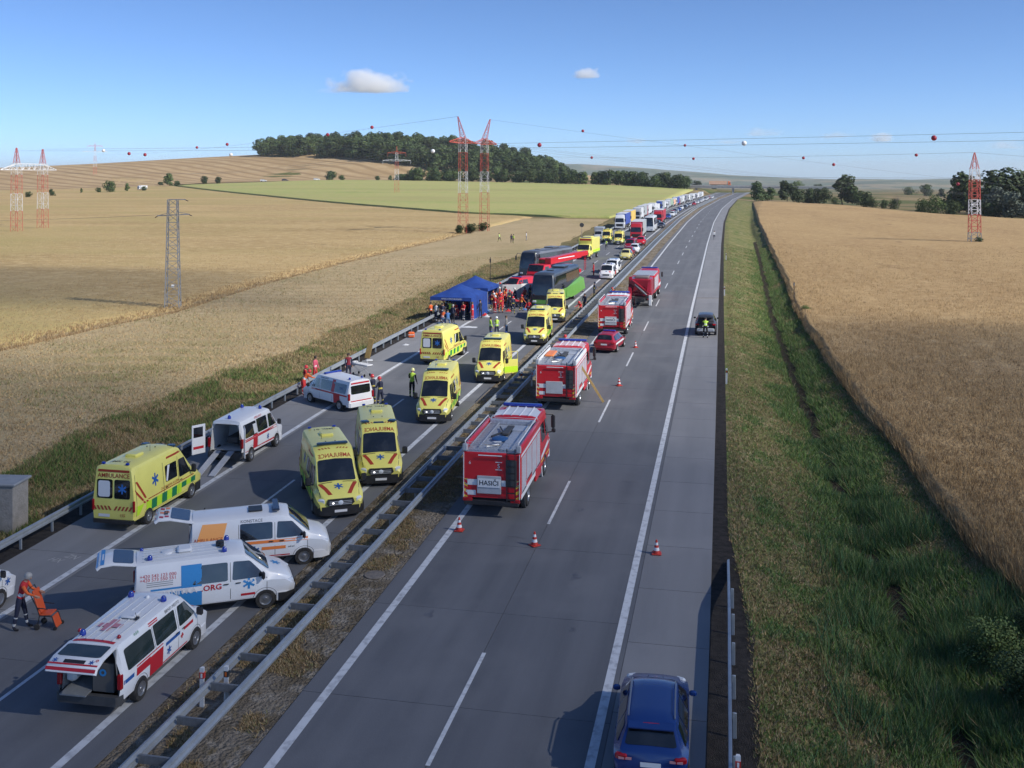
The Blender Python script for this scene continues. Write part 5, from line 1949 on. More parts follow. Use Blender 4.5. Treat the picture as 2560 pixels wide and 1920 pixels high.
def fire_engine(label, loc, rz, roof='white', board=True, orange=False, plank=False):
    t = thing('fire_engine', label, 'fire engine', loc, rz, 'red and white fire engines on the right carriageway')
    MB().box((0, -.2, .72), (1.5, 7.4, .3)).build('chassis', BLK, t)
    MB().box((0, -1.55, 1.78), (2.46, 5.0, 1.86), bev=.05).build('body', FIRE, t)
    # roof deck with raised red edges, tread plates and kit
    MB().box((0, -1.55, 2.735), (2.20, 4.85, .05)).build('roof_deck', TRD, t)
    for s in (-1, 1):
        MB().box((s * 1.16, -1.55, 2.84), (.16, 5.0, .28), bev=.05).build('roof_edge', FIRE if not orange else PLT, t)
        MB().tube([(s * 1.13, -4.0, 2.98), (s * 1.13, -4.0, 3.16), (s * 1.13, -3.5, 3.16), (s * 1.13, .6, 3.16), (s * 1.13, .85, 2.98)], .025, 6).build('hand_rail', PLT, t)
        MB().box((s * 1.13, -4.03, 2.90), (.22, .10, .34), bev=.06).build('corner_lamp', LGR, t)
    MB().box((.66, -1.9, 2.80), (.78, 3.9, .08), bev=.02).build('tread_box', TRD, t)
    MB().box((0, .75, 2.86), (2.1, .30, .22), bev=.03).build('roof_locker', TRD, t)
    ld = MB()
    for x in (-.98, -.58):
        ld.bar((x, -3.7, 2.88), (x, .5, 2.88), .035)
    for k in range(15):
        ld.bar((-.98, -3.6 + k * .28, 2.88), (-.58, -3.6 + k * .28, 2.88), .025)
    ld.build('roof_ladder', LGR, t)
    MB().lathe([(.36, 0), (.36, .05), (.30, .09), (.01, .10)], (-.02, -2.2, 2.80), 'Z', 18).build('hose_reel', mat('reel_blue', (.02, .09, .25), .5), t)
    MB().tube([(-.35, -3.5, 2.82), (.1, -3.2, 2.84), (-.2, -2.9, 2.86), (.15, -2.75, 2.84)], .05, 6).build('hose', LGR, t)
    MB().bar((-.35, -3.75, 2.95), (.3, -3.75, 2.95), .03).build('pike_pole', WOOD, t)
    if orange:
        MB().box((-.75, -1.2, 2.93), (.55, 1.7, .12), bev=.04).build('stretcher_board', ORG, t)
    mesh_f = MB()
    for k in range(14):
        mesh_f.bar((-1.0 + k * .154, -3.98, 2.76), (-1.0 + k * .154, -3.98, 3.12), .012)
    for z in (2.88, 3.0, 3.12):
        mesh_f.bar((-1.05, -3.98, z), (1.05, -3.98, z), .014)
    mesh_f.build('rear_railing', LGR, t)
    # sides
    for s in (-1, 1):
        for a, b in ((-3.85, -2.85), (-2.7, -1.45), (-1.3, -.15), (0., .85)):
            shutter(t, s * 1.232, a, b, 1.22 if -2.9 < a < -1.4 else 1.02, 2.5)
        MB().box((s * 1.236, -1.55, .93), (.014, 4.9, .20)).build('white_stripe', PLT, t)
        MB().box((s * 1.236, -1.55, 2.62), (.012, 4.9, .10)).build('white_stripe', PLT, t)
        for y in (-2.15, 2.45):
            wheel(t, s * 1.22, y, .52, .34)
            MB().lathe([(.62, -.16), (.64, 0), (.60, .02), (.56, -.14)], (s * 1.16, y, .54), 'X', 18).build('mudguard', PLT if y > 0 else DGR, t)
        MB().box((s * 1.22, .3, .78), (.10, 1.5, .5), bev=.03).build('side_locker', FIRE, t)
    # rear
    E = lambda x, z: (x, -4.062, z)
    E2 = lambda x, z: (x, -4.072, z)
    P4('rear_panel', FIRE, t, E, rect(-1.16, 1.16, .86, 2.66), 0, 1, 1)
    P4('rear_band', PLT, t, E2, rect(-1.14, 1.14, 1.36, 1.60), 0, 1, 1)
    MB().box((-.1, -4.09, 1.40), (1.02, .06, .74), bev=.02).build('rear_shutter', LGR, t)
    if board:
        MB().box((-.1, -4.13, 1.48), (.94, .03, .34)).build('sign_board', PLT, t)
        word('lettering', BLK, t, 'HASIČI', .27, lambda x, z: (x, -4.149, z), (-.1, 1.48), 1, .015)
    for x, z, r in ((-.92, 2.28, .2), (.30, 2.18, .26)):
        word('emblem', PLT, t, '6' if r == .2 else '5', r, E2, (x, z), 1)
    P4('emblem_frame', PLT, t, E2, rect(.16, .44, 2.02, 2.05), 0, 1, 1)
    P4('emblem_frame', PLT, t, E2, rect(.16, .44, 2.33, 2.36), 0, 1, 1)
    for s in (-1, 1):
        P4('hazard_panel', HI, t, E2, rect(*sorted((s * 1.02, s * 1.20)), .86, 1.62), 0, 1, 1)
        for k in range(3):
            P4('hazard_stripe', RED, t, lambda x, z: (x, -4.078, z), [(s * 1.02, .9 + .25 * k), (s * 1.20, 1.0 + .25 * k), (s * 1.20, 1.12 + .25 * k), (s * 1.02, 1.02 + .25 * k)], 0, 1, 1)
        MB().box((s * 1.0, -4.12, .78), (.4, .1, .14), bev=.02).build('tail_lamp', TAIL, t)
        MB().bar((s * 1.18, -4.08, .85), (s * 1.18, -4.08, 2.7), .03).build('corner_trim', PLT, t)
    ld = MB()
    for x in (.66, 1.0):
        ld.bar((x, -4.16, .75), (x, -4.16, 2.95), .03)
    for k in range(8):
        ld.box((.83, -4.16, .85 + k * .27), (.36, .05, .04))
    ld.build('rear_ladder', BLK, t)
    MB().box((.83, -4.075, 1.9), (.46, .03, 1.1)).build('ladder_backing', DGR, t)
    plate(t, E2, (-.88, 1.05), .42, .2)
    MB().tube([(-.55, -4.13, 2.62), (.45, -4.13, 2.62)], .022, 6).build('grab_bar', PLT, t)
    MB().box((0, -4.08, .66), (2.3, .18, .2), bev=.03).build('rear_bumper', BLK, t)
    # cab
    C = Loft([(1.12, .62, 2.86, 1.18, 1.22, 1.08, 1.5, .10, .03), (1.3, .55, 2.98, 1.2, 1.23, 1.10, 1.5, .12, .03), (3.25, .55, 2.98, 1.2, 1.23, 1.10, 1.5, .12, .03), (3.62, .55, 2.86, 1.2, 1.23, 1.06, 1.5, .12, .03),
              (3.86, .55, 1.72, 1.2, 1.23, 1.14, 1.4, .05, .02), (3.96, .58, 1.55, 1.1, 1.16, 1.06, 1.3, .05, .02)])
    C.body().build('cab', FIRE, t)
    P4('cab_roof', WRED if roof == 'white' else mat('roof_pink', (.62, .36, .38), .5, col2=(.66, .55, .56), scale=3, mix=(.45, .55)), t, C.top(.02), rect(-1.02, 1.02, 1.2, 3.5), .04, 4, 6)
    rb = MB()
    for x in (-.6, -.2, .2, .6):
        rb.box((x, 2.3, 3.035), (.05, 1.9, .03))
    rb.build('cab_roof_ribs', WRED, t)
    MB().box((.55, -.4, 2.86), (.6, .9, .08), bev=.02).build('roof_hatch', LGR, t)
    MB().box((.05, -.7, 2.83), (.32, 1.5, .10), bev=.03).build('equipment_box', DGR, t)
    MB().tube([(-.4, -.2, 2.84), (-.1, -1.1, 2.86), (-.45, -1.9, 2.84)], .045, 6).build('suction_hose', BLK, t)
    P4('windscreen', GLS, t, C.front(.02), [(-1.06, 1.78), (1.06, 1.78), (.96, 2.78), (-.96, 2.78)], .05, 5, 6)
    for s in (-1, 1):
        S = C.side(s)
        P4('cab_window', GLS, t, S, [(2.75, 1.75), (3.62, 1.75), (3.45, 2.5), (2.75, 2.55)], .08)
        P4('cab_window', GLS, t, S, rect(1.55, 2.55, 1.75, 2.55), .08)
        P4('cab_stripe', PLT, t, S, [(1.3, 1.0), (3.8, 1.35), (3.8, 1.6), (1.3, 1.22)], 0, 4, 1)
        P4('cab_stripe', HI, t, S, rect(1.3, 3.7, .88, .95), 0, 4, 1)
        MB().box((s * 1.42, 3.72, 2.25), (.20, .12, .62), bev=.05).tube([(s * 1.1, 3.5, 2.66), (s * 1.42, 3.72, 2.6)], .035, 5).tube([(s * 1.15, 3.6, 1.75), (s * 1.42, 3.72, 1.78)], .035, 5).build('mirror', BLK, t)
        MB().box((s * 1.44, 3.74, 1.82), (.2, .1, .2), bev=.05).build('mirror', BLK, t)
        MB().cyl((s * 1.1, 1.05, 1.0), (s * 1.1, 1.05, 2.7), .05, .05, 6).build('exhaust_pipe', GRY, t)
    MB().box((0, 3.28, 3.10), (1.9, .26, .14), bev=.04).build('light_bar', BLL, t)
    MB().box((0, 3.95, .68), (2.4, .26, .45), bev=.06).build('front_bumper', PLT, t)
    return t


def rear_place(x, y, rzd, ly=-4.1, lx=0):
    m = Matrix.Rotation(R(rzd), 3, 'Z')
    return Vector((x, y, 0)) - m @ Vector((lx, ly, 0))


fire_engine('nearest fire engine with white cab roof and rear board reading HASICI', rear_place(-8.9, 38.95, 1.), R(1.))
fire_engine('second fire engine with pinkish cab roof and orange stretcher board on its roof', rear_place(-9.42, 58.7, .5), R(.5), 'pink', False, True)
fire_engine('third fire engine parked just ahead of the red estate car', rear_place(-9.15, 87.4, 0.5), R(.5), 'white', True)
o = MB().box((0, 0, 1.15), (.14, .05, 2.6), ry=R(-32)).build('wooden_plank', WOOD)
o.location = (-7.55, 61.35, 0)
o.rotation_euler = (0, 0, R(8))
tag(o, 'yellow timber plank leaning against the second fire engine', 'plank')

# ------------------------------------------------------------------ rescue crane truck on the right carriageway
t = thing('crane_truck', 'dark red fire service crane truck with folded arm on the right carriageway', 'crane truck', rear_place(-8.5, 107.8, -1), R(-1))
MB().box((0, 1.0, .85), (1.3, 12, .4)).build('chassis', BLK, t)
MB().box((0, 3.9, 1.9), (2.5, 5.6, 1.9), bev=.06).build('body', FIRE, t)
MB().box((0, 3.9, 2.9), (2.3, 5.4, .1), bev=.02).build('roof_deck', TRD, t)
MB().box((0, -.8, 1.25), (2.5, 4.0, .35), bev=.04).build('flat_bed', DRED, t)
MB().box((0, -1.0, 2.1), (2.4, 3.0, 1.5), bev=.1).build('crane_base', DRED, t)
MB().box((.1, -1.1, 2.95), (1.5, 1.7, .3), bev=.08).build('winch_cover', mat('winch_grey', (.17, .14, .14), .5), t)
for (a, b, w) in (((-.9, -2.6, 2.6), (1.0, -3.3, 1.3), .42), ((-1.1, -1.6, 2.9), (-1.0, -3.4, 1.2), .34), ((.9, -3.4, 1.2), (1.05, -2.8, 2.6), .3)):
    MB().bar(a, b, w).build('crane_arm', DRED, t, smooth=0)
MB().cyl((-.5, -2.9, 2.3), (.8, -3.5, 1.25), .09, .09, 8).build('hydraulic_ram', GRY, t)
for s in (-1, 1):
    for y in (-2.6, -1.4, 4.2, 8.4):
        wheel(t, s * 1.22, y, .52, .34)
    for y in (1.6, 2.9, 4.2, 5.5):
        shutter(t, s * 1.255, y - .55, y + .55, 1.25, 2.65)
    MB().box((s * 1.2, -3.9, .75), (.3, .2, 1.1), bev=.03).build('stabiliser_leg', PLT, t)
C = Loft([(6.85, .7, 2.9, 1.2, 1.23, 1.1, 1.5, .1, .03), (9.4, .6, 2.96, 1.2, 1.23, 1.1, 1.5, .12, .03), (9.7, .6, 1.8, 1.2, 1.23, 1.1, 1.4, .05, .02), (9.8, .6, 1.6, 1.1, 1.15, 1.05, 1.3, .05, .02)])
C.body().build('cab', FIRE, t)
for s in (-1, 1):
    P4('cab_window', GLS, t, C.side(s), rect(8.3, 9.4, 1.75, 2.5), .08)
    P4('cab_stripe', PLT, t, C.side(s), rect(6.9, 9.6, 1.1, 1.4), 0, 3, 1)
    MB().box((s * 1.42, 9.5, 2.25), (.2, .12, .6), bev=.05).build('mirror', BLK, t)
P4('windscreen', GLS, t, C.top(.02), rect(-1., 1., 9.44, 9.68), .05)
MB().box((0, 9.0, 3.08), (1.9, .3, .14), bev=.04).build('light_bar', BLL, t)
MB().box((0, -3.0, .72), (2.4, .2, .22), bev=.03).build('rear_bumper', BLK, t)
for s in (-1, 1):
    MB().box((s * 1., -3.12, .78), (.35, .08, .14)).build('tail_lamp', TAIL, t)

# ------------------------------------------------------------------ cars
EST = [(-2.32, .42, .94, .74, .80, .68, .72, .06, .02, .06), (-2.22, .28, 1.02, .82, .88, .74, .85, .05, .02), (-1.84, .26, 1.42, .84, .90, .60, .92, .08, .03), (-1.5, .25, 1.47, .84, .90, .62, .92, .08, .04),
       (.1, .25, 1.47, .84, .90, .62, .92, .08, .04), (.50, .25, 1.41, .84, .90, .61, .92, .08, .04), (1.25, .25, 1.0, .84, .90, .72, .86, .06, .04), (2.05, .26, .82, .80, .86, .66, .7, .08, .03),
       (2.25, .3, .72, .72, .78, .56, .6, .07, .02), (2.33, .36, .60, .62, .66, .5, .5, .06, .0)]


def car(name, label, loc, rz, pm, group=None, zs=1., ws=1., rails=False, lod=False, openboot=False, glass=None, cat='car'):
    t = thing(name, label, cat, loc, rz, group)
    st = [(q[0], q[1] * zs, q[2] * zs, q[3] * ws, q[4] * ws, q[5] * ws, q[6] * zs, q[7] * zs, *q[8:]) for q in EST]
    B = Loft(st)
    B.body(cap0=not openboot).build('body', pm, t)
    T = B.top(.014)
    gl = glass or GLS
    w = ws
    P4('windscreen', gl, t, T, [(-.62 * w, 1.20), (.62 * w, 1.20), (.54 * w, .54), (-.54 * w, .54)], .08, 5, 5)
    if not openboot:
        P4('rear_window', gl, t, T, [(-.52 * w, -1.86), (.52 * w, -1.86), (.62 * w, -2.17), (-.62 * w, -2.17)], .10, 5, 4)
    r = .33 * zs
    for s in (-1, 1):
        S = B.side(s, .010)
        P4('side_window', gl, t, S, [(-.10, .98 * zs), (.98, .98 * zs), (.46, 1.34 * zs), (-.10, 1.37 * zs)], .08)
        P4('side_window', gl, t, S, [(-1.12, .98 * zs), (-.18, .98 * zs), (-.18, 1.37 * zs), (-1.12, 1.36 * zs)], .08)
        P4('side_window', gl, t, S, [(-1.95, 1.02 * zs), (-1.2, .98 * zs), (-1.2, 1.35 * zs), (-1.7, 1.31 * zs)], .08)
        for y in (1.40, -1.32):
            if not lod:
                arch('wheel_arch', t, B, s, y, r)
            wheel(t, s * .905 * w, y, r, .22)
        MB().box((s * 1.0 * w, .78, 1.0 * zs), (.20, .12, .15), bev=.04).build('mirror', pm if rails else BLK, t)
        MB().box((s * .66 * w, 2.18, .68 * zs), (.30, .16, .14), rz=-s * .4, bev=.04).build('headlight', CHR, t)
        MB().box((s * .70 * w, -2.27, .86 * zs), (.30, .12, .15), rz=s * .22, bev=.03).build('tail_lamp', TAIL, t)
        if rails:
            MB().tube([(s * .56 * w, -1.6, 1.47 * zs), (s * .56 * w, -1.4, 1.53 * zs), (s * .56 * w, .05, 1.54 * zs), (s * .55 * w, .3, 1.48 * zs)], .02, 6).build('roof_rail', RIM, t)
    plate(t, lambda x, z: (x, -2.345, z), (0, .74 * zs), .5, .12)
    plate(t, lambda x, z: (x, 2.36, z), (0, .45 * zs), .5, .11)
    MB().box((0, -2.27, .50 * zs), (1.5 * w, .16, .22), bev=.07).build('rear_bumper', pm, t)
    MB().box((0, 2.3, .52), (1.0, .1, .16), bev=.03).build('grille', BLK, t)
    if not lod:
        for s in (-1, 1):
            for yy in (-.14, -1.16, 1.05):
                P4('door_gap', BLK, t, B.side(s, .006), rect(yy - .007, yy + .007, .36 * zs, .93 * zs), 0, 1, 5)
            for yy in (-.05, -1.08):
                P4('door_handle', BLK if not rails else pm, t, B.side(s, .022), rect(yy, yy + .16, .84 * zs, .875 * zs), 0, 1, 1)
        if not openboot:
            MB().tube([(0, -2.19, 1.03 * zs), (.1, -2.12, 1.12 * zs), (.34, -2.1, 1.13 * zs)], .012, 5).build('rear_wiper', BLK, t)
            P4('tailgate_gap', BLK, t, lambda x, z: (x, -2.352 + .1 * abs(x) ** 2, z), rect(-.62 * w, .62 * w, .60 * zs, .612 * zs), 0, 6, 1)
            P4('high_brake_lamp', TAIL, t, T, rect(-.2, .2, -1.835, -1.85), 0, 2, 1)
    return t, B


NAVY = paint('paint_blue', (.008, .035, .165), .95)
NAVY.node_tree.nodes['Principled BSDF'].inputs['Roughness'].default_value = .22
BS, B = car('suv', 'dark blue car on the hard shoulder at the bottom of the picture', (-1.18, 23.25, 0), R(2.), NAVY, None, 1.09, 1.03, True)
BS.scale = (.94, .95, .93)
MB().box((0, -1.93, 1.555), (1.12, .26, .03), rx=.12).build('spoiler', NAVY, BS)
MB().box((0, -2.30, .40), (1.3, .14, .10), bev=.02).build('lower_trim', DGR, BS)
for s in (-1, 1):
    P4('hood_line', NAVY, BS, B.top(.015), [(s * .25, 1.3), (s * .27, 1.3), (s * .20, 2.0), (s * .18, 2.0)], 0, 1, 3)
    MB().box((s * .62, -2.335, .92), (.32, .03, .05)).build('tail_light_strip', mat('tail_clear', (.5, .25, .27), .1), BS)
o, B = car('estate_car', 'dark red fire service estate car between the second and third engines', rear_place(-8.85, 78.9, -6, -2.3), R(-6), DRED, None, 1., 1.)
for s in (-1, 1):
    P4('white_stripe', PLT, o, B.side(s, .010), rect(-1.9, 1.6, .66, .82), 0, 6, 1)
MB().box((0, -.3, 1.56), (1.0, .3, .1), bev=.03).build('light_bar', BLL, o)
# ------------------------------------------------------------------ lorries of the queue
TARP = {n: mat('tarp_' + n, c, .55, col2=tuple(q * .85 for q in c), scale=.8) for n, c in dict(white=(.62, .64, .66), blue=(.05, .09, .36), yellow=(.74, .52, .14), grey=(.36, .39, .40), red=(.42, .03, .05), dark=(.05, .055, .09), peach=(.78, .48, .32), green=(.30, .42, .30)).items()}
CABM = {n: paint('cab_' + n, c) for n, c in dict(white=(.68, .70, .72), red=(.45, .02, .03), blue=(.04, .08, .30), dark=(.05, .05, .06), orange=(.75, .22, .08), silver=(.40, .42, .45)).items()}


SIL = paint('paint_silver', (.42, .44, .47))
o, B = car('suv', 'black car with open boot on the right hard shoulder', rear_place(-1.15, 89.3, 0, -2.3), 0, CABM['dark'], None, 1.22, 1.03, False, openboot=True)
MB().box((0, -1.55, .95), (1.35, 1.3, .75)).build('boot_space', BLK, o)
g = MB().prism([(-1.75, 1.58), (-2.45, 1.80), (-2.75, 1.72), (-2.72, 1.67), (-2.43, 1.74), (-1.75, 1.52)], -.62, .62, 'X').build('tailgate', BLK, o)
MB().box((0, -2.28, .58), (1.5, .16, .28), bev=.05).build('tail_panel', SIL, o)



def lorry(label, loc, rz, cab, tarp, front=None, group='lorries queuing in the right lane', rear_only=False):
    t = thing('lorry', label, 'lorry', loc, rz, group)
    C = Loft([(5.95, .9, 3.5, 1.1, 1.22, 1.0, 1.6, .2, .05), (6.3, .6, 3.75, 1.2, 1.24, 1.08, 1.6, .2, .05), (7.6, .5, 3.55, 1.2, 1.24, 1.08, 1.6, .15, .05), (7.95, .5, 2.95, 1.2, 1.24, 1.12, 1.6, .1, .03),
              (8.22, .5, 1.75, 1.2, 1.24, 1.18, 1.5, .05, .02), (8.32, .45, 1.55, 1.15, 1.2, 1.12, 1.3, .05, .02)])
    C.body().build('cab', CABM[cab], t)
    P4('windscreen', GLS, t, C.front(.02), [(-1.08, 1.85), (1.08, 1.85), (1.0, 2.85), (-1.0, 2.85)], .05, 4, 6)
    MB().box((0, 8.34, 1.15), (1.7, .05, .62), bev=.02).build('grille', BLK if cab != 'dark' else DGR, t)
    MB().box((0, 8.30, .55), (2.45, .16, .34), bev=.05).build('bumper', CABM[cab], t)
    for s in (-1, 1):
        P4('cab_window', GLS, t, C.side(s), rect(7.05, 7.92, 1.85, 2.7), .08)
        MB().box((s * 1.4, 7.95, 2.4), (.22, .14, .75), bev=.05).build('mirror', BLK, t)
        MB().box((s * .92, 8.36, .78), (.36, .06, .2), bev=.02).build('headlight', CHR, t)
        for y in (7.2, 3.6, -3.6, -4.9, -6.2):
            wheel(t, s * 1.22, y, .5, .34)
    MB().box((0, 0, 1.0), (1.2, 15, .3)).build('chassis', BLK, t)
    MB().box((0, -1.45, 2.52), (2.5, 13.6, 2.76), bev=.03).build('trailer', TARP[tarp], t)
    if front:
        P4('front_board', TARP[front], t, lambda x, z: (x, 5.36, z), rect(-1.2, 1.2, 1.2, 3.88), 0, 1, 1)
    P4('trailer_roof', TARP['white'], t, lambda x, y: (x, y, 3.906), rect(-1.2, 1.2, -8.2, 5.3), 0, 1, 3)
    plate(t, lambda x, z: (x, 8.385, z), (0, .5), .5, .11)
    return t


def mini_lorry(src, loc, rz, label, cab, tarp):
    c = clone(src, loc, rz, label)
    for ch in KID[c.name]:
        b = ch.name.split('.')[0]
        if b in ('cab', 'bumper'):
            ch.data = CACHE(ch.data, CABM[cab])
        if b == 'trailer':
            ch.data = CACHE(ch.data, TARP[tarp])
    return c


_cd = {}


def CACHE(me, m):
    k = (me.name.split('.')[0], len(me.vertices), m.name)
    if k not in _cd:
        d = me.copy()
        d.materials[0] = m
        _cd[k] = d
    return _cd[k]


def road_rz(Y):
    return -math.atan2(float(bx(-20, Y + 6) - bx(-20, Y - 6)), 12.)


ORD = ['first', 'second', 'third', 'fourth', 'fifth', 'sixth', 'seventh', 'eighth', 'ninth', 'tenth', 'eleventh', 'twelfth', 'thirteenth', 'fourteenth', 'fifteenth', 'sixteenth', 'seventeenth', 'eighteenth', 'nineteenth', 'twentieth',
       'twenty-first', 'twenty-second', 'twenty-third', 'twenty-fourth', 'twenty-fifth', 'twenty-sixth', 'twenty-seventh', 'twenty-eighth', 'twenty-ninth', 'thirtieth']
slow = [('white', 'blue'), ('white', 'yellow'), ('silver', 'white'), ('white', 'grey'), ('red', 'white'), ('white', 'white'), ('white', 'white'), ('blue', 'grey'), ('white', 'white'), ('white', 'grey'), ('white', 'green'), ('silver', 'peach'),
        ('white', 'blue'), ('red', 'grey'), ('white', 'white'), ('white', 'dark'), ('white', 'white'), ('dark', 'white'), ('white', 'grey'), ('white', 'white'), ('red', 'white'), ('white', 'dark'), ('white', 'white'), ('silver', 'grey'), ('white', 'white')]
src = None
Y = 258.
for k, (cb, tp) in enumerate(slow):
    y = Y + 8.4
    lab = '%s lorry of the right lane queue, %s cab with %s trailer' % (ORD[k], cb, tp)
    if src is None:
        src = lorry(lab, (float(bx(-24.1, y)), y, float(zr(y))), math.pi + road_rz(y), cb, tp)
    else:
        c = mini_lorry(src, (float(bx(-23.9 + rt.uniform(-.4, .4), y)), y, float(zr(y))), math.pi + road_rz(y), lab, cb, tp)
        c.scale = (rt.uniform(.95, 1.), rt.choice([.62, .8, 1, 1]), rt.choice([.82, .92, 1, 1.02]))
    Y += 14.6 + rt.uniform(1., 4.5)
    if k in (1,):
        Y += 9
l = mini_lorry(src, (float(bx(-17.1, 224)), 224, 0), math.pi + R(1), 'lorry with red front and grey tarpaulin in the left lane behind the fire cars', 'red', 'grey')
l['group'] = 'lorries in the left lane'
P4('front_board', TARP['red'], l, lambda x, z: (x, 5.372, z), rect(-1.24, 1.24, 1.3, 3.88), 0, 1, 1)
l = mini_lorry(src, (float(bx(-17., 294)), 294, 0), math.pi + road_rz(294), 'red lorry in the left lane beside the queue', 'red', 'red')
l['group'] = 'lorries in the left lane'
l = mini_lorry(src, (-4, 815, 4.15), -math.pi / 2, 'lorry with peach trailer and orange cab crossing the far bridge', 'orange', 'peach')
l['group'] = 'lorries in the left lane'
del l['group']

# ------------------------------------------------------------------ coaches
def coach(name, label, loc, rz, low, up, mirrors=True):
    t = thing(name, label, 'coach', loc, rz)
    B = Loft([(-6.1, .45, 3.55, 1.2, 1.26, 1.05, 1.9, .2, .04, .02), (-5.9, .35, 3.7, 1.24, 1.275, 1.12, 1.9, .22, .05), (5.2, .35, 3.72, 1.24, 1.275, 1.12, 1.9, .22, .05),
              (5.75, .35, 3.55, 1.24, 1.275, 1.10, 1.9, .22, .05), (6.05, .35, 2.6, 1.22, 1.25, 1.14, 1.7, .12, .03), (6.18, .38, 1.5, 1.18, 1.22, 1.14, 1.2, .06, .02), (6.22, .4, 1.0, 1.1, 1.15, 1.1, .8, .06, .02)])
    B.body().build('body', low, t)
    P4('windscreen', GLS, t, B.front(.02), [(-1.08, 1.42), (1.08, 1.42), (.98, 3.50), (-.98, 3.50)], .05, 6, 8)
    P4('roof_panel', up, t, B.top(.012), rect(-1.08, 1.08, -6.0, 5.55), 0, 6, 10)
    for s in (-1, 1):
        P4('window_band', GLS, t, B.side(s, .012), [(-5.9, 1.75), (5.85, 1.75), (5.6, 3.3), (-5.9, 3.3)], 0, 12, 4)
        P4('roof_cove', up, t, B.side(s, .010), rect(-5.9, 5.5, 3.32, 3.66), 0, 12, 3)
        for y in (3.7, -3.2):
            arch('wheel_arch', t, B, s, y, .5)
            wheel(t, s * 1.27, y, .5, .32)
        if mirrors:
            MB().tube([(s * 1.1, 5.9, 3.4), (s * 1.3, 6.5, 3.45), (s * 1.42, 6.7, 3.1)], .035, 6).box((s * 1.42, 6.7, 2.85), (.24, .14, .6), bev=.06).build('mirror', BLK, t)
        MB().box((s * .85, 6.26, .78), (.4, .08, .22), bev=.03).build('headlight', CHR, t)
        MB().box((s * 1.05, -6.14, 1.3), (.2, .08, .7), bev=.03).build('tail_lamp', TAIL, t)
    MB().box((0, -1.5, 3.86), (1.5, 2.2, .16), bev=.06).build('roof_unit', up, t)
    MB().box((0, 2.8, 3.82), (.7, .8, .08), bev=.03).build('roof_hatch', up, t)
    return t, B


LGN = paint('coach_green', (.15, .37, .075))
RDK = mat('coach_roof_dark', (.035, .045, .06), .35, col2=(.06, .07, .085), scale=.6, coat=.3)
t, B = coach('coach', 'crashed coach with green lower body, dark windows and torn green side panel', (-17.75, 110.6, 0), R(180 - 5), RDK, RDK, False)
for s in (-1, 1):
    P4('lower_panel', LGN, t, B.side(s, .014), rect(-5.9, 6.0, .5, 1.72), 0, 10, 3)
P4('front_panel', LGN, t, B.front(.016), rect(-1.05, 1.05, .55, .98), 0, 4, 3)
P4('front_black_panel', BLK, t, lambda x, z: (x, 6.245, z), rect(-1.1, 1.1, .98, 1.45), 0, 1, 1)  # black strip between the green front panel and the windscreen
MB().add([(-1.3, -5.9, 2.35), (-1.3, 0.6, 1.7), (-1.32, .9, .75), (-1.32, -1.5, .45), (-1.9, -5.9, 1.0), (-1.75, -5.8, 2.2), (-1.6, -3.0, .6), (-1.55, -2.6, 1.85)], [(1, 7, 6, 3), (1, 3, 2), (7, 5, 4, 6), (0, 5, 7), (0, 7, 1)]).build('torn_side_panel', LGN, t, fix=False)
P4('painted_window_reflection', mat('reflection_bronze', (.10, .065, .035), .15), t, B.side(-1, .02), rect(-5.6, .5, 2.3, 3.2), 0, 8, 3)  # bronze patch paints a reflection over the windows of one side
t, B = coach('coach', 'second coach with dark grey body behind the red crane truck', (-23.9, 140.2, 0), R(180 - 16), paint('coach_grey', (.07, .075, .085)), mat('coach_roof_grey', (.17, .19, .22), .4, col2=(.11, .12, .14), scale=.5))

# ------------------------------------------------------------------ red mobile crane by the coaches
t = thing('mobile_crane', 'red mobile crane truck with long boom laid back between the coaches', 'crane truck', (-21.6, 132.8, 0), R(180 - 17))
MB().box((0, 0, .95), (2.4, 11.5, .5), bev=.05).build('carrier', FIRE, t)
C = Loft([(3.4, .7, 2.5, 1.15, 1.2, 1.1, 1.4, .1, .03), (5.2, .6, 2.55, 1.18, 1.22, 1.1, 1.4, .12, .03), (5.75, .6, 1.6, 1.18, 1.22, 1.15, 1.3, .05, .02), (5.9, .6, 1.4, 1.1, 1.15, 1.08, 1.1, .05, .02)])
C.body().build('cab', FIRE, t)
P4('windscreen', GLS, t, C.top(.02), rect(-1.02, 1.02, 5.24, 5.7), .05)
for s in (-1, 1):
    P4('cab_window', GLS, t, C.side(s), rect(4.0, 5.1, 1.55, 2.3), .08)
    for y in (4.4, 2.6, -1.8, -3.6):
        wheel(t, s * 1.22, y, .55, .38)
MB().box((.5, 1.9, 2.3), (1.1, 1.7, 1.7), bev=.1).build('operator_cab', FIRE, t)
MB().box((.5, 2.78, 2.45), (.9, .04, 1.0)).build('cab_window', GLS, t)
MB().box((-.06, 1.9, 2.5), (.04, 1.2, .9)).build('cab_window', GLS, t)
MB().box((-.2, -1.2, 1.7), (2.2, 3.2, .9), bev=.1).build('turntable', FIRE, t)
for w, y0, y1, z0, z1 in ((.80, 3.2, -6.2, 2.9, 3.15), (.62, -5.8, -8.6, 3.14, 3.22)):
    MB().add([(x, y, z) for y, zc in ((y0, z0), (y1, z1)) for x, z in ((-.6 - w / 2, zc - w * .55), (-.6 + w / 2, zc - w * .55), (-.6 + w / 2, zc + w * .45), (-.6 - w / 2, zc + w * .45))],
             [(0, 1, 2, 3), (7, 6, 5, 4), (0, 4, 5, 1), (1, 5, 6, 2), (2, 6, 7, 3), (3, 7, 4, 0)]).build('boom', FIRE, t)
P4('boom_stripe', PLT, t, lambda y, z: (-.6 - .405, y, z), rect(-4., 1., 3.0, 3.12), 0, 1, 1)
ld = MB()
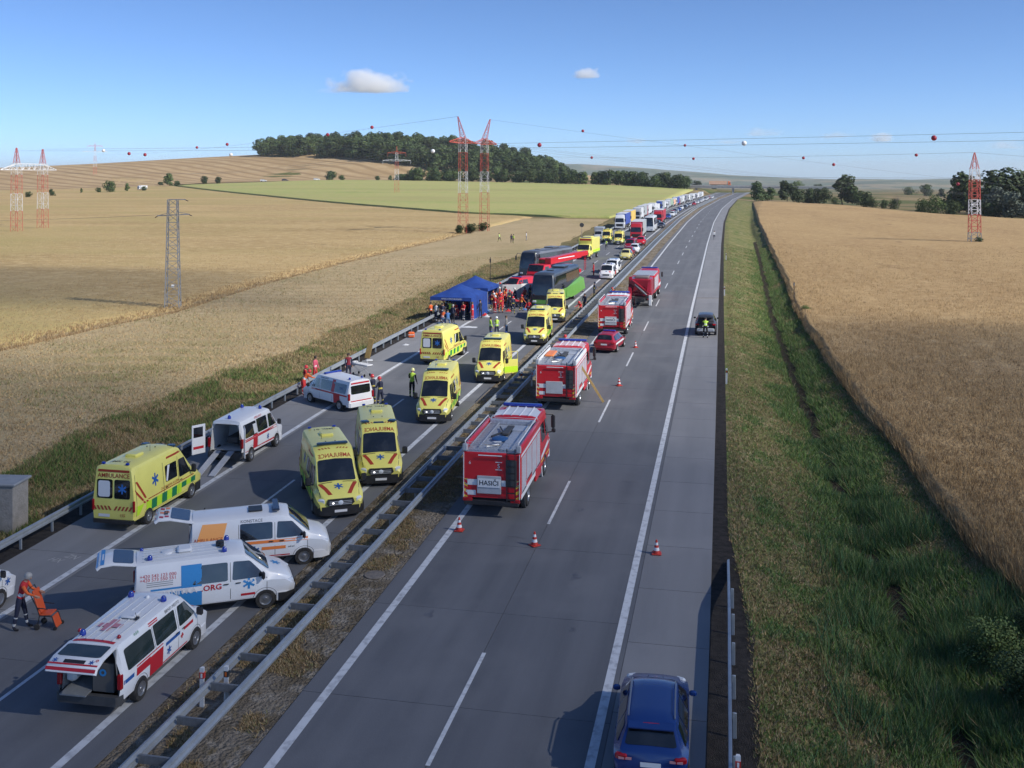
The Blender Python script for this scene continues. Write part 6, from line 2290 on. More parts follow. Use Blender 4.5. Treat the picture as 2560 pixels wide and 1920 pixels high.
for y in (-8.5, -8.0):
    ld.bar((-.6, y, .8), (-.6, y, 3.2), .06)
for k in range(8):
    ld.bar((-.6, -8.5, .9 + k * .3), (-.6, -8.0, .9 + k * .3), .04)
ld.build('jib_lattice', RED, t)

# red fire van with white stripes in front of the crane
o, B = van_base('fire_van', 'red fire service van with white flashes in front of the mobile crane', (-23.6, 118.5, 0), R(180 - 20), T5, FIRE, 'closed', winrear=False)
o['category'] = 'van'
for s in (-1, 1):
    P4('white_flash', PLT, o, B.side(s), [(-2.2, .7), (1.8, .95), (1.8, 1.1), (-2.2, 1.1)], 0, 5, 1)
P4('hood_flash', PLT, o, B.top(.012), [(-.75, 2.0), (-.45, 2.0), (-.2, 2.4), (-.5, 2.4)], 0, 2, 2)
P4('hood_flash', PLT, o, B.top(.012), [(.75, 2.0), (.45, 2.0), (.2, 2.4), (.5, 2.4)], 0, 2, 2)
MB().box((0, .5, 2.08), (1.3, .25, .12), bev=.03).build('light_bar', BLL, o)
# big yellow box ambulance
t = thing('ambulance', 'large yellow box bodied ambulance lorry beyond the coaches', 'ambulance', (-22.1, 169.9, 0), R(180 - 6))
MB().box((0, -1.2, 2.15), (2.45, 5.4, 2.7), bev=.12).build('box_body', YEL, t)
C = Loft([(1.5, .6, 2.5, 1.12, 1.16, 1.0, 1.4, .12, .03), (2.7, .5, 2.45, 1.12, 1.16, 1.0, 1.4, .12, .03), (3.15, .5, 1.55, 1.12, 1.16, 1.05, 1.3, .06, .03), (3.5, .5, 1.3, 1.05, 1.1, .98, 1.1, .06, .02)])
C.body().build('cab', YEL, t)
P4('windscreen', GLS, t, C.top(.02), rect(-.95, .95, 2.72, 3.12), .05)
MB().box((0, 3.5, .75), (1.6, .1, .5), bev=.03).build('grille', BLK, t)
for s in (-1, 1):
    P4('cab_window', GLS, t, C.side(s), rect(1.8, 2.7, 1.5, 2.2), .08)
    MB().box((s * 1.24, -1.2, 1.35), (.012, 5., .35)).build('check_band', LIME, t)
    MB().box((s * 1.245, -1.2, 1.0), (.012, 5., .12)).build('check_band', GRN, t)
    for y in (2.5, -2.2):
        wheel(t, s * 1.2, y, .45, .3)
    MB().box((s * 1.3, 2.95, 1.8), (.2, .12, .5), bev=.04).build('mirror', BLK, t)
MB().box((0, 1.62, 3.2), (1.9, .06, .35)).build('red_band', RST, t)
MB().box((0, -.5, 3.58), (1.5, 1.6, .2), bev=.06).build('roof_unit', YEL, t)
MB().box((0, 1.2, 3.55), (1.6, .3, .14), bev=.04).build('light_bar', BLL, t)
MB().box((0, -.5, .75), (1.2, 7, .3)).build('chassis', BLK, t)

# ------------------------------------------------------------------ smaller vehicles around and behind the accident
o, B = van_base('ambulance', 'white van with red wing panel facing the camera in the left lane past the coach', (-15.15, 138.3, 0), R(180), T5, WHT, 'closed')
P4('red_panel', RED, o, B.top(.012), [(-.8, 1.95), (-.3, 1.95), (-.45, 2.45), (-.7, 2.45)], 0, 2, 2)
for s in (-1, 1):
    P4('red_panel', RED, o, B.side(s), rect(-1.2, .2, .5, 1.08), 0, 2, 2)
    beacon(o, s * .5, .5, 2.0)
MB().box((0, -.4, 2.05), (.5, .5, .1), bev=.03).build('roof_hatch', BLK, o)
decal2d('star_emblem', BLU, o, star2d(.16), B.top(.012), (0, 2.12))
o, B = van_base('ambulance', 'white van with blue roof lights right behind the van with the red wing', (-15.3, 145.8, 0), R(180), TR, WHT, 'closed')
P4('blue_roof_panel', SKYB, o, B.top(.012), rect(-.6, .6, -2.0, -1.3), 0, 3, 2)
for s in (-1, 1):
    beacon(o, s * .5, .4, 2.0)
YCR = paint('paint_pale_yellow', (.66, .58, .22))
car('rescue_car', 'pale yellow rescue car facing the camera by the central rail', (-15.6, 169.2, 0), R(180), YCR, None, 1.1, 1.02)
car('fire_car', 'dark red fire car behind the pale yellow rescue car', (-15.75, 175.6, 0), R(178), DRED, None, 1.08, 1.)
car('white_car', 'white car standing behind the dark red fire car', (-15.35, 182.8, 0), R(181), WHT, None, 1.1, 1.02)
o, B = van_base('fire_van', 'dark red fire van in front of the grey tarpaulin lorry', (-16.9, 192.5, 0), R(178), T5, DRED, 'closed')
o['category'] = 'van'
MB().box((0, .5, 2.08), (1.3, .25, .12), bev=.03).build('light_bar', BLL, o)
car('fire_car', 'bright red fire car close in front of the grey tarpaulin lorry', (-15.9, 203.5, 0), R(180), FIRE, None, 1.15, 1.02)
o, B = van_base('delivery_van', 'silver delivery van at the hard shoulder left of the far ambulances', (-26.1, 219.3, 0), R(180), T5, SIL, 'closed', winrear=False, win=False)
o['category'] = 'van'
MB().box((0, -1., 2.3), (2.0, 3.2, 1.0), bev=.08).build('cargo_box', paint('cargo_grey', (.36, .38, .40)), o)
t, B = coach('coach', 'white coach facing the camera in the left lane behind the grey tarpaulin lorry', (float(bx(-16.7, 254)), 254, 0), R(180), paint('coach_white', (.64, .66, .68)), CABM['white'], True)
cols = ['dark', 'white', 'blue', 'white', 'silver', 'red', 'dark', 'silver', 'blue', 'white', 'dark', 'white', 'dark', 'silver', 'red', 'white', 'white', 'silver', 'dark', 'white', 'blue', 'white', 'silver', 'white', 'dark', 'white', 'silver', 'red']
cols = cols + ['white', 'silver']
src2, B2 = car('car', 'dark car standing first beside the white coach in the left lane', (float(bx(-15.1, 268)), 268, 0), math.pi, CABM['dark'], 'cars queuing in the left lane', lod=True)
Y = 275.
for k, cname in enumerate(cols):
    if 284 < Y < 304:
        Y = 305.
    lab = '%s car of the left lane queue, painted %s' % (ORD[k], cname)
    c = clone(src2, (float(bx(-16.9 + rt.uniform(-.5, .7), Y)), Y, float(zr(Y))), math.pi + road_rz(Y), lab, None, (1, 1, 1.0 + .14 * (k % 3 == 0)))
    for ch in KID[c.name]:
        if ch.name.split('.')[0] in ('body', 'rear_bumper'):
            ch.data = CACHE(ch.data, CABM[cname])
    Y += 7. + rt.uniform(0, 12.)
for k, (x, y, cname, lab) in enumerate(((-404, 860, 'white', 'white car driving on the far lane below the hill'), (-391, 877, 'dark', 'dark car on the far lane below the hill'), (-365, 888, 'white', 'white car beside the spreading tree on the far lane'))):
    c = clone(src2, (x, y, float(H(x, y)) + .6), R(-60), lab, 'cars on the far lane', 1.3)
    for ch in KID[c.name]:
        if ch.name.split('.')[0] in ('body', 'rear_bumper'):
            ch.data = CACHE(ch.data, CABM[cname])
c = mini_lorry(src, (-420, 690, float(H(-420, 690)) + .4), R(160), 'white lorry on the far lane between the trees at the left', 'white', 'white')
c['group'] = 'cars on the far lane'
c.scale = (.8, .45, .8)
# ------------------------------------------------------------------ people: one continuous skinned body per pose, clothes by region
SKIN = mat('skin', (.42, .24, .16), .6)
CL = {n: mat('cloth_' + n, c, .85, col2=tuple(q * .75 for q in c), scale=9) for n, c in dict(
    red=(.55, .03, .035), orange=(.72, .13, .03), navy=(.022, .028, .06), black=(.016, .016, .02), lime=(.48, .72, .08), white=(.62, .63, .64), blue=(.06, .16, .38), jeans=(.10, .17, .30),
    wine=(.20, .015, .03), grey=(.22, .22, .23), stripe=(.60, .62, .62), yellow=(.66, .55, .08), pink=(.62, .10, .16)).items()}
HAIR = {n: mat('hair_' + n, c, .6) for n, c in dict(dark=(.03, .022, .016), brown=(.09, .055, .03), grey=(.33, .32, .30)).items()}
HELM = {n: mat('helmet_' + n, c, .3, coat=.4) for n, c in dict(red=(.55, .03, .03), white=(.66, .67, .66), yellow=(.62, .62, .28), navy=(.03, .035, .07)).items()}


def pose_mesh(lean=0, bow=0, arms=((8, 15, 8), (8, 15, 8)), legs=((4, 0, 3), (-4, 0, 3)), twist=0):
    """returns (mesh, head matrix); arm = (upper pitch, extra forearm pitch, splay), leg = (thigh pitch, knee bend, splay), degrees, forward positive"""
    V, Rr, E, lab = [], [], [], []

    def vert(p, r, parent=None, l=None):
        V.append(Vector(p))
        Rr.append(r)
        if parent is not None:
            E.append((parent, len(V) - 1))
            lab.append(l)
        return len(V) - 1
    def dirv(p, sp, s):
        return Vector((math.sin(R(sp)) * s, math.sin(R(p)) * math.cos(R(sp)), -math.cos(R(p)) * math.cos(R(sp))))
    low = 0
    feet = []
    for s, (th, kn, sp) in zip((-1, 1), legs):
        h = Vector((.10 * s, 0, -.04))
        k = h + dirv(th, sp, s) * .43
        a = k + dirv(th - kn, sp * .5, s) * .42
        feet.append((h, k, a))
        low = min(low, a.z)
    pz = -low + .085
    P0 = Vector((0, 0, pz))
    U = Matrix.Rotation(R(-lean), 3, 'X') @ Matrix.Rotation(R(twist), 3, 'Z')
    pel = vert(P0, .135)
    bel = vert(P0 + U @ Vector((0, 0, .20)), .128, pel, 'belly')
    che = vert(P0 + U @ Vector((0, 0, .42)), .145, bel, 'chest')
    nk = vert(P0 + U @ Vector((0, 0, .565)), .062, che, 'chest')
    UH = Matrix.Rotation(R(-lean * .4 - bow), 3, 'X')
    nb = V[nk]
    hd0 = vert(nb + UH @ Vector((0, .015, .075)), .072, nk, 'neck')
    hd = vert(nb + UH @ Vector((0, .03, .16)), .098, hd0, 'head')
    ht = vert(nb + UH @ Vector((0, .015, .235)), .078, hd, 'head')
    vert(nb + UH @ Vector((0, .145, .135)), .016, hd, 'head')
    for s in (-1, 1):
        vert(nb + UH @ Vector((.105 * s, .015, .14)), .016, hd, 'head')
    for s, (h, k, a) in zip((-1, 1), feet):
        i = vert(P0 + h, .095, pel, 'hip')
        m = vert(P0 + h.lerp(k, .5), .088, i, 'thigh')
        j = vert(P0 + k, .066, m, 'thigh')
        c = vert(P0 + k.lerp(a, .35), .064, j, 'calf')
        q = vert(P0 + a, .046, c, 'calf')
        f = vert(P0 + a + Vector((.01 * s, .07, -.045)), .042, q, 'foot')
        vert(P0 + a + Vector((.02 * s, .17, -.055)), .034, f, 'foot')
    for s, (up, fo, sp) in zip((-1, 1), arms):
        sh = vert(P0 + U @ Vector((.185 * s, 0, .49)), .066, che, 'chest')
        d1 = dirv(up, sp, s)
        el = vert(V[sh] + d1 * .29, .047, sh, 'arm')
        d2 = dirv(up + fo, sp * .3, s)
        wr = vert(V[el] + d2 * .25, .032, el, 'arm')
        pa = vert(V[wr] + d2 * .075, .034, wr, 'hand')
        side = Vector((0, 1, 0)) if abs(d2.y) < .7 else Vector((0, 0, -1))
        nrm = d2.cross(side).normalized()
        for q, ln in ((-.028, .062), (-.010, .075), (.010, .072), (.028, .058)):
            b = vert(V[pa] + d2 * .04 + side * q, .0095, pa, 'hand')
            vert(V[b] + d2 * ln * .8 + nrm * s * .018, .008, b, 'hand')
        b = vert(V[wr] + d2 * .045 + side * .045, .011, wr, 'hand')
        vert(V[b] + d2 * .045 + side * .018, .009, b, 'hand')
    me = bpy.data.meshes.new('pose')
    me.from_pydata(V, E, [])
    ob = bpy.data.objects.new('pose', me)
    COL.objects.link(ob)
    md = ob.modifiers.new('s', 'SKIN')
    md.use_smooth_shade = True
    for i, r in enumerate(Rr):
        sv = me.skin_vertices[0].data[i]
        sv.radius = (r, r * (.78 if i in (pel, bel, che) else 1))
        sv.use_root = i == 0
    ss = ob.modifiers.new('u', 'SUBSURF')
    ss.levels = ss.render_levels = 2
    bpy.context.view_layer.update()
    out = bpy.data.meshes.new_from_object(ob.evaluated_get(bpy.context.evaluated_depsgraph_get()))
    bpy.data.objects.remove(ob)
    bpy.data.meshes.remove(me)
    # material regions: 0 skin 1 jacket 2 sleeves 3 trousers 4 boots 5 reflective stripe
    SL = dict(belly=1, chest=1, neck=0, head=0, hip=3, thigh=3, calf=3, foot=4, arm=2, hand=0)
    n = len(out.polygons)
    ce = np.empty(n * 3)
    out.polygons.foreach_get('center', ce)
    ce = ce.reshape(-1, 3)
    A = np.array([V[a] for a, b in E])
    Bv = np.array([V[b] for a, b in E])
    d = Bv - A
    t = np.clip(((ce[:, None] - A) * d).sum(2) / (d * d).sum(1), 0, 1)
    dist = np.linalg.norm(ce[:, None] - (A + t[..., None] * d), axis=2) - np.array([min(Rr[a], Rr[b]) for a, b in E])
    b = dist.argmin(1)
    tb = t[np.arange(n), b]
    ix = np.array([SL[l] for l in lab])[b]
    L2 = np.array(lab)[b]
    ix = np.where((L2 == 'belly') & (tb > .55) & (tb < .95), 5, ix)
    ix = np.where((L2 == 'calf') & (tb > .45) & (tb < .75), 5, ix)
    ix = np.where((L2 == 'belly') & (tb < .12), 3, ix)
    out.materials.clear()
    for m in (SKIN, CL['navy'], CL['navy'], CL['navy'], CL['black'], CL['stripe']):
        out.materials.append(m)
    out.polygons.foreach_set('material_index', ix.astype(np.int32))
    M = Matrix.Translation(V[hd]) @ UH.to_4x4()
    return out, M


POSES = dict(
    stand=pose_mesh(0, 6), stand2=pose_mesh(3, 10, ((20, 70, 10), (6, 20, 8)), ((6, 4, 5), (-5, 0, 4)), 10),
    walk=pose_mesh(4, 4, ((-22, 18, 8), (26, 25, 8)), ((24, 10, 2), (-20, 14, 2)), 6), bend=pose_mesh(42, 10, ((48, 25, 6), (52, 20, 6)), ((10, 8, 6), (2, 6, 6))),
    push=pose_mesh(16, 20, ((30, 40, 6), (34, 36, 6)), ((14, 6, 4), (-8, 4, 4))), crouch=pose_mesh(28, 20, ((45, 35, 8), (50, 30, 8)), ((85, 105, 10), (45, 118, 8))))
dome = [(.118, -.03), (.150, -.035), (.150, -.02), (.125, -.005), (.122, .05), (.098, .105), (.05, .135), (.002, .142)]
HELMET = MB().lathe(dome, n=16).mesh('helmet', HELM['red'], 40)
hp = [(.106, -.045), (.112, 0), (.112, .05), (.092, .095), (.05, .118), (.002, .122)]
HAIRM = MB().lathe(hp, (0, -.018, 0), n=14).mesh('hair', HAIR['dark'], 60)


def person(label, x, y, face, pose, top, legs, sleeves=None, head='hair:dark', stripe=None, z=0., h=1.0, group=None):
    me, M = POSES[pose]
    o = link('person', me)
    o.location = (x, y, z)
    o.rotation_euler = (0, 0, R(face))
    o.scale = (h, h, h)
    tag(o, label, 'person', group)
    ms = (SKIN, CL[top], CL[sleeves or top], CL[legs], CL['black'], CL[stripe] if stripe else None)
    for i, m in enumerate(ms):
        if m is None:
            m = CL[top] if i == 5 else m
        o.material_slots[i].link = 'OBJECT'
        o.material_slots[i].material = m
    kind, c = head.split(':')
    c_ = link('helmet' if kind == 'helmet' else 'hair', HELMET if kind == 'helmet' else HAIRM, o)
    c_.matrix_local = M
    c_.material_slots[0].link = 'OBJECT'
    c_.material_slots[0].material = (HELM if kind == 'helmet' else HAIR)[c]
    return o


RD = .022
person('paramedic in red vest and navy trousers pushing an orange rescue chair', -21.05, 25.85, -75, 'push', 'red', 'navy', 'orange', 'hair:grey', 'stripe', RD)
person('officer in lime vest and white helmet standing with back turned on the carriageway', -18.94, 60.4, -8, 'stand2', 'lime', 'black', 'black', 'helmet:yellow', 'lime', RD, 1.03)
person('left firefighter with red helmet behind the white van on the shoulder', -20.75, 58.1, 70, 'stand', 'navy', 'navy', None, 'helmet:red', 'yellow', RD, 1.02)
person('right firefighter with red helmet beside the white van on the shoulder', -20.05, 57.5, 60, 'stand2', 'navy', 'navy', None, 'helmet:red', 'yellow', RD, 1.02)
person('rescuer in bright red jacket at the nose of the white van by the left rail', -26.2, 60.4, -60, 'stand2', 'red', 'red', None, 'helmet:red', 'stripe', 0)
person('rescuer in orange overalls bending by the left rail', -26.0, 59.6, -40, 'bend', 'orange', 'red', None, 'helmet:red', 'stripe', 0)
person('rescuer in pink red jacket standing beyond the left rail', -27.0, 64.1, -100, 'stand', 'pink', 'red', None, 'hair:dark', 'stripe', -.05)
person('dark haired rescuer in red and navy behind the white van roof', -25.0, 65.2, -150, 'stand', 'wine', 'navy', 'navy', 'hair:dark', None, RD)
person('officer in lime jacket left of the group behind the open door ambulance', -19.4, 84.8, -60, 'stand', 'lime', 'navy', None, 'hair:dark', 'stripe', RD)
person('white helmeted officer in lime jacket in the group behind the open door ambulance', -18.87, 85., 30, 'stand2', 'lime', 'navy', 'white', 'helmet:white', 'stripe', RD)
person('bareheaded person in pale jacket right of the lime officers', -18.2, 85.9, 90, 'stand', 'grey', 'jeans', None, 'hair:brown', None, RD)
person('firefighter in orange jacket standing at the central rail by the second engine', -11.55, 76.5, 170, 'stand2', 'orange', 'red', None, 'helmet:red', 'stripe', 0)
grp = 'people around the blue tents'
for a in (('person in orange vest at the left front of the blue tent', -27.3, 93.6, 60, 'stand', 'orange', 'black', None, 'hair:dark', 'stripe'),
          ('person in white shirt and dark trousers before the blue tent', -26.65, 93.1, -30, 'stand2', 'white', 'navy', None, 'hair:brown', None),
          ('person in dark red shirt next to the white shirt before the tent', -26.05, 93.2, 10, 'stand', 'wine', 'wine', None, 'hair:dark', None),
          ('person in lime vest under the front edge of the blue tent', -25.75, 95.1, 180, 'stand2', 'lime', 'black', 'black', 'hair:dark', 'lime'),
          ('crouching person in pale blue trousers and orange vest before the tent', -25.7, 91.9, -20, 'crouch', 'orange', 'jeans', 'blue', 'hair:brown', 'stripe'),
          ('crouching person in blue clothes beside the orange vest before the tent', -25.1, 91.8, 20, 'crouch', 'blue', 'jeans', None, 'hair:dark', None),
          ('person in dark clothes right of the crouching pair', -24.75, 92.3, -10, 'stand', 'navy', 'black', None, 'hair:grey', None),
          ('rescuer in red jacket in the middle under the tent', -25.2, 95.6, 170, 'bend', 'red', 'red', None, 'hair:brown', 'stripe'),
          ('rescuer in red jacket left at the tent corner pole', -24.25, 94.4, 150, 'stand2', 'red', 'navy', None, 'hair:dark', 'stripe'),
          ('rescuer in red overalls before the blue side wall', -23.4, 94.6, 90, 'stand', 'red', 'red', None, 'hair:brown', 'stripe'),
          ('person in navy uniform at the right corner of the blue side wall', -23.05, 96.4, 60, 'stand', 'navy', 'navy', None, 'hair:dark', None),
          ('rescuer in full red suit standing alone between tent and coach', -22.45, 100.2, -20, 'stand2', 'red', 'red', None, 'helmet:white', 'stripe'),
          ('firefighter in navy suit walking between tent and coach', -20.56, 100.2, 200, 'walk', 'navy', 'navy', None, 'helmet:red', 'yellow'),
          ('firefighter in dark suit before the grey screen, left one', -22.75, 104.9, 160, 'bend', 'navy', 'navy', None, 'helmet:red', 'yellow'),
          ('firefighter in dark suit before the grey screen, right one', -22.0, 105.4, 200, 'stand', 'navy', 'navy', None, 'helmet:red', 'yellow'),
          ('firefighter kneeling at a stretcher before the grey screen', -21.5, 106.6, 120, 'crouch', 'navy', 'navy', None, 'helmet:red', 'yellow'),
          ('rescuer in orange vest behind the tent side wall, front one', -23.2, 104.3, 30, 'stand2', 'orange', 'red', None, 'hair:dark', 'stripe'),
          ('rescuer in orange vest behind the tent side wall, middle one', -23.9, 105.8, -50, 'stand', 'orange', 'navy', None, 'hair:brown', 'stripe'),
          ('rescuer in orange vest behind the tent side wall, rear one', -23.6, 107.9, 100, 'stand', 'orange', 'red', None, 'helmet:white', 'stripe'),
          ('rescuer in red jacket leaning over behind the tent', -24.3, 107.2, 80, 'bend', 'red', 'red', None, 'hair:dark', 'stripe'),
          ('rescuer in red suit walking left of the two close ambulances', -18.5, 97.9, 170, 'walk', 'red', 'red', None, 'hair:brown', 'stripe'),
          ('firefighter in orange trousers at the front left of the green coach', -19.9, 107.2, -100, 'stand2', 'orange', 'orange', 'navy', 'helmet:red', 'yellow'),
          ('dark firefighter beside the red van at the screen', -20.7, 110.6, 40, 'stand', 'navy', 'navy', None, 'helmet:red', 'yellow'),
          ('firefighter in wine red jacket behind the grey screen', -24.6, 112.6, 180, 'stand', 'wine', 'navy', None, 'helmet:red', 'yellow'),
          ('firefighter with navy helmet at the far left of the screen', -26.0, 112.9, 150, 'stand', 'navy', 'navy', None, 'helmet:navy', 'yellow'),
          ('firefighter in red behind the right end of the screen', -22.4, 113.6, 180, 'stand2', 'red', 'navy', None, 'helmet:red', 'yellow')):
    person(*a, RD, 1.0, grp)
rp = random.Random(4)
spots = [(-24.9, 98.3), (-24.2, 99.5), (-23.0, 102.1), (-22.2, 102.9), (-23.5, 103.2), (-21.9, 108.0), (-23.1, 108.6), (-25.0, 110.8), (-21.0, 108.7), (-20.3, 105.2), (-26.6, 95.8), (-24.6, 96.6), (-23.9, 97.7), (-27.4, 99.5), (-19.6, 109.6), (-22.9, 106.9), (-22.0, 100.9), (-21.3, 103.4), (-20.1, 102.2), (-24.4, 101.6), (-23.8, 100.4), (-21.6, 111.6), (-19.2, 105.9), (-22.6, 104.1), (-20.9, 106.9), (-25.9, 92.9)]
for k, (x, y) in enumerate(spots):
    c = ['red', 'navy', 'orange', 'red', 'wine', 'navy', 'red', 'orange'][k % 8]
    person('rescuer in %s clothes, %s of the loose crowd between tents and coach' % (c if c != 'wine' else 'dark red', ORD[k]), x, y, rp.uniform(0, 360), rp.choice(['stand', 'stand2', 'walk', 'bend', 'stand2']), c, rp.choice([c, 'navy', 'navy']), None,
           rp.choice(['helmet:red', 'hair:dark', 'helmet:red', 'hair:brown', 'helmet:white']), 'stripe' if k % 2 else 'yellow', RD, rp.uniform(.96, 1.06), grp)
person('firefighter in orange jacket at the right rear of the green coach', -16.3, 120.6, 60, 'stand', 'orange', 'navy', None, 'helmet:red', 'yellow', RD)
person('dark clothed firefighter at the central rail beside the coach', -14.2, 115.4, -80, 'stand2', 'navy', 'navy', None, 'helmet:navy', 'yellow', 0)
person('firefighter reaching over the central rail to the crane truck', -11.3, 111.5, 60, 'bend', 'orange', 'navy', None, 'helmet:red', 'yellow', 0)
person('dark figure right of the ambulance in front of the coach', -13.75, 104.0, 160, 'stand', 'navy', 'navy', None, 'hair:dark', None, 0)
person('crouching rescuer in red at the rail beside the ambulance in front of the coach', -13.8, 101.8, 150, 'crouch', 'red', 'navy', None, 'helmet:red', 'stripe', 0)
person('police officer in white top standing before the two far ambulances', -21.2, 189.7, 180, 'stand2', 'lime', 'black', 'white', 'hair:dark', 'white', RD)
person('person in red left of the white van past the coach', -17.4, 140.5, 100, 'stand', 'red', 'red', None, 'hair:dark', None, RD)
person('left person in lime vest walking in the pale field', -45.4, 207.3, 70, 'walk', 'lime', 'black', 'white', 'hair:dark', 'lime', .05)
person('middle person in lime vest standing in the pale field', -41.6, 203, -60, 'stand2', 'lime', 'black', None, 'hair:dark', 'lime', .05)
person('dark clothed person beside the lime vest in the pale field', -42.1, 203.6, 20, 'stand', 'navy', 'black', None, 'hair:dark', None, .05)
person('right person in white standing in the pale field', -40.6, 212, 100, 'stand', 'white', 'grey', None, 'hair:brown', None, .05)
person('lone person in white shirt walking far along the right carriageway', -1.87, 223.7, 5, 'walk', 'white', 'navy', None, 'hair:dark', None, RD, 1.05)
person('officer in lime vest bending into the open boot of the black car', -1.15, 88.35, 0, 'bend', 'lime', 'black', 'black', 'hair:dark', 'stripe', RD, 1.04)

# ------------------------------------------------------------------ orange evacuation chair
t = thing('evacuation_chair', 'orange folding rescue chair on small wheels pushed by the paramedic', 'chair', (-20.28, 26.15, RD), R(-80))
OC = mat('chair_orange', (.60, .09, .025), .6)
t.scale = (.88, .88, .88)
MB().box((0, -.02, .52), (.46, .46, .06), rx=.06, bev=.02).build('seat', OC, t)
MB().box((0, -.34, .95), (.46, .07, .85), rx=.30, bev=.02).build('backrest', OC, t)
MB().box((0, .32, .26), (.40, .05, .44), rx=.35, bev=.02).build('footrest', OC, t)
f = MB()
for s in (-1, 1):
    f.tube([(s * .24, -.62, 1.42), (s * .24, -.30, .80), (s * .24, -.2, .5), (s * .24, -.28, .10)], .018, 6)
    f.tube([(s * .24, -.22, .5), (s * .24, .25, .47), (s * .24, .38, .08)], .018, 6)
    f.tube([(s * .25, -.3, .78), (s * .25, .1, .74)], .018, 6)
f.bar((-.24, -.62, 1.42), (.24, -.62, 1.42), .02)
f.build('frame', BLK, t)
for s in (-1, 1):
    for y, r in ((-.28, .11), (.38, .07)):
        MB().lathe([(r * .6, -.02), (r, -.015), (r, .015), (r * .6, .02)], (s * .27, y, r), 'X', 14).build('wheel', TYR, t)

# ------------------------------------------------------------------ blue gazebo tents, screens, kit
TBL = mat('tent_blue', (.008, .038, .20), .7, col2=(.015, .060, .28), scale=1.2)


def gazebo(label, loc, rz, w, d, wall, peak=3.3, eave=2.15):
    t = thing('gazebo_tent', label, 'tent', loc, rz, 'blue rescue tents')
    n = 10
    v, f = [], []
    for j in range(n + 1):
        for i in range(n + 1):
            u, k = i / n * 2 - 1, j / n * 2 - 1
            q = max(abs(u), abs(k))
            z = eave + (peak - eave) * (1 - q) ** .92 - .10 * math.sin(q * math.pi) * (1 - abs(abs(u) - abs(k)))
            v.append((u * w / 2, k * d / 2, z))
    for j in range(n):
        for i in range(n):
            a = j * (n + 1) + i
            f.append((a, a + 1, a + n + 2, a + n + 1))
    MB().add(v, f).build('canopy', TBL, t, smooth=50)
    for a, b in (((-w / 2, -d / 2), (w / 2, -d / 2)), ((w / 2, -d / 2), (w / 2, d / 2)), ((w / 2, d / 2), (-w / 2, d / 2)), ((-w / 2, d / 2), (-w / 2, -d / 2))):
        MB().add([(*a, eave), (*b, eave), (*b, eave - .32), (*a, eave - .32)], [(0, 1, 2, 3)]).build('valance', TBL, t, smooth=0, fix=False)
    for x in (-1, 1):
        for y in (-1, 1):
            MB().box((x * (w / 2 - .06), y * (d / 2 - .06), eave / 2), (.05, .05, eave)).build('leg', LGR, t)
    for side in wall:
        if side == 'right':
            k = 12
            v = []
            for i in range(k + 1):
                y = -d / 2 + d * i / k
                v += [(w / 2 + .03 * math.sin(i * 2.1), y, eave - .30), (w / 2 + .06 * math.sin(i * 2.1 + .5), y, .04)]
            MB().add(v, [(2 * i, 2 * i + 2, 2 * i + 3, 2 * i + 1) for i in range(k)]).build('side_wall', TBL, t, smooth=60, fix=False)
        if side == 'back':
            MB().add([(-w / 2, d / 2, eave - .3), (w / 2, d / 2, eave - .3), (w / 2, d / 2, .05), (-w / 2, d / 2, .05)], [(0, 1, 2, 3)]).build('back_wall', TBL, t, smooth=0, fix=False)
    word('lettering', PLT, t, 'HASICI ZACHRANARI', .22, lambda a, b: (a, -d / 2 - .006, b), (.1, eave - .16), 1)
    return t


gazebo('nearer blue gazebo tent with a full blue side wall', (-25.45, 97.4, 0), R(-3), 4.2, 5.6, ('right', 'back'), 3.25, 2.2)
gazebo('farther blue gazebo tent behind the nearer one', (-25.6, 104.8, 0), R(-3), 4.0, 4.2, ('back',), 3.35, 2.25)
SCR = mat('screen_grey', (.45, .45, .46), .7, col2=(.38, .38, .4), scale=2)
for k, (x, y, a, m, lab) in enumerate(((-24.6, 109.6, -15, SCR, 'left grey privacy screen with crossed poles'), (-22.6, 109.4, 22, SCR, 'middle grey privacy screen with crossed poles'), (-20.9, 110.9, 40, mat('screen_white', (.62, .62, .63), .7), 'right white privacy screen beside the red van'))):
    t = thing('privacy_screen', lab, 'screen', (x, y, RD), R(a), 'privacy screens')
    MB().add([(-1.05, .0, .1), (1.05, .0, .1), (1.05, 0, 1.95), (-1.05, 0, 1.95), (0, -.16, 1.0)], [(0, 1, 4), (1, 2, 4), (2, 3, 4), (3, 0, 4)]).build('cloth', m, t, smooth=0, fix=False)
    MB().bar((-1.05, .03, .02), (1.05, .03, 1.97), .02).bar((-1.05, .03, 1.97), (1.05, .03, .02), .02).build('cross_poles', DGR, t)


def stretcher(label, x, y, a, col):
    t = thing('stretcher', label, 'stretcher', (x, y, RD), R(a), 'wheeled stretchers')
    MB().box((0, 0, .82), (.52, 1.85, .09), bev=.03).build('mattress', col, t)
    f = MB()
    for s in (-1, 1):
        f.tube([(s * .27, -.95, .76), (s * .27, .95, .76)], .02, 6)
        f.bar((s * .25, -.7, .74), (s * .25, .6, .12), .02).bar((s * .25, .7, .74), (s * .25, -.6, .12), .02)
        f.tube([(s * .29, -.3, .84), (s * .29, -.25, 1.0), (s * .29, .25, 1.0), (s * .29, .3, .84)], .014, 5)
    f.build('frame', LGR, t)
    for s in (-1, 1):
        for y_ in (-.6, .6):
            MB().lathe([(.06, -.015), (.1, -.012), (.1, .012), (.06, .015)], (s * .25, y_, .10), 'X', 12).build('wheel', TYR, t)
    MB().box((0, .72, .90), (.40, .3, .07), bev=.03).build('pillow', CL['white'], t)


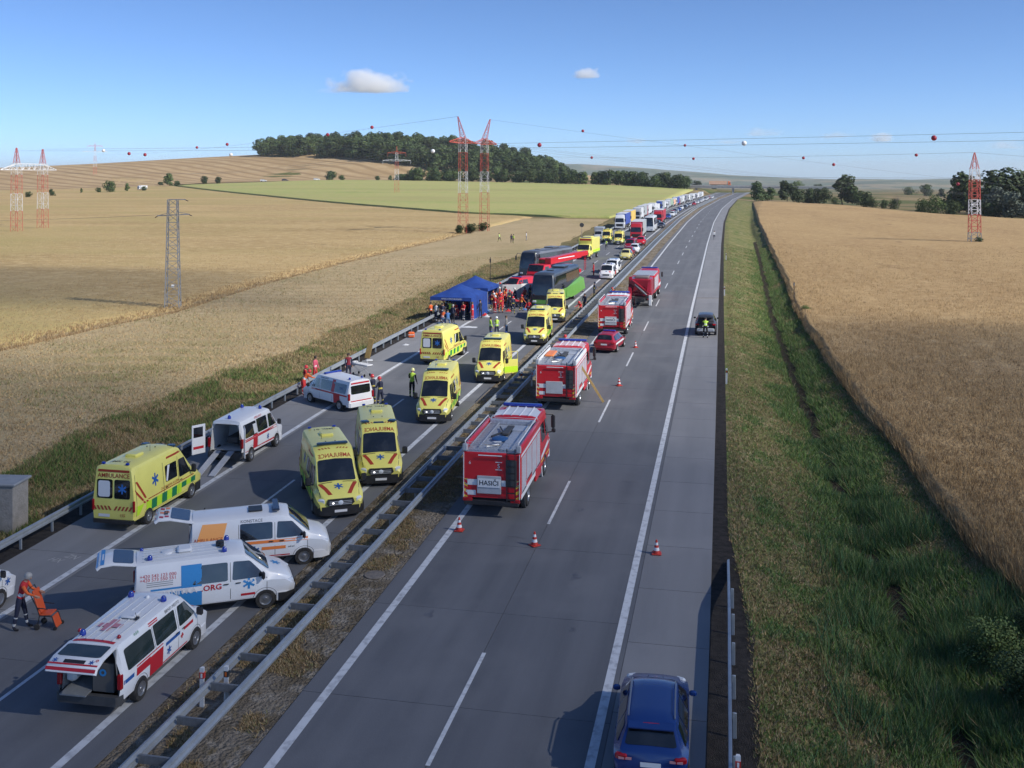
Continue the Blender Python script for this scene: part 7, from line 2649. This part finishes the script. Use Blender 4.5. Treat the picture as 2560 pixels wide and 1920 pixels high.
stretcher('stretcher with white sheet behind the white van on the shoulder', -24.55, 66.6, 60, CL['white'])
stretcher('stretcher with red mattress lying between tent and coach', -21.2, 104.6, 30, CL['red'])
RGF = mat('cloth_rag', (.58, .60, .62), .9, col2=(.45, .47, .5), scale=5)


def rag(name, label, x, y, w, d, m, hgt=.12, group=None):
    r_ = random.Random(int(x * 77 + y * 13))
    n = 6
    v = []
    for j in range(n + 1):
        for i in range(n + 1):
            u, k = i / n - .5, j / n - .5
            e = max(0, 1 - 4 * (u * u + k * k))
            v.append((u * w * (1 + r_.uniform(-.15, .15)), k * d * (1 + r_.uniform(-.15, .15)), .012 + hgt * e * r_.uniform(.3, 1)))
    f = [(j * (n + 1) + i, j * (n + 1) + i + 1, (j + 1) * (n + 1) + i + 1, (j + 1) * (n + 1) + i) for j in range(n) for i in range(n)]
    o = MB().add(v, f).build(name, m, None, 60)
    o.location = (x, y, RD)
    tag(o, label, 'litter', group)


rag('sheet', 'white sheet lying on the lane in front of the tent', -22.7, 90.3, 1.5, .8, RGF)
rag('sheet', 'white sheet by the left rail before the tent', -26.0, 87.3, 1.3, .9, RGF)
rag('sheet', 'small white cloth on the shoulder left of the rear facing ambulance', -25.4, 79.6, .5, .5, RGF)
rag('sheet', 'small white scrap in front of the leftmost yellow ambulance', -24.2, 42.7, .25, .2, RGF, .05)
for k, (x, y, c, lab) in enumerate(((-23.4, 99.1, 'white', 'white'), (-23.0, 98.2, 'red', 'red'), (-22.8, 99.6, 'navy', 'dark'), (-23.3, 100.8, 'blue', 'blue'), (-22.6, 97.3, 'white', 'largest white'), (-20.0, 103.2, 'blue', 'light blue'), (-21.4, 101.9, 'red', 'small red'))):
    rag('equipment_bag', lab + ' bundle on the asphalt right of the tent wall', x, y, .6, .5, CL[c], .3, 'bundles beside the tent')
t = thing('rescue_bag', 'orange box shaped rescue bag by the left rail', 'bag', (-26.1, 83.4, 0), R(15))
MB().box((0, 0, .28), (.55, .35, .5), bev=.08).build('pouch', CL['orange'], t)
MB().tube([(-.2, 0, .52), (-.15, 0, .66), (.15, 0, .66), (.2, 0, .52)], .02, 6).build('handle', BLK, t)
MB().box((0, -.19, .3), (.5, .03, .05)).build('strap', CL['stripe'], t)
t = thing('spine_board', 'yellow spine board leaning on the left rail', 'board', (-26.0, 72.3, .02), R(20))
MB().box((0, 0, .92), (.42, .05, 1.85), rx=.45, ry=.2, bev=.02).build('board', WOOD, t)
MB().box((0, -.25, .05), (.5, .4, .1), bev=.04).build('foot_strap', RGF, t)
# chalk marks and cracks
CHK = mat('chalk', (.40, .40, .39), .9)
for k, (x, y, lab) in enumerate(((-23.2, 31.6, 'right'), (-23.6, 31.2, 'left'))):
    word('chalk_mark', CHK, None, 'HX' if k else 'ZN', .5, lambda a, b: (x + a * .8 + b * .3, y + b * .9 - a * .2, .027), (0, 0))
    tag(bpy.context.scene.collection.objects[-1], lab + ' faint chalk scrawl on the hard shoulder', 'marking', 'chalk scrawls')

# ------------------------------------------------------------------ traffic cones
CNR = mat('cone_red', (.48, .035, .02), .5)
cone0 = None
for x, y, lab in ((-9.83, 37.25, 'traffic cone on the white line behind the nearest fire engine'), (-6.59, 36.24, 'traffic cone on the lane line right of the nearest fire engine'),
                  (-1.96, 36.3, 'traffic cone at the edge of the right hard shoulder'), (-6.43, 66.7, 'traffic cone right of the second fire engine'), (-6.65, 82.2, 'traffic cone right of the red estate car')):
    if cone0 is None:
        t = cone0 = thing('traffic_cone', lab, 'traffic cone', (x, y, .032), 0, 'traffic cones')
        MB().box((0, 0, .02), (.36, .36, .04), bev=.012).build('base', CNR, t)
        pr = lambda z: .13 - .10 * (z - .04) / .48
        for a, b, m, nm in ((.04, .14, CNR, 'red_ring'), (.14, .25, PLT, 'white_band'), (.25, .34, CNR, 'red_ring'), (.34, .43, PLT, 'white_band'), (.43, .53, CNR, 'tip')):
            MB().lathe([(pr(a), a), (pr(b), b)], n=16).build(nm, m, t)
    else:
        clone(cone0, (x, y, .032), rnd.random(), lab)

# ------------------------------------------------------------------ round road sign and thin poles by the far verge
t = thing('road_sign', 'round road sign on a post beyond the left rail near the silver van', 'sign', (-31.6, 232, -.1), 0)
MB().cyl((0, 0, 0), (0, 0, 2.6), .04, .04, 6).build('post', GRY, t)
MB().lathe([(.5, -.02), (.5, .02)], (0, -.05, 2.5), 'Y', 20).build('disc', DGR, t)
t = thing('marker_pole', 'thin dark pole in the grass left of the coaches', 'pole', (-30.4, 133, -.2), 0)
MB().cyl((0, 0, 0), (0, 0, 3.2), .05, .04, 6).build('shaft', BLK, t)
MB().box((0, 0, 2.7), (.2, .05, .5)).build('plate', BLK, t)
t = thing('marker_pole', 'thin dark stake at the edge of the wheat on the right', 'pole', (8.1, 118, -.6), 0)
MB().cyl((0, 0, 0), (0, 0, 2.6), .05, .04, 6).build('shaft', BLK, t)
MB().box((0, 0, 2.35), (.14, .06, .3)).build('plate', GRY, t)

# ------------------------------------------------------------------ clouds and haze
def cloud_obj(label, loc, dims, seed, dens, amp=1.6, sc_=1.5, gain=5.):
    """cumulus: vapour density from an ellipsoid with a flat base, billowed by noise"""
    m = bpy.data.materials.new('cloud_vapour')
    m.use_nodes = True
    n, L = m.node_tree.nodes, m.node_tree.links
    n.remove(n['Principled BSDF'])
    pv = n.new('ShaderNodeVolumePrincipled')
    pv.inputs['Color'].default_value = (1, 1, 1, 1)
    pv.inputs['Anisotropy'].default_value = .0
    tc = n.new('ShaderNodeTexCoord')

    def math_(op, a, b=None, c=None):
        q = n.new('ShaderNodeMath')
        q.operation = op
        for i, v in enumerate((a, b, c)):
            if v is None:
                continue
            if isinstance(v, (int, float)):
                q.inputs[i].default_value = v
            else:
                L.new(v, q.inputs[i])
        return q.outputs[0]
    nz = n.new('ShaderNodeTexNoise')
    nz.noise_dimensions = '4D'
    nz.inputs['W'].default_value = seed
    nz.inputs['Scale'].default_value = sc_
    nz.inputs['Detail'].default_value = 7
    nz.inputs['Roughness'].default_value = .62
    mp = n.new('ShaderNodeMapping')
    mp.inputs['Scale'].default_value = (1.5, 1.2, .8)
    L.new(tc.outputs['Object'], mp.inputs[0])
    L.new(mp.outputs[0], nz.inputs['Vector'])
    sx = n.new('ShaderNodeSeparateXYZ')
    L.new(tc.outputs['Object'], sx.inputs[0])
    low = math_('MULTIPLY', math_('MINIMUM', math_('ADD', sx.outputs[2], .25), 0), 3.0)      # steep underside
    ln = n.new('ShaderNodeVectorMath')
    ln.operation = 'LENGTH'
    L.new(tc.outputs['Object'], ln.inputs[0])
    shape = math_('ADD', math_('SUBTRACT', .62, ln.outputs['Value']), low)
    d = math_('MULTIPLY_ADD', math_('SUBTRACT', nz.outputs[0], .5), amp, shape)
    edge = math_('MULTIPLY', math_('SUBTRACT', .98, ln.outputs['Value']), 8.)
    d = math_('MINIMUM', math_('MULTIPLY', d, gain), edge)
    d = math_('MULTIPLY', math_('MINIMUM', math_('MAXIMUM', d, 0), 1), dens)
    L.new(d, pv.inputs['Density'])
    L.new(pv.outputs[0], n['Material Output'].inputs['Volume'])
    prof = [(math.sin(math.pi * i / 12) + .001, -math.cos(math.pi * i / 12)) for i in range(13)]
    o = MB().lathe(prof, n=20).build('cloud', m)
    o.location = loc
    o.scale = dims
    tag(o, label, 'cloud', 'small fair weather clouds')
    return o


for a in (('white puffy cloud above the wooded hill', (-1682, 4709, 433), (290, 180, 115), 3.2, .022, 1.7, 1.5, 3.5),
          ('thin wisp left of the puffy cloud', (-1823, 4656, 402), (130, 90, 30), 8.1, .004, 1.6, 1.8, 2.),
          ('small flat white cloud high over the motorway', (-650, 4958, 486), (120, 80, 52), 5.7, .02, 1.7, 1.5, 3.5),
          ('faint low cloud right of the motorway, upper left of a row', (296, 8995, 349), (280, 120, 75), 1.7, .004, 2., 1.8, 3.),
          ('small bright low cloud above the right trees', (1246, 8913, 291), (160, 90, 75), 2.9, .012),
          ('faint streak between the low clouds at the right', (888, 8956, 317), (230, 90, 60), 4.4, .005, 2., 1.8, 3.),
          ('faint low cloud near the twin mast wires', (-761, 8968, 287), (150, 80, 55), 6.3, .006, 2., 1.8, 3.),
          ('faint low cloud at the right picture edge', (2153, 8739, 225), (250, 90, 75), 7.4, .005, 2., 1.8, 3.),
          ('faint streak low over the far motorway', (34, 9000, 275), (250, 90, 45), 9.2, .004, 2., 1.8, 3.)):
    cloud_obj(*a)


def overhead_cloud(label, ground, alt, dims, depth, seed):
    """fair-weather cloud outside the picture, up the sun's direction from the ground it shades"""
    m = bpy.data.materials.new('cloud_vapour_even')
    m.use_nodes = True
    n, L = m.node_tree.nodes, m.node_tree.links
    n.remove(n['Principled BSDF'])
    pv = n.new('ShaderNodeVolumePrincipled')
    pv.inputs['Color'].default_value = (1, 1, 1, 1)
    pv.inputs['Density'].default_value = depth / (2 * dims[2])
    pv.inputs['Anisotropy'].default_value = .3
    L.new(pv.outputs[0], n['Material Output'].inputs['Volume'])
    r = np.random.default_rng(seed)
    ph = r.random(6) * 6.28
    v, f = [], []
    nu, nv = 28, 12
    for j in range(nv + 1):
        th = math.pi * j / nv
        for i in range(nu):
            a = 2 * math.pi * i / nu
            k = 1 + .22 * math.sin(2 * a + ph[0]) + .15 * math.sin(3 * a + ph[1]) + .10 * math.sin(5 * a + ph[2] + 2 * th)
            v.append((dims[0] * k * math.sin(th) * math.cos(a) + .001 * i, dims[1] * k * math.sin(th) * math.sin(a), -dims[2] * math.cos(th)))
    for j in range(nv):
        for i in range(nu):
            q = (i + 1) % nu
            f.append((j * nu + i, j * nu + q, j * nu + nu + q, j * nu + nu + i))
    o = MB().add(v, f).build('cloud', m, None, 60)
    s = alt / math.tan(R(SUN_EL))
    h = Vector((SUNV.x, SUNV.y)).normalized()
    o.location = (ground[0] + h.x * s, ground[1] + h.y * s, alt)
    tag(o, label, 'cloud', 'fair weather clouds outside the picture')


overhead_cloud('thin cloud overhead shading the near carriageways', (14, -22), 620, (140, 84, 34), .95, 1)
overhead_cloud('thin cloud overhead shading the right wheat', (60, 66), 640, (60, 40, 20), .75, 2)
overhead_cloud('thin cloud overhead shading the left barley', (-118, 108), 640, (80, 24, 18), .5, 4)

hz = bpy.data.materials.new('haze_air')
hz.use_nodes = True
n, L = hz.node_tree.nodes, hz.node_tree.links
n.remove(n['Principled BSDF'])
pv = n.new('ShaderNodeVolumePrincipled')
pv.inputs['Color'].default_value = (.80, .89, 1.0, 1)
pv.inputs['Density'].default_value = 6.0e-5
pv.inputs['Anisotropy'].default_value = .1
L.new(pv.outputs[0], n['Material Output'].inputs['Volume'])
o = MB().box((0, 6900, 27), (19000, 14600, 220)).build('haze', hz, None, smooth=0)
tag(o, 'pale summer haze filling the air over the farmland', 'haze', kind='stuff')
